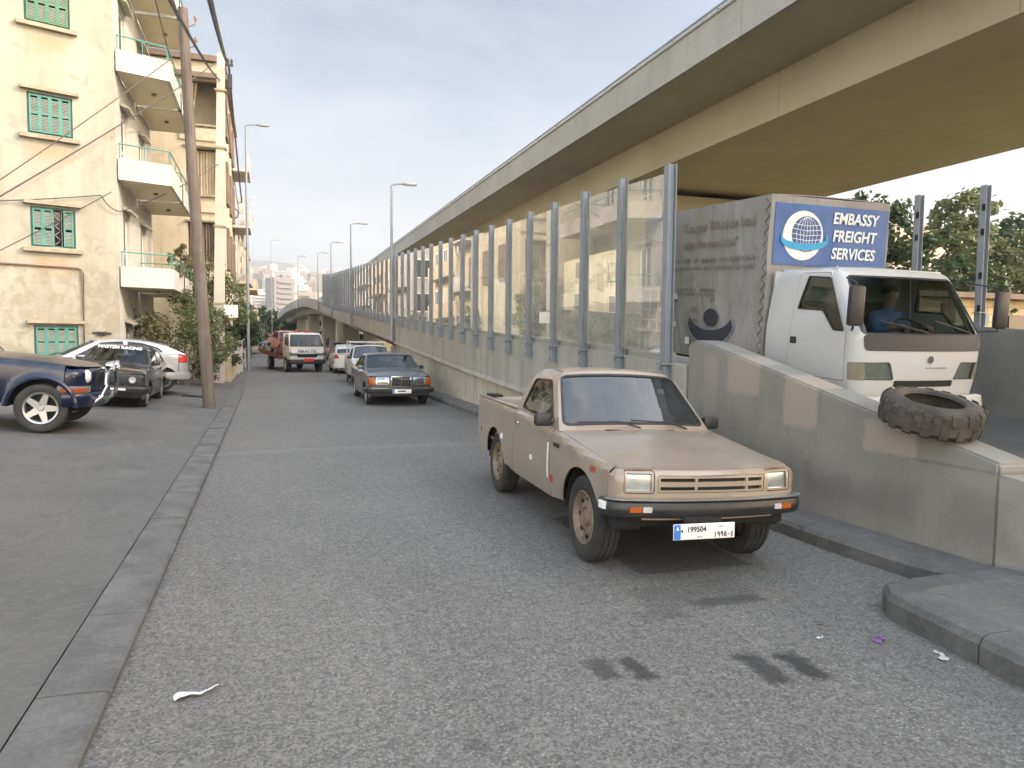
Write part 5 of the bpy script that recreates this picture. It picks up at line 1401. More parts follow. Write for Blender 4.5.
M_BROWN = mottled('brown_cloth', (.145, .105, .08), (.20, .15, .115), 2., .9, 0)

def shutter(root, F, s0, s1, z0, z1, mat, name='shutter', lift=.0):
    """a louvred leaf in the plane F(s, depth, z)"""
    fr = MB(); w = .045
    def bx(m, a, b, c, d, y0, y1, tilt=0.):
        vs = [F(s, y, z+(tilt if y == y1 else 0)) for s in (a, b) for y in (y0, y1) for z in (c, d)]
        m.add(vs, [(0, 1, 3, 2), (4, 6, 7, 5), (0, 4, 5, 1), (2, 3, 7, 6), (0, 2, 6, 4), (1, 5, 7, 3)])
    bx(fr, s0, s0+w, z0, z1, -.03, .01); bx(fr, s1-w, s1, z0, z1, -.03, .01)
    for z in (z0, (z0+z1)/2-w/2, z1-w): bx(fr, s0+w, s1-w, z, z+w, -.028, .008)
    o = fr.build(name, mat, root, 0)
    sl = MB(); z = z0+w
    while z < z1-w-.03:
        if not (abs(z+.02-(z0+z1)/2) < .05): bx(sl, s0+w, s1-w, z, z+.012, -.02, .004, -.022)
        z += .04
    sl.build('slats', M_SLAT, o, 0)
    return o
ang = R(19.8); FC = V((-4.25, 24.6, 0)); FD = V((math.cos(ang), math.sin(ang), 0)); FN = V((math.sin(ang), -math.cos(ang), 0))
def FF(s, d, z): return tuple(FC+FD*s+FN*d+V((0, 0, z)))     # on the front: s along, d out of the wall
def FS(s, d, z): return (-4.25+d, 24.6+s, z)                  # on the street side
b1 = thing('apartment_building', 'cream apartment house with teal shutters and stacked white balconies nearest on the left', 'building', (0, 0, 0))
TOP = 17.2
fl = [(-.2, 1.26, 2.14), (0, 4.38, 5.50), (0, 7.54, 8.66), (0, 10.60, 11.75), (0, 13.75, 14.9)]
wins = []
for s0 in (-2.20, -5.6):
    for (_, a, b) in fl: wins.append((s0, s0+1.10, a, b))
holes = [[(w[0], w[2]), (w[1], w[2]), (w[1], w[3]), (w[0], w[3])] for w in wins]
panel('wall', [(-9.5, -.2), (0, -.2), (0, TOP), (-9.5, TOP)], lambda s, z: FF(s, 0, z), M_PL1, b1, holes=holes, du=20, dv=20, th=.28, center=(-9, 30, 5), smooth=0)
doors = []
for z0 in (-.1, 3.40, 6.55, 9.75, 12.9):
    for s0 in (.9, 4.2): doors.append((s0, s0+1.0, z0+.05, z0+2.25))
panel('wall', [(0.0, -.2), (6.9, -.2), (6.9, TOP), (0.0, TOP)], lambda s, z: FS(s, 0, z), M_WHITE, b1, holes=[[(w[0], w[2]), (w[1], w[2]), (w[1], w[3]), (w[0], w[3])] for w in doors], du=20, dv=20, th=.28, center=(-9, 28, 5), smooth=0)
m = MB(); ex = V(FF(-9.5, 0, 0)); m.prism([(ex.x+.3, ex.y+.45), (-4.62, 24.95), (-4.62, 31.4), (ex.x+.3, 31.4)], -.2, TOP-.1, 'z'); m.build('inner_core', M_DARK, b1, 0)
m = MB(); m.prism([(ex.x, ex.y), (-4.25, 24.6), (-4.25, 31.5), (ex.x, 31.5)], TOP+.004, TOP+.25, 'z'); m.build('roof', M_CONC, b1, 0)
m = MB(); m.prism([(-4.62, 31.41), (ex.x, 31.41), (ex.x, 31.5), (-4.62, 31.5)], -.2, TOP, 'z'); m.build('wall', M_PL1, b1, 0)
for i, (a, b, c, d) in enumerate(wins):
    f = MB()
    def bx(m, s0, s1, d0, d1, z0, z1):
        vs = [FF(s, y, z) for s in (s0, s1) for y in (d0, d1) for z in (z0, z1)]
        m.add(vs, [(0, 1, 3, 2), (4, 6, 7, 5), (0, 4, 5, 1), (2, 3, 7, 6), (0, 2, 6, 4), (1, 5, 7, 3)])
    for q in ((a+.003, a+.05, c, d), (b-.05, b-.003, c, d), (a+.05, b-.05, c+.003, c+.04), (a+.05, b-.05, d-.04, d-.003)): bx(f, q[0], q[1], -.20, -.06, q[2], q[3])
    mt = M_GREEN if c > 10 else M_TEAL
    w = f.build('window', mt, b1, 0)
    g = MB(); g.quad([FF(s, -.24, z) for s, z in ((a, c), (b, c), (b, d), (a, d))]); g.build('pane', M_PANE, w, 0)
    lw = (b-a-.10)/4
    for k in range(4):
        if c == 4.38 and a > -3 and k == 2:      # one leaf folded away shows the iron grille
            gm = MB(); sx_ = a+.05+lw*2
            for q in range(4): 
                zq = c+.1+q*.27; gm.tube([FF(sx_+.05, -.12, zq), FF(sx_+.13, -.12, zq+.07), FF(sx_+.19, -.12, zq+.14), FF(sx_+.11, -.12, zq+.2), FF(sx_+.06, -.12, zq+.26)], .012, 5)
            for q in (.02, .22): gm.tube([FF(sx_+q, -.12, c), FF(sx_+q, -.12, d)], .012, 5)
            gm.build('window_grille', plain('iron_grey', (.32, .31, .29), .6), w, 30); continue
        shutter(w, FF, a+.052+lw*k, a+.048+lw*(k+1), c+.045, d-.045, mt)
    if d > 2: 
        l = MB(); bx(l, a-.16, b+.15, .0-.02, .17, d+.06, d+.15); l.build('lintel', M_SILL, b1, 0)
    s_ = MB(); bx(s_, a-.20, b+.16, -.02, .15, c-.15, c-.04); s_.build('sill', M_SILL, b1, 0)
for (a, b, c, d) in doors:
    fr = MB()
    for (s0, s1, z0, z1) in ((a+.003, a+.06, c, d), (b-.06, b-.003, c, d), (a+.06, b-.06, d-.06, d-.003)):
        vs = [FS(s, y, z) for s in (s0, s1) for y in (-.2, -.08) for z in (z0, z1)]
        fr.add(vs, [(0, 1, 3, 2), (4, 6, 7, 5), (0, 4, 5, 1), (2, 3, 7, 6), (0, 2, 6, 4), (1, 5, 7, 3)])
    w = fr.build('balcony_door', M_WHITEP, b1, 0)
    for k in (0, 1): shutter(w, lambda s, y, z: FS(s, y-.1, z), a+.06+.44*k, a+.50+.44*k, c, d-.06, M_WHITEP if c < 8 else M_TEAL)
    h = MB(); vs = [FS(s, y, z) for s in (a-.15, b+.15) for (y, z) in ((.01, d+.24), (.01, d+.14), (.26, d+.06), (.26, d+.12))]
    h.add(vs, [(0, 1, 2, 3), (7, 6, 5, 4)]+[(k, (k+1) % 4, 4+(k+1) % 4, 4+k) for k in range(4)]); h.build('door_hood', M_PL1, b1, 0)
# balconies: two per floor along the street side
for (zt_, zb_, real) in ((3.98, 3.36, 1), (7.20, 6.56, 1), (10.38, 9.76, 1), (13.55, 12.9, 1)):
    for j, (ya, yb) in enumerate(((25.12, 28.05), (28.25, 31.3))):
        P = [(-4.2, 24.62 if j == 0 else ya), (-2.80, ya), (-2.80, yb), (-4.2, yb)]
        m = MB(); m.prism(P, zb_, zb_+.14, 'z'); bal = m.build('balcony', M_SOFF, b1, 0)
        m = MB(); path = [(P[0][0], P[0][1]-.003, zb_-.008), (P[1][0]+.003, P[1][1]-.003, zb_-.008), (P[2][0]+.003, P[2][1], zb_-.008)]
        hgt = zt_-zb_
        for (A, B) in ((path[0], path[1]), (path[1], path[2])):
            A = V(A); B = V(B); d_ = (B-A).normalized(); n_ = V((-d_.y, d_.x, 0))
            if A is path[0]: pass
            m.add([A, B, B+n_*.10, A+n_*.10]+[q+V((0, 0, hgt)) for q in (A, B, B+n_*.10, A+n_*.10)], [(0, 1, 2, 3), (4, 7, 6, 5), (0, 4, 5, 1), (1, 5, 6, 2), (2, 6, 7, 3), (3, 7, 4, 0)])
        if j == 1: m.box(((P[0][0]+P[1][0])/2, yb-.03, zb_+hgt/2), (1.38, .1, hgt))
        m.build('balcony_parapet', M_WHITE, bal, 0)
        m = MB(); rl = [V((p[0], p[1]+(.05 if j == 0 else 0), zt_+.42)) for p in P[:3]]; rl[1].x -= .05; rl[2].x -= .05; rl[1].y += .05
        m.tube(rl, .022, 6)
        for a_, b_ in zip(rl, rl[1:]):
            for t_ in (0.02, .5, .98): q = a_.lerp(b_, t_); m.tube([q-V((0, 0, .43)), q], .014, 5)
        m.build('balcony_rail', M_RAIL, bal, 30)
        m = MB(); m.lathe([(0, .001), (.0, .05), (-.04, .09), (-.07, .06), (-.08, .001)], 12, 'z', (-3.45, (ya+yb)/2, zb_-.002)); m.build('ceiling_lamp', plain('old_brass', (.2, .15, .08), .5), bal, 40)
# drain pipe and cable box on the front
m = MB(); m.tube([FF(-9, .05, 3.90), FF(-1.1, .05, 3.84), FF(-.98, .05, 3.80), FF(-.96, .05, 3.7), FF(-.97, .05, .3)], .035, 6); m.build('drain_pipe', plain('pipe_brown', (.28, .20, .15), .7), b1, 40)
m = MB(); m.tube([FF(-.75, .04, 1.95), FF(-.25, .04, 1.93)], .025, 5)
for s in (-.6, -.5, -.42): m.box(FF(s, .06, 1.93), (.07, .07, .10))
m.build('cable_clamp', M_BLACK, b1, 0)
for (a, b) in ((-.3, 9.2), (-2.0, 6.2), (-.5, 8.)):
    pass

def block(name, label, x0, x1, y0, y1, h, wall, cols, floors, z_first, fh, ww, wh, shut, side_cols=0, side_bal=0., group=None, roofmat=None):
    """a plain apartment block: front towards -y, street side towards +x"""
    t = thing(name, label, 'building', (0, 0, 0), (0, 0, 0), group)
    m = MB(); m.prism([(x0, y0), (x1, y0), (x1, y1), (x0, y1)], -.2, h, 'z'); m.build('wall', wall, t, 0)
    m = MB(); m.prism([(x0-.15, y0-.15), (x1+.15, y0-.15), (x1+.15, y1+.15), (x0-.15, y1+.15)], h+.003, h+.22, 'z'); m.build('roof', roofmat or M_CONC, t, 0)
    def win(F, s0, s1, z0, z1, i):
        m = MB()
        def bx(a, b, d0, d1, c, d):
            vs = [F(s, y, z) for s in (a, b) for y in (d0, d1) for z in (c, d)]
            m.add(vs, [(0, 1, 3, 2), (4, 6, 7, 5), (0, 4, 5, 1), (2, 3, 7, 6), (0, 2, 6, 4), (1, 5, 7, 3)])
        e = .08
        bx(s0-e, s0, -.02, .05, z0-e, z1+e); bx(s1, s1+e, -.02, .05, z0-e, z1+e); bx(s0, s1, -.02, .05, z1, z1+e); bx(s0-e-.05, s1+e+.05, -.02, .12, z0-e-.05, z0-e+.04)
        bx((s0+s1)/2-.03, (s0+s1)/2+.03, -.02, .04, z0, z1)
        w = m.build('window', shut[i % len(shut)], t, 0)
        g = MB(); g.quad([F(s, .012, z) for s, z in ((s0, z0), (s1, z0), (s1, z1), (s0, z1))]); g.build('pane', M_PANE if (i*7) % 3 else M_CURT, w, 0)
    FX = lambda s, d, z: (x0+s, y0-d, z); SX = lambda s, d, z: (x1+d, y0+s, z)
    i = 0
    for k in range(floors):
        z = z_first+fh*k
        for c in range(cols):
            s = (x1-x0)*(c+.5)/cols; win(FX, s-ww/2, s+ww/2, z, z+wh, i); i += 1
        for c in range(side_cols):
            s = (y1-y0)*(c+.5)/side_cols; win(SX, s-ww/2, s+ww/2, z, z+wh, i); i += 1
        if side_bal > 0:
            m = MB()
            m.box((x1+side_bal/2+.002, (y0+y1)/2, z-.75), (side_bal, (y1-y0)*.8, .14)); m.box((x1+side_bal-.04, (y0+y1)/2, z-.2), (.08, (y1-y0)*.8, .95)); m.box((x1+side_bal/2, (y0+y1)/2-(y1-y0)*.4+.04, z-.2), (side_bal-.1, .08, .95))
            m.build('balcony', wall, t, 0)
    return t
b2 = thing('apartment_building', 'yellow rendered apartment house with curtained loggias behind the wooden pole', 'building', (0, 0, 0))
lg = [(-3.25, -1.95, 7.95, 9.90), (-3.25, -1.95, 10.9, 12.75)]; wn = [(-3.20, -2.05, 5.08, 6.75)]
hs = [[(a, c), (b, c), (b, d), (a, d)] for a, b, c, d in lg+wn]
panel('wall', [(-8, -.2), (-1.75, -.2), (-1.75, 13.5), (-8, 13.5)], lambda x, z: (x, 34, z), M_PL2, b2, holes=hs, du=20, dv=20, th=.25, center=(-4, 40, 5), smooth=0)
m = MB(); m.prism([(-8, 35.6), (-1.76, 35.6), (-1.76, 46), (-8, 46)], -.2, 13.49, 'z'); m.prism([(-8, 34.26), (-3.4, 34.26), (-3.4, 35.59), (-8, 35.59)], -.2, 13.48, 'z')
m.prism([(-1.95, 34.26), (-1.76, 34.26), (-1.76, 35.59), (-1.95, 35.59)], -.2, 13.48, 'z')
for z in (4.9, 7.7, 10.65, 13.2): m.prism([(-3.39, 34.255), (-1.96, 34.255), (-1.96, 35.59), (-3.39, 35.59)], z, z+.2, 'z')
m.build('side_wall', M_PL2, b2, 0)
m = MB(); m.prism([(-8.2, 33.8), (-1.6, 33.8), (-1.6, 46.2), (-8.2, 46.2)], 13.52, 13.75, 'z'); m.prism([(-3.6, 33.75), (-1.5, 33.75), (-1.5, 35), (-3.6, 35)], 12.80, 13.0, 'z'); m.build('roof', M_BROWN, b2, 0)
def drape(nm, x0, x1, z0, z1, y, mat, parent, narrow=0.):
    m = MB(); n = 36
    for i in range(n+1):
        for (z, k) in ((z1, 1.), (z0, 1-narrow)):
            x = lerp(x0, x1, i/n); xm = x0+(x-x0)*k
            m.v.append((xm, y+.05*math.sin(i*1.9)+.02*math.sin(i*.7), z))
    for i in range(n): m.f.append((2*i, 2*i+2, 2*i+3, 2*i+1)); m.m.append(0)
    return m.build(nm, mat, parent, 60)
drape('curtain', -3.23, -1.97, 7.97, 9.85, 34.35, M_CURT, b2); drape('curtain', -3.22, -2.75, 10.95, 12.7, 34.35, M_CURT, b2, .5)
drape('window_blind', -3.19, -2.06, 5.1, 6.73, 34.14, M_BROWN, b2)
for (a, b, c, d) in lg+wn:
    m = MB(); m.box(((a+b)/2, 33.93, c-.07), (b-a+.2, .16, .09)); m.box(((a+b)/2, 33.95, d+.06), (b-a+.16, .12, .07)); m.build('sill', M_SILL, b2, 0)
MB().box((-2.6, 33.96, 10.45), (1.7, .1, .5)).build('band', M_PL2, b2, 0); MB().box((-2.6, 33.96, 7.35), (1.7, .1, .35)).build('band', M_PL2, b2, 0)
for k, z in enumerate((5.0, 8.0, 11.0)):
    for j, y in enumerate((36, 39, 42)):
        m = MB(); m.box((-1.70, y+.6, z+.9), (.10, 1.3, 1.9)); w = m.build('street_shutter', M_BROWN, b2, 0)
    m = MB(); m.box((-1.3, 43.5, z-.2), (.88, 3.0, .14)); m.box((-.9, 43.5, z+.25), (.08, 3.0, .8)); m.build('balcony', M_WHITE, b2, 0)
M_GREYR = plaster_mat('grey_render', (.33, .31, .28), (.40, .38, .34), cut=False); M_TAN = plaster_mat('tan_render', (.48, .38, .25), (.54, .44, .31), cut=False)
block('apartment_building', 'low rendered house between the yellow apartment house and the grey block', -9, -2.9, 47, 59, 9.5, M_TAN, 3, 3, 1.2, 3.0, 1.1, 1.4, [M_WHITEP], 4, .7)
block('apartment_building', 'grey balconied block at the bend of the street beyond the concrete pole', -8, -2.1, 64, 75, 10.3, M_GREYR, 3, 3, 1.3, 3.0, 1.2, 1.5, [M_WHITEP, M_BROWN], 3, .8)
block('apartment_building', 'tan house with brown shutters beyond the grey block', -9, -1.95, 76, 88, 10.4, M_TAN, 3, 3, 1.3, 3.0, 1.2, 1.5, [M_BROWN], 3, .95)
block('apartment_building', 'pale block at the far end of the left side of the street', -14, -3.4, 100, 118, 12, M_WHITE, 4, 4, 1.3, 2.9, 1.2, 1.4, [M_BROWN, M_WHITEP], 4, .9)
# blocks in the middle distance beyond the end of the street
mid = [(.2, 8., 165, 6.5, M_TAN, 'tan unfinished block above the bridge hump'), (-10., -3.5, 150, 6.5, M_GREYR, 'grey flat roofed block beyond the end of the street'), (9., 18, 190, 11, M_GREYR, 'grey rendered block half hidden behind the far bridge'),
       (-2.5, 3.2, 205, 7, M_GREYR, 'dark grey block in the middle distance beyond the street'), (19, 30, 170, 14, M_WHITE, 'white block far behind the bridge columns'), (14., 22, 130, 7., M_TAN, 'low tan building behind the bridge columns')]
for (a, b, y, h, mt, lb) in mid: block('apartment_block', lb, a, b, y, y+12, h, mt, 4, max(2, int(h/3)), 1.5, 3., 1.1, 1.5, [M_BROWN, M_WHITEP], 2)
# right hand side beyond the ramp
sw = thing('stone_house', 'low house of yellow stone blocks with flat brown roof beyond the truck', 'building', (0, 0, 0))
def stone_mat():
    m, nt, out = new_mat('yellow_stone')
    v = coord(nt, (1, 1, 1), 'Object', (PI/2, 0, 0))
    br = nd(nt, 'ShaderNodeTexBrick', {'Vector': v, 'Color1': c4((.46, .34, .19)), 'Color2': c4((.56, .45, .29)), 'Mortar': c4((.24, .19, .12)), 'Scale': 1., 'Mortar Size': .018, 'Brick Width': .55, 'Row Height': .27, 'Bias': 0.})
    n = noise(nt, v, 5., 5, .7)
    col = mixc(nt, math_n(nt, 'MULTIPLY', ramp(nt, n, .4, .75), .4), br.outputs[0], (.34, .24, .13))
    finish(nt, out, col, .9, 0., bump(nt, br.outputs[1], -.4, .02)); return m
M_ST = stone_mat()
m = MB(); m.prism([(21, 20), (40, 20), (40, 26), (21, 26)], -.2, 3.55, 'z'); m.build('wall', M_ST, sw, 0)
m = MB(); m.prism([(20.7, 19.6), (40.3, 19.6), (40.3, 26.3), (20.7, 26.3)], 3.555, 3.75, 'z'); m.build('roof', M_BROWN, sw, 0)
m = MB(); m.box((23.6, 19.97, 2.6), (.62, .08, 1.5)); m.build('door', M_BROWN, sw, 0)
m = MB(); m.box((27.2, 19.97, 2.4), (1.1, .08, 1.1)); m.build('window', M_PANE, sw, 0)
block('apartment_block', 'pinkish block glimpsed through the trees beyond the truck', 44, 66, 42, 54, 10.5, mottled('pink_render', (.55, .42, .33), (.62, .49, .40), .6, .9, 0), 5, 3, 1.5, 3., 1.3, 1.5, [M_WHITEP], 2)
block('apartment_block', 'cream block behind the flyover piers', 26, 40, 62, 80, 13, M_PL2, 4, 4, 1.5, 3., 1.3, 1.5, [M_WHITEP, M_GREEN], 3)

# the town on the hillside
hm = []
M_HW = [mottled('town_white', (.44, .43, .41), (.52, .51, .48), .05, .9, 0), mottled('town_cream', (.38, .33, .26), (.45, .40, .33), .05, .9, 0), mottled('town_grey', (.22, .21, .20), (.28, .27, .25), .05, .9, 0), mottled('town_tan', (.28, .21, .15), (.34, .27, .20), .05, .9, 0)]
M_RT = mottled('roof_tile', (.38, .16, .09), (.45, .21, .13), .4, .9, 0)
for k in range(8):
    w = [9, 12, 15, 10, 13, 18, 11, 14][k]; d = 11; h = [12, 18, 24, 9, 15, 21, 14, 27][k]; m = MB()
    m.box((0, 0, h/2-4), (w, d, h+8), mi=0)
    nf = h//3; nc = w//3
    for f_ in range(nf):
        for c in range(nc):
            x = -w/2+(c+.5)*w/nc
            m.box((x, -d/2-.03, 1.6+3*f_), (1.5, .12, 1.7), mi=1)
            if c < 3: m.box((-w/2-.03, -d/2+(c+.5)*d/3, 1.6+3*f_), (.12, 1.4, 1.7), mi=1)
            if c < 3: m.box((w/2+.03, -d/2+(c+.5)*d/3, 1.6+3*f_), (.12, 1.4, 1.7), mi=1)
        if k % 2: m.box((0, -d/2-.6, 3*f_+.4), (w*.7, 1.1, .9), mi=0)
    if k in (3, 0): m.add([(-w/2-.4, -d/2-.4, h), (w/2+.4, -d/2-.4, h), (w/2+.4, d/2+.4, h), (-w/2-.4, d/2+.4, h), (-w/4, 0, h+2.6), (w/4, 0, h+2.6)], [(0, 1, 5, 4), (2, 3, 4, 5), (1, 2, 5), (3, 0, 4)], 2)
    else: m.box((w*.2, 1, h+1.2), (3, 3, 2.4), mi=0)
    me = m.mesh('town_house'); finish_mesh(me, 0); hm.append(me)
KN = ['white', 'cream', 'grey', 'tan']
variants = {}
r5 = random.Random(21); placed = 0; tries = 0; spots = []
while placed < 250 and tries < 14000:
    tries += 1
    y = 430+(r5.random()**1.1)*1250; x = r5.uniform(-.075, .125)*y
    if any(abs(x-a)*1.0 < 11 and abs(y-b) < 16 for a, b in spots): continue
    spots.append((x, y)); k = r5.randrange(8); c = r5.choice([0, 0, 0, 1, 1, 2, 3])
    if (k, c) not in variants:
        me = hm[k].copy(); me.materials.clear()
        for q in (M_HW[c], M_PANE, M_RT): me.materials.append(q)
        variants[(k, c)] = me
    o = bpy.data.objects.new('town_house', variants[(k, c)]); COL.objects.link(o)
    o.location = (x, y, hill_z(x, y)); o.rotation_euler = (0, 0, r5.uniform(-.5, .5)); sc_ = r5.uniform(.8, 1.15); o.scale = (sc_, sc_, sc_*r5.uniform(.7, 1.1))
    tag(o, KN[c]+' '+('house with red tiled roof' if k in (3, 0) else ('block with balconies' if k % 2 else 'flat roofed block'))+' among the hazy town on the hillside', 'house', 'town houses on the far hillside'); placed += 1
# ------------------------------------------------------------------ poles, lamps, cables
def lamp(label, x, y, z0, z1, arm, name='street_lamp', group='street lamps along the street', lean=0.):
    t = thing(name, label, 'street lamp', (x, y, 0), (0, 0, 0), group)
    MB().tube([(0, 0, z0), (lean*.5, 0, (z0+z1)/2), (lean, 0, z1)], .085, 10, r1=.045).build('pole', M_STEEL if arm > 0 else M_STEEL, t)
    MB().tube([(lean, 0, z1-.02), (lean+arm*.4, 0, z1+.05), (lean+arm, 0, z1+.07)], .035, 8).build('arm', M_STEEL, t)
    h = MB(); h.box((lean+arm+.22*(1 if arm > 0 else -1), 0, z1+.08), (.62, .22, .10), bev=.04); h.box((lean+arm+.22*(1 if arm > 0 else -1), 0, z1+.025), (.42, .16, .03)); h.build('lamp_head', plain('lamp_grey', (.35, .35, .34), .5), t)
    return t
for i, (y, zt_) in enumerate(((30.75, 8.30), (46.5, 8.95), (61.5, 9.6), (74, 10.1), (96, 12.0))):
    lamp(('nearest street lamp on the ramp edge, its pole in front of the barrier', 'second nearest street lamp rising behind the sound barrier', 'third street lamp rising behind the sound barrier', 'small street lamp at the far end of the sound barrier', 'tiny farthest street lamp over the bridge hump')[i], xl(y)-.13, y, par(y)-1.0, zt_, .55, group='street lamps on the ramp')
lamp('tall pale street lamp with its head over the street beside the concrete pole', -.97, 40., .05, 12.65, .62, group='street lamps on the left pavement')
lamp('far street lamp standing over the end of the street', .62, 118, 0, 16.6, .8, group='street lamps on the left pavement')
for i, y in enumerate((36., 52, 75)):
    t = thing('flyover_lamp', ('nearest', 'middle', 'farthest')[i]+' of the small lamps leaning over the far parapet of the flyover', 'street lamp', (22.3, y, 9.6), (0, 0, 0), 'lamps on the flyover')
    MB().tube([(0, 0, 0), (0, 0, 5.6)], .08, 8).build('pole', M_STEEL, t); MB().tube([(0, 0, 5.6), (-2.2, 0, 6.)], .045, 6).build('arm', M_STEEL, t); MB().box((-2.5, 0, 6.05), (.8, .26, .12), bev=.03).build('lamp_head', plain('lamp_grey', (.35, .35, .34), .5), t)
def wood_mat():
    m, nt, out = new_mat('weathered_pole_wood')
    n1 = noise(nt, coord(nt, (14, 14, .5)), 1.5, 6, .7); n2 = noise(nt, coord(nt), 1.2, 4, .6)
    col = mixc(nt, ramp(nt, n1, .3, .7), (.075, .056, .044), (.17, .135, .11))
    col = mixc(nt, math_n(nt, 'MULTIPLY', ramp(nt, n2, .52, .7), .45), col, (.20, .19, .18))
    finish(nt, out, col, .9, 0., bump(nt, n1, .5, .01)); return m
wp = thing('wooden_pole', 'leaning weathered wooden utility pole at the pavement edge', 'utility pole', (-1.40, 19.5, 0))
MB().tube([(0, 0, -.1), (-.17, 0, 3.2), (-.34, 0, 6.6), (-.46, 0, 9.75)], .155, 14, r1=.115).build('shaft', wood_mat(), wp)
m = MB()
for z, a in ((9.3, .1), (8.8, .12)): m.tube([(-.43, 0, z), (-.20, -.02, z+.1), (-.18, -.02, z+.22)], .015, 6); m.lathe([(0, .03), (.08, .045), (.12, .02)], 10, 'z', (-.18, -.02, z+.2))
m.build('insulator', plain('porcelain', (.25, .16, .11), .3), wp)
cp = thing('concrete_pole', 'pale square concrete electricity pole behind the wooden pole', 'utility pole', (-1.80, 29.6, .1))
M_CP = mottled('pole_concrete', (.46, .43, .36), (.53, .50, .43), 1., .85, .2, .004)
m = MB()
def tap(z0, z1, w0, w1, x0, x1):
    m.add([(x0+a*w0, b*w0, z0) for a, b in ((-1, -1), (1, -1), (1, 1), (-1, 1))]+[(x1+a*w1, b*w1, z1) for a, b in ((-1, -1), (1, -1), (1, 1), (-1, 1))], [(0, 3, 2, 1), (4, 5, 6, 7), (0, 1, 5, 4), (1, 2, 6, 5), (2, 3, 7, 6), (3, 0, 4, 7)])
tap(-.1, 12.25, .20, .135, 0, .26); m.build('shaft', M_CP, cp, 0)
m = MB()
for z in (3.0, 5.9, 8.8, 10.9): m.box((.26*z/12.25, -.01, z), (.43, .40, .07))
m.build('clamp_band', plain('band_brown', (.33, .26, .16), .7), cp, 0)
m = MB(); m.box((.40, 0, 11.9), (.55, .08, .08))
for x in (.35, .5, .62): m.lathe([(0, .02), (.10, .05), (.2, .03)], 8, 'z', (x, 0, 11.93))
m.build('cross_arm', M_BLACK, cp, 0); MB().box((.55, 0, 11.3), (.16, .16, .5)).build('junction_box', M_BLACK, cp, 0)
m = MB(); m.box((.48, -.24, 2.72), (.50, .03, .48)); m.tube([(.1, -.2, 2.72), (.5, -.22, 2.72)], .02, 5); m.build('notice_board', M_WHITEP, cp, 0)
lp = thing('lattice_pole', 'far concrete pole with ladder holes and a coil of cable', 'utility pole', (-1.42, 45, 0))
m = MB()
for x in (-.17, .09):
    m.add([(x+a, b, z) for z in (-.1, 9.8) for a, b in ((0, -.1), (.09, -.1), (.09, .1), (0, .1))], [(0, 3, 2, 1), (4, 5, 6, 7), (0, 1, 5, 4), (1, 2, 6, 5), (2, 3, 7, 6), (3, 0, 4, 7)])
for k in range(16): m.box((0, 0, .4+.62*k), (.18, .16, .25))
m.build('shaft', M_CP, lp, 0)
m = MB(); m.tube([(.36, .2, -.1), (.34, .2, 10.2)], .07, 8); m.build('conduit', M_STEEL, lp)
m = MB(); m.tube([(-.42+.30*math.cos(2*PI*k/24), -.2, 8.9+.30*math.sin(2*PI*k/24)) for k in range(25)], .035, 6); m.build('cable_coil', M_INK, lp)
m = MB()
for k in range(4):
    m.tube([(.4, .2, 9.9-.42*k), (.75, .2, 9.9-.42*k)], .02, 5); m.lathe([(0, .03), (.15, .06)], 8, 'z', (.72, .2, 9.88-.42*k))
m.build('insulator', M_WHITEP, lp)
def cable(label, pts, r, sag=0., n=16, mat=None, group='overhead cables'):
    q = []
    for a, b in zip(pts, pts[1:]):
        a, b = V(a), V(b)
        for k in range(n+1):
            if q and k == 0: continue
            t = k/n; p = a.lerp(b, t); p.z -= sag*4*t*(1-t); q.append(p)
    o = MB().tube(q, r, 5).build('cable', mat or plain('cable_dark', (.06, .05, .05), .6), None, 60)
    return tag(o, label, 'cable', group)
CT = V((-1.28, 29.6, 11.95))
def ext(a, b, k): a, b = V(a), V(b); return a+(b-a)*k
cable('thick black cable from the concrete pole over the street to the near side', [ext(CT, (-.82, 14, 7.75), 1.9), CT], .045, .35)
cable('second cable overhead ending at the concrete pole top', [ext((-1.6, 29.6, 11.4), (-1.2, 10, 6.4), 1.35), (-1.6, 29.6, 11.4)], .03, .25)
cable('thick cable sagging from concrete pole to coiled pole beyond', [CT, (-1.35, 45, 9.6)], .04, .25)
cable('thin cable from concrete pole down to the far coiled pole', [(-1.5, 29.7, 11.6), (-1.5, 45, 9.0)], .02, .5)
cable('reddish cable from the near left up to the concrete pole top', [ext((-4.71, 16, 4.55), (-1.7, 29.5, 12.0), -.35), (-1.7, 29.5, 12.0)], .018, .12, mat=plain('cable_red', (.09, .055, .05), .6))
cable('thin cable crossing the cream house up to its balcony corner', [ext((-5.30, 18, 5.2), (-2.75, 25.0, 10.4), -.5), (-2.75, 25.0, 10.4)], .014, .10, mat=plain('cable_red', (.09, .055, .05), .6))
cable('thin cable from above down to the balcony corner', [ext((-2.78, 25.05, 10.45), (-2.53, 20, 10.2), 3.), (-2.78, 25.05, 10.45)], .018, .1)
cable('drooping cable looped along the cream wall', [FF(-7, .12, 5.1), FF(-.45, .12, 6.0), FF(.1, .12, 5.6), (-1.6, 29.6, 8.4)], .016, .14)
cable('thin cable slanting over the lower wall of the cream house', [FF(-6, .5, 2.2), FF(-.2, .3, 6.1)], .014, .1)

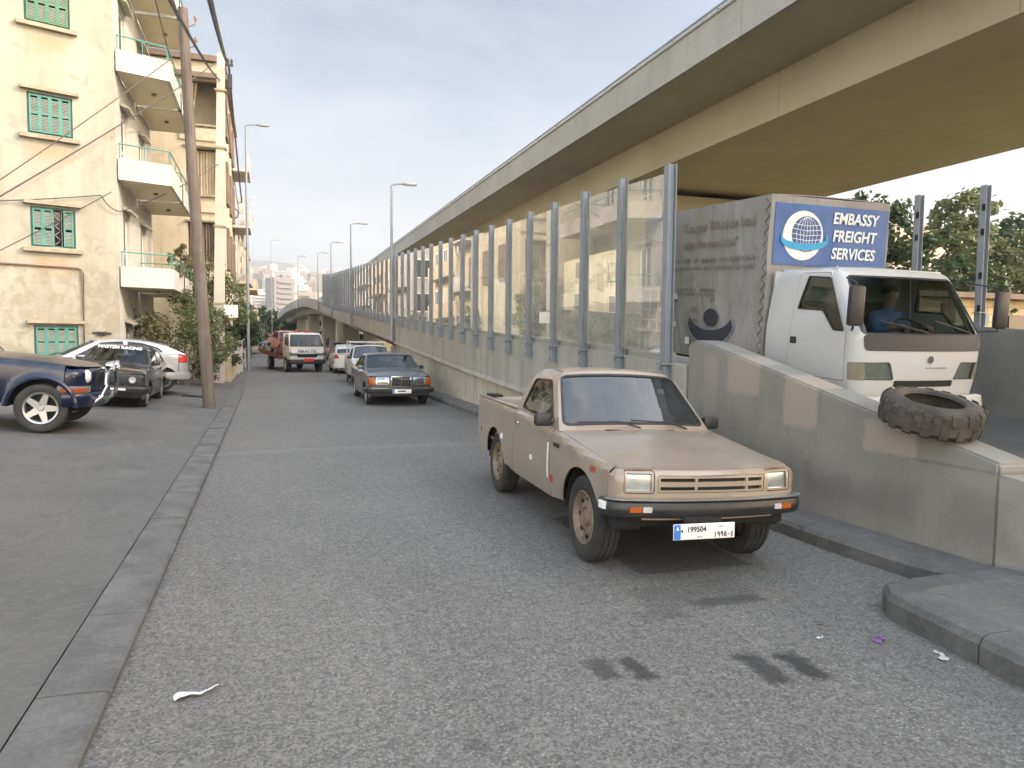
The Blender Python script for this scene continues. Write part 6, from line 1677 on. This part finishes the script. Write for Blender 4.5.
# ------------------------------------------------------------------ plants
def leaf_mesh(blobs, n, size, seed, fold=.35):
    r = random.Random(seed); vs = []; fs = []
    tot = sum(b[3]**2*(b[4] if len(b) > 4 else 1) for b in blobs)
    for b in blobs:
        k = int(n*b[3]**2*(b[4] if len(b) > 4 else 1)/tot)
        sub = []
        for _ in range(max(3, int(k/38))):     # sprigs inside the blob
            d = V((r.gauss(0, 1), r.gauss(0, 1), r.gauss(0, 1))).normalized(); q = b[3]*(.45+.6*r.random()**.6)
            sub.append(V(b[:3])+V((d.x*q, d.y*q, d.z*q*(b[5] if len(b) > 5 else .85))))
        for _ in range(k):
            c = r.choice(sub)+V((r.gauss(0, 1), r.gauss(0, 1), r.gauss(0, .8)))*b[3]*.16
            a = V((r.gauss(0, 1), r.gauss(0, 1), r.gauss(-.2, .6))).normalized(); s = size*r.uniform(.6, 1.35)
            p = a.cross(V((r.gauss(0, 1), r.gauss(0, 1), r.gauss(0, 1)))).normalized(); u = a.cross(p)
            i = len(vs)
            vs += [c-a*s*.5, c+p*s*.28+u*s*fold*.3, c+a*s*.55, c-p*s*.28+u*s*fold*.3]
            fs += [(i, i+1, i+2), (i, i+2, i+3)]
    me = bpy.data.meshes.new('crown'); me.from_pydata([tuple(v) for v in vs], [], fs); me.update()
    return me
def leaf_mat(name, a, b, c):
    m, nt, out = new_mat(name)
    v = coord(nt); g = nd(nt, 'ShaderNodeNewGeometry')
    n1 = noise(nt, v, 1.3, 3, .6)
    col = mixc(nt, ramp(nt, n1, .35, .65), a, b)
    col = mixc(nt, math_n(nt, 'MULTIPLY', g.outputs['Random Per Island'], .6), col, c)
    pb = nd(nt, 'ShaderNodeBsdfPrincipled', {'Base Color': col, 'Roughness': .55})
    tr = nd(nt, 'ShaderNodeBsdfTranslucent', {'Color': col})
    mx = nd(nt, 'ShaderNodeMixShader', {0: .3, 1: pb.outputs[0], 2: tr.outputs[0]})
    nt.links.new(mx.outputs[0], out.inputs[0]); return m
L_DK = leaf_mat('leaf_dark', (.030, .060, .018), (.050, .085, .028), (.065, .10, .035))
L_MID = leaf_mat('leaf_mid', (.085, .115, .035), (.13, .16, .055), (.19, .20, .09))
L_DRY = leaf_mat('leaf_dry', (.10, .11, .045), (.14, .14, .06), (.19, .15, .08))
M_BARK = mottled('bark', (.085, .06, .042), (.16, .125, .09), 6., .95, .5, .01)
def tree(name, label, cat, loc, blobs, n, size, mat, trunk, seed, group=None):
    t = thing(name, label, cat, loc, (0, 0, 0), group)
    link('crown', leaf_mesh(blobs, n, size, seed), mat, t, 0)
    m = MB()
    for (pts, r0, r1) in trunk: m.tube(pts, r0, 7, r1=r1)
    m.build('trunk' if cat == 'tree' else 'stem', M_BARK, t, 50)
    return t
def bush_trunk(blobs, r=.03):
    out = []
    for b in blobs:
        out.append(([(b[0]*.15, b[1]*.15, -.1), (b[0]*.5, b[1]*.5, b[2]*.5), (b[0], b[1], b[2]), (b[0]*1.1, b[1]*1.1, b[2]+b[3]*.6)], r*1.3, r*.4))
    return out
gp = 'plants in front of the apartment houses'
def bush(label, loc, blobs, n, size, mat, seed, name='shrub', cat='shrub'): return tree(name, label, cat, loc, blobs, n, size, mat, bush_trunk(blobs), seed, gp)
bush('tall loose olive green shrub beside the wooden pole, in front of the balcony', (-2.55, 31.9, .1), [(-.5, 0, 4.1, .7), (.3, .1, 4.3, .75), (.9, 0, 3.6, .75), (-.8, .2, 3.6, .7), (.1, -.2, 3.2, .9), (1.0, .1, 2.6, .8)], 6500, .12, L_MID, 1, 'tree', 'tree')
bush('broad sprawling shrub behind the silver hatchback', (-2.85, 26.9, .15), [(-.3, 0, 1.6, .75), (.6, -.1, 2.2, .75), (1.1, .1, 1.4, .7), (-.9, .1, 2.0, .6), (.3, .2, 2.8, .6), (.8, 0, .8, .6), (-.4, .1, .7, .6)], 6500, .10, L_MID, 2)
bush('dry yellowish shrub between the silver hatchback and wooden pole', (-1.95, 27.6, .1), [(0, 0, 1.2, .55), (-.4, .1, 1.9, .55), (.2, .2, 2.3, .5), (-.2, 0, .6, .5)], 3600, .09, L_DRY, 3)
bush('dark shrub under the first balcony of the cream house', (-3.75, 26.2, .2), [(0, 0, 1.5, .55), (.3, .1, 2.0, .5), (-.3, 0, .9, .6)], 1500, .13, L_DRY, 4)
bush('leafy plant spilling over the lowest balcony edge', (-2.75, 26.6, 3.95), [(0, 0, .45, .38), (.1, .5, .3, .35), (.0, .2, .8, .25)], 700, .11, L_DRY, 5)
bush('dark green shrub at the foot of the concrete pole', (-1.65, 31.6, .1), [(0, 0, .8, .55), (.1, .1, 1.6, .5), (-.1, 0, 2.2, .4)], 2600, .10, L_DK, 6)
tree('tree', 'dense low street tree over the pavement beyond the concrete pole', 'tree', (-1.75, 41.5, .05), [(0, 0, 2.5, .85), (.75, 0, 2.4, .75), (-.65, .1, 2.6, .75), (.25, .2, 3.1, .7), (.95, .1, 1.8, .5), (.35, -.2, 1.8, .7), (-.6, 0, 3.2, .5)], 8500, .13, L_DK, [([(.1, 0, -.1), (.0, 0, 1.0), (.1, 0, 1.9), (.3, 0, 2.7)], .13, .05), ([(.1, 0, 1.2), (-.3, 0, 2.0), (-.5, 0, 2.8)], .07, .03)], 7, gp)
bush('pale green shrub farther up the pavement by the tan house', (-1.75, 58, .05), [(0, 0, 2.2, 1.0), (.4, 0, 3.0, .8), (.2, .1, 1.2, .9)], 2200, .24, L_MID, 8)
# trees beyond the ramp, right
def bigtree(label, loc, h, w, n, seed, mat, size=.42, group='trees beyond the ramp'):
    r = random.Random(seed); bl = []
    for k in range(11):
        a = r.uniform(0, 2*PI); q = w*r.random()**.5; z = h*(.36+.58*r.random()); q *= (1.15-.6*max(0, (z/h-.55)/.45))
        bl.append((q*math.cos(a), q*math.sin(a), z, w*r.uniform(.28, .42)))
    tr = [([(0, 0, -.2), (.1, 0, h*.3), (.0, .1, h*.6), (.1, 0, h*.85)], .28, .06)]
    for b in bl[:7]: tr.append(([(0, 0, h*.3), (b[0]*.5, b[1]*.5, (h*.3+b[2])/2+.3), (b[0], b[1], b[2])], .11, .03))
    return tree('tree', label, 'tree', loc, bl, n, size, mat, tr, seed, group)
bigtree('dark tree right behind the corner of the blue panel of the truck', (25.0, 24.6, 0), 8.4, 3.3, 5800, 31, L_DK, .30)
bigtree('bright green pointed tree between the two bare posts', (31.0, 27.5, 0), 9.0, 3.0, 5600, 32, L_MID, .32)
bigtree('low green tree at the right edge beyond the stone house', (36.5, 28, 0), 7.2, 3.6, 5200, 33, L_MID, .32)
bigtree('tall dark tree at the right edge of the view', (44, 31, 0), 9.6, 3.6, 4500, 34, L_DK, .36)
bigtree('dark tree beyond the bridge columns', (4.3, 150, 0), 8, 4.5, 1800, 35, L_DK, .8, 'trees at the end of the street')
bigtree('dark tree at the far end of the street left of the bridge', (-1.2, 128, 0), 6.5, 3.4, 1800, 36, L_DK, .6, 'trees at the end of the street')
for i, (x, y, h) in enumerate(((-10, 410, 9), (6, 300, 8), (24, 345, 9), (-22, 520, 12), (38, 480, 11), (8, 560, 12), (-30, 700, 14), (30, 640, 13))):
    bigtree('dark tree clump among the lower houses of the hillside', (x, y, hill_z(x, y)), h, h*.7, 900, 40+i, L_DK, 1.4, 'tree clumps on the hillside')

# ------------------------------------------------------------------ parked and moving vehicles
build_pickup((3.27, 4.76, .0), (0, R(1.6), R(-2.8)), 1.06)
build_saloon((3.44, 19.6, 0), (0, 0, R(0)), paint('slate_paint', (.055, .060, .066), .22, .2, (.2, .19, .17), .7, .3), 'saloon_car', 'slate blue grey saloon with chrome grille parked ahead of the white pickup')
build_pickup((3.88, 27.5, 0), (0, 0, R(-1)), 1.05, True)
golf = build_hatch((-3.53, 18.15, ground_z(-3.4, 19)-.02), (0, R(4.5), R(0)), paint('black_paint', (.012, .012, .012), .18, .22, (.12, .10, .08), .8), 'hatchback', 'black square hatchback with white screen lettering parked facing the camera')
gf = golf.screen(1.22, 1.78)
p = V(gf(0, .88))
q = text('screen_lettering', 'NASTEM RACING', .118, M_WHITEP, golf.obj, (0, p.y-.03, p.z+.01), (R(52), 0, 0), offset=.003, sx=1.05)
c4r = build_hatch((-6.40, 22.25, ground_z(-4.4, 23.)), (0, R(0), R(-90+13)), paint('silver_white_paint', (.42, .43, .44), .2, .1, (.3, .29, .27), .8, .4), 'hatchback', 'silver hatchback with arched roof parked along the cream house', 'new')
build_offroader((-2.84, 14.5, ground_z(-3.6, 14.2)-.03), (R(4.), 0, R(90)), 1.06)
# cars farther along the right kerb
build_hatch((3.3+3.95*0, 37.4, 0), (0, 0, 0), paint('white_paint', (.66, .66, .64), .3, .2), 'hatchback', 'white hatchback with red tail lamp behind the white pickup', 'new', 'cars parked along the right kerb', simple=True).obj.rotation_euler[2] = R(180)
bpy.data.objects['hatchback.002'].location = (4.05, 41.8, 0)
cols = [('silver_paint', (.45, .46, .47), 'silver saloon in the parked row under the bridge, third from the white pickup'), ('pale_blue_paint', (.30, .36, .46), 'pale blue saloon in the parked row under the bridge'), ('dark_red_paint', (.22, .03, .03), 'dark red saloon farther along the parked row'), ('grey_paint', (.25, .25, .26), 'grey saloon at the far end of the parked row')]
first = None
for i, (nm, col, lb) in enumerate(cols):
    build_saloon((4.9+.25*i, 45.5+6.2*i, 0), (0, 0, R(180 if i % 2 else 0)), paint(nm, col, .25, .2), 'saloon_car', lb, 'plain', 'cars parked along the right kerb', False, True)
# far end of the street
van = build_hatch((-1.15, 82, 0), (0, 0, R(2)), paint('navy_van_paint', (.02, .03, .06), .25, .2), 'van', 'dark blue van coming at the far end of the street', 'old', None, 'van', True)
van.obj.scale = (1.12, 1.1, 1.35)
red = build_saloon((0, 0, 0), (0, 0, 0), paint('pink_red_paint', (.42, .06, .08), .3, .2), 'saloon_car', 'red saloon loaded on the bed of the tow truck', 'plain', None, False, True)
tw = build_tow_truck((1.95, 39.2, 0), (0, 0, R(11)))
M_ = Matrix.Translation((1.95, 39.2, 0)) @ Matrix.Rotation(R(11), 4, 'Z') @ Matrix.Translation((-.0, 2.25, .80)) @ Matrix.Rotation(R(3), 4, 'X') @ Matrix.Scale(.90, 4)
red.matrix_world = M_
bx_ = build_box_truck((6.80, 6.03, zr(6.6)-.03), (R(3.6), 0, R(0)))
zt0 = zr(6.6)-.03
wv = build_hatch((8.4, 72, 0), (0, 0, 0), paint('white_paint', (.66, .66, .64), .3, .2), 'van', 'white van standing under the bridge behind the columns', 'old', None, 'van', True)
wv.obj.scale = (1.25, 1.2, 1.6)
wv2 = build_hatch((5.2, 92, 0), (0, 0, R(20)), paint('orange_paint', (.5, .12, .05), .4, .2), 'van', 'orange red van far under the bridge', 'old', None, 'van', True)
wv2.obj.scale = (1.25, 1.2, 1.5)

# ------------------------------------------------------------------ people
M_SKIN = plain('skin', (.42, .25, .17), .55); M_SHIRTB = mottled('blue_shirt', (.10, .20, .42), (.14, .26, .50), 6., .9, 0); M_SHIRTW = plain('white_shirt', (.72, .72, .70), .9); M_TROU = plain('dark_trousers', (.05, .05, .06), .9)
def head(x, y, z, k=0, s=1.):
    return [[(x, y, z-.20*s, .058*s, 0), (x, y-.005, z-.10*s, .062*s, 0), (x, y-.012, z-.04*s, .078*s, 0), (x, y, z+.04*s, .092*s, 0), (x, y+.005, z+.09*s, .075*s, 0)],
            [(x, y-.012, z-.04*s, .078*s, 0), (x, y-.10*s, z-.015*s, .018*s, 0)]]
# driver, seated, hands on the wheel (in truck coordinates)
hx, hy, hz = .44, 1.02, 1.80
B = head(hx, hy, hz)
B = [[(hx, hy+.08, 1.12, .15, 2), (hx, hy+.07, 1.32, .16, 1), (hx, hy+.04, 1.52, .15, 1), (hx, hy, hz-.20, .058, 0)]]+B
for s in (-1, 1):
    w = (hx+s*.19, .66, 1.44)
    B.append([(hx, hy+.04, 1.52, .15, 1), (hx+s*.19, hy+.03, 1.54, .075, 1), (hx+s*.26, hy-.10, 1.36, .058, 1), w+(.036, 0)])
    B += hand(w, (-.1*s, -1, -.1), s, 1., 0)
    B.append([(hx, hy+.08, 1.12, .15, 2), (hx+s*.11, hy+.0, 1.14, .10, 2), (hx+s*.15, hy-.42, 1.18, .075, 2), (hx+s*.15, hy-.46, .78, .055, 2), (hx+s*.15, hy-.56, .74, .04, 2)])
drv = figure('person', 'driver in a blue shirt seated at the wheel of the box truck', B, [M_SKIN, M_SHIRTB, M_TROU], (0, 0, 0), 0, (hx, hy, hz+.035, .092))
drv.matrix_world = Matrix.Translation((6.80, 6.03, zt0)) @ Matrix.Rotation(R(3.6), 4, 'X')
# walker by the far van
B = [[(0, 0, .93, .13, 2), (0, 0, 1.12, .13, 1), (0, 0, 1.36, .15, 1), (0, 0, 1.46, .06, 0)]]+head(0, 0, 1.64)
B[1] = [(0, 0, 1.46, .06, 0)]+B[1][1:]
for s in (-1, 1):
    B.append([(0, 0, 1.36, .15, 1), (s*.19, 0, 1.38, .065, 1), (s*.24, .03, 1.10, .048, 1), (s*.25, -.08, .86, .036, 0)]); B += hand((s*.25, -.08, .86), (0, -.2, -1), s, .5, 0)
    B.append([(0, 0, .93, .13, 2), (s*.10, 0, .88, .10, 2), (s*.11, -.10*s, .48, .065, 2), (s*.11, -.02*s+.06, .09, .045, 2), (s*.11, -.02*s-.10, .05, .04, 2)])
figure('person', 'pedestrian in white shirt standing beside the far dark blue van', B, [M_SKIN, M_SHIRTW, M_TROU], (-1.93, 76, .06), .4, (0, 0, 1.675, .092))

# ------------------------------------------------------------------ loose things
def tyre_mat():
    m, nt, out = new_mat('old_tyre'); v = coord(nt)
    n1 = noise(nt, v, 3., 5, .7); n2 = noise(nt, v, 30., 4, .7)
    col = mixc(nt, ramp(nt, n1, .35, .7), (.030, .027, .024), (.095, .080, .064)); col = mixc(nt, math_n(nt, 'MULTIPLY', ramp(nt, n2, .5, .8), .4), col, (.16, .13, .10))
    finish(nt, out, col, .9, 0., bump(nt, n2, .5, .006)); return m
ty = thing('old_tyre', 'worn dusty truck tyre lying flat on the sloping end wall', 'tyre', (5.46, 4.74, 1.29), (R(13.2), R(-6), .3))
m = MB(); ro, ri, h = .405, .235, .125
m.lathe([(-h, ri+.01), (-h-.012, ri+.05), (-h-.006, ro-.10), (-h*.86, ro-.03), (-h*.6, ro-.004), (h*.6, ro-.004), (h*.86, ro-.03), (h+.006, ro-.10), (h+.012, ri+.05), (h, ri+.01), (h*.8, ri), (h*.7, ri+.03), (h*.5, ro-.06), (-h*.5, ro-.06), (-h*.7, ri+.03), (-h*.8, ri)], 56, 'z', closed=True)
m.build('carcass', tyre_mat(), ty, 35)
m = MB()
for k in range(18):
    for s in (-1, 1):
        a = 2*PI*(k+(.5 if s > 0 else 0))/18; M = Matrix.Rotation(a, 3, 'Z')
        vs = [M @ V(q) for q in ((ro-.02, -.036, s*.121), (ro-.02, .036, s*.121), (ro-.012, .030, s*.015), (ro-.012, -.030, s*.015), (ro-.025+.004, -.036, s*.128), (ro-.002, .036, s*.100), (ro+.007, .030, s*.015), (ro+.007, -.030, s*.015))]
        vs[4] = M @ V((ro-.002, -.036, s*.100))
        m.add(vs, [(0, 1, 2, 3), (4, 7, 6, 5), (0, 4, 5, 1), (1, 5, 6, 2), (2, 6, 7, 3), (3, 7, 4, 0)])
m.build('tread_lugs', MATS.get('x') or tyre_mat(), ty, 30)
def scrap(name, label, cat, pts, mat, loc, rz=0.):
    m = MB(); n = len(pts)//2
    m.v = [tuple(p) for p in pts]
    for i in range(n-1): m.f.append((2*i, 2*i+1, 2*i+3, 2*i+2)); m.m.append(0)
    me = m.mesh(name); o = link(name, me, mat, None, 60)
    md = o.modifiers.new('th', 'SOLIDIFY'); md.thickness = .003; md2 = o.modifiers.new('s', 'SUBSURF'); md2.levels = 2; md2.render_levels = 2
    o.location = loc; o.rotation_euler = (0, 0, rz); return tag(o, label, cat)
rs = random.Random(4)
pp = []
for i in range(10):
    x = .235*i/9-.12; w = .022+.02*(i < 3)-.010*(i > 5); zc_ = .012+.018*abs(math.sin(i*1.3)); yc_ = .02*math.sin(i*.9)
    pp += [(x, yc_-w, zc_), (x+.005, yc_+w, zc_*.5+.006)]
scrap('paper_scrap', 'crumpled strip of white paper lying on the road', 'litter', pp, plain('paper_white', (.78, .77, .74), .9), (-.375, 4.02, 0.004), .3)
pp = [(q[0]*.5, q[1]*.7, q[2]) for q in pp]
scrap('plastic_scrap', 'small purple plastic scrap against the kerbed island', 'litter', pp, plain('purple_plastic', (.20, .08, .28), .5), (3.66, 3.47, .004), .6)
scrap('paper_scrap', 'pale crumpled paper at the foot of the kerbed island', 'litter', pp, plain('paper_grey', (.45, .42, .38), .9), (3.82, 3.17, .004), 1.2)
scrap('paper_scrap', 'tiny white paper bit in the gutter before the pickup', 'litter', [(q[0]*.5, q[1]*.5, q[2]*.5) for q in pp], plain('paper_white', (.78, .77, .74), .9), (3.33, 3.62, .004), .2)
scrap('twig_scrap', 'dark brown scrap lying in the gutter', 'litter', [(q[0]*.9, q[1]*.5, q[2]*.5) for q in pp], M_BROWN, (3.50, 3.78, .004), -.6)
m = MB(); m.box((0, 0, .0), (.62, .5, .008)); 
for k in range(5): m.box((-.24+.12*k, 0, .006), (.04, .4, .004))
dc = m.build('drain_cover', M_DARK); dc.location = (-2.05, 22.6, ground_z(-2.15, 22)+.004); dc.rotation_euler = (0, R(4.8), 0); tag(dc, 'dark iron drain cover in the pavement near the silver hatchback', 'drain cover')
lw = thing('garden_wall', 'low stained garden wall with plants behind the silver hatchback', 'wall', (0, 0, 0))
m = MB(); m.box((-2.6, 30.6, .45), (2.4, .22, 1.0)); m.box((-1.52, 34., .5), (.22, 6.6, 1.1)); m.build('wall', M_TAN, lw, 0)
m = MB(); m.box((-1.52, 37.45, .8), (.40, .40, 1.7)); m.box((-1.45, 39.6, .8), (.40, .40, 1.7)); m.build('gate_pillar', M_WHITE, lw, 0)

# ------------------------------------------------------------------ air, sky, light, camera
m = MB(); m.box((0, 1100, 150), (3400, 2700, 312))
hz = m.build('haze', None, None, 0); hz['kind'] = 'stuff'
mh, nt, out = new_mat('haze_air')
pv = nd(nt, 'ShaderNodeVolumePrincipled', {'Color': (.93, .96, 1., 1), 'Density': .0005, 'Anisotropy': .3})
nt.links.new(pv.outputs[0], out.inputs['Volume']); hz.data.materials.append(mh)

SUN_EL, SUN_AZ = 30., 25.     # elevation; degrees from +x towards -y
w = bpy.data.worlds.new('World'); S.world = w; w.use_nodes = True
nt = w.node_tree; nt.nodes.clear()
sd = V((math.cos(R(SUN_EL))*math.cos(R(SUN_AZ)), -math.cos(R(SUN_EL))*math.sin(R(SUN_AZ)), math.sin(R(SUN_EL))))
sky = nt.nodes.new('ShaderNodeTexSky'); sky.sky_type = 'NISHITA'; sky.sun_disc = False
sky.sun_elevation = R(SUN_EL); sky.sun_rotation = math.atan2(sd.x, sd.y); sky.air_density = 1.3; sky.dust_density = 1.4; sky.ozone_density = 2.0; sky.altitude = 50
tc = nt.nodes.new('ShaderNodeTexCoord')
mp = nd(nt, 'ShaderNodeMapping', {'Vector': tc.outputs['Generated'], 'Scale': (1, 1, 2.6), 'Location': (.35, .1, 0.05)})
n1 = noise(nt, mp.outputs[0], 2.1, 7, .58, .25); n2 = noise(nt, mp.outputs[0], 6.5, 6, .6)
sp = nd(nt, 'ShaderNodeSeparateXYZ', {0: tc.outputs['Generated']})
low = ramp(nt, sp.outputs[2], .46, .12)
cl = math_n(nt, 'ADD', ramp(nt, math_n(nt, 'ADD', n1, math_n(nt, 'ADD', math_n(nt, 'MULTIPLY', n2, .12), math_n(nt, 'MULTIPLY', low, .40))), .58, 1.0), 0, True)
cl = math_n(nt, 'ADD', math_n(nt, 'MULTIPLY', cl, .50), math_n(nt, 'MULTIPLY', low, .15), True)
colr = mixc(nt, cl, sky.outputs[0], (7.4, 7.4, 7.3))
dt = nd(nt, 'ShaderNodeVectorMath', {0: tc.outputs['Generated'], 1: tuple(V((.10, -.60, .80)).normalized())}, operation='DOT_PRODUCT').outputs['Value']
glow = math_n(nt, 'ADD', 1., math_n(nt, 'MULTIPLY', math_n(nt, 'POWER', math_n(nt, 'MAXIMUM', math_n(nt, 'ADD', dt, .12), 0.), 1.2), 7.0))  # lobe added to the unseen sky behind the camera to brighten the street
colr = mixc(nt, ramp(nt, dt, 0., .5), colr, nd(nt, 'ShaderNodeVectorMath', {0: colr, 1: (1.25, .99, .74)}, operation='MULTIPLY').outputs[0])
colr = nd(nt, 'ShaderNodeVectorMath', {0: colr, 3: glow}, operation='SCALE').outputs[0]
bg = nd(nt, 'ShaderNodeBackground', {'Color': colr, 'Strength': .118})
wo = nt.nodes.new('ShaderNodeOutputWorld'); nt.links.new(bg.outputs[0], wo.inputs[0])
sun = bpy.data.lights.new('sun', 'SUN'); sun.energy = 2.0; sun.angle = R(.6); sun.color = (1, .95, .88)
so = bpy.data.objects.new('sun', sun); COL.objects.link(so); so.rotation_euler = (-sd).to_track_quat('-Z', 'Y').to_euler(); so.location = (30, -10, 60)

cam = bpy.data.cameras.new('camera'); co = bpy.data.objects.new('camera', cam); COL.objects.link(co); S.camera = co
cam.sensor_width = 36; cam.lens = 36*720/1024; cam.clip_start = .05; cam.clip_end = 6000
yaw, pit, rol = R(18.7195), R(-3.6207), .010
fw = V((math.sin(yaw)*math.cos(pit), math.cos(yaw)*math.cos(pit), math.sin(pit))); rt_ = V((math.cos(yaw), -math.sin(yaw), 0)); up_ = rt_.cross(fw)
r2 = rt_*math.cos(rol)+up_*math.sin(rol); u2 = -rt_*math.sin(rol)+up_*math.cos(rol)
co.matrix_world = Matrix(((r2.x, u2.x, -fw.x, 0), (r2.y, u2.y, -fw.y, 0), (r2.z, u2.z, -fw.z, 1.9), (0, 0, 0, 1)))
S.view_settings.view_transform = 'Standard'; S.view_settings.look = 'None'; S.view_settings.exposure = .40; S.view_settings.gamma = 1
S.render.engine = 'CYCLES'
S.cycles.use_denoising = True; S.cycles.max_bounces = 8; S.cycles.transparent_max_bounces = 24; S.cycles.volume_bounces = 0
S.cycles.sample_clamp_indirect = 8.; S.cycles.caustics_reflective = False; S.cycles.caustics_refractive = False
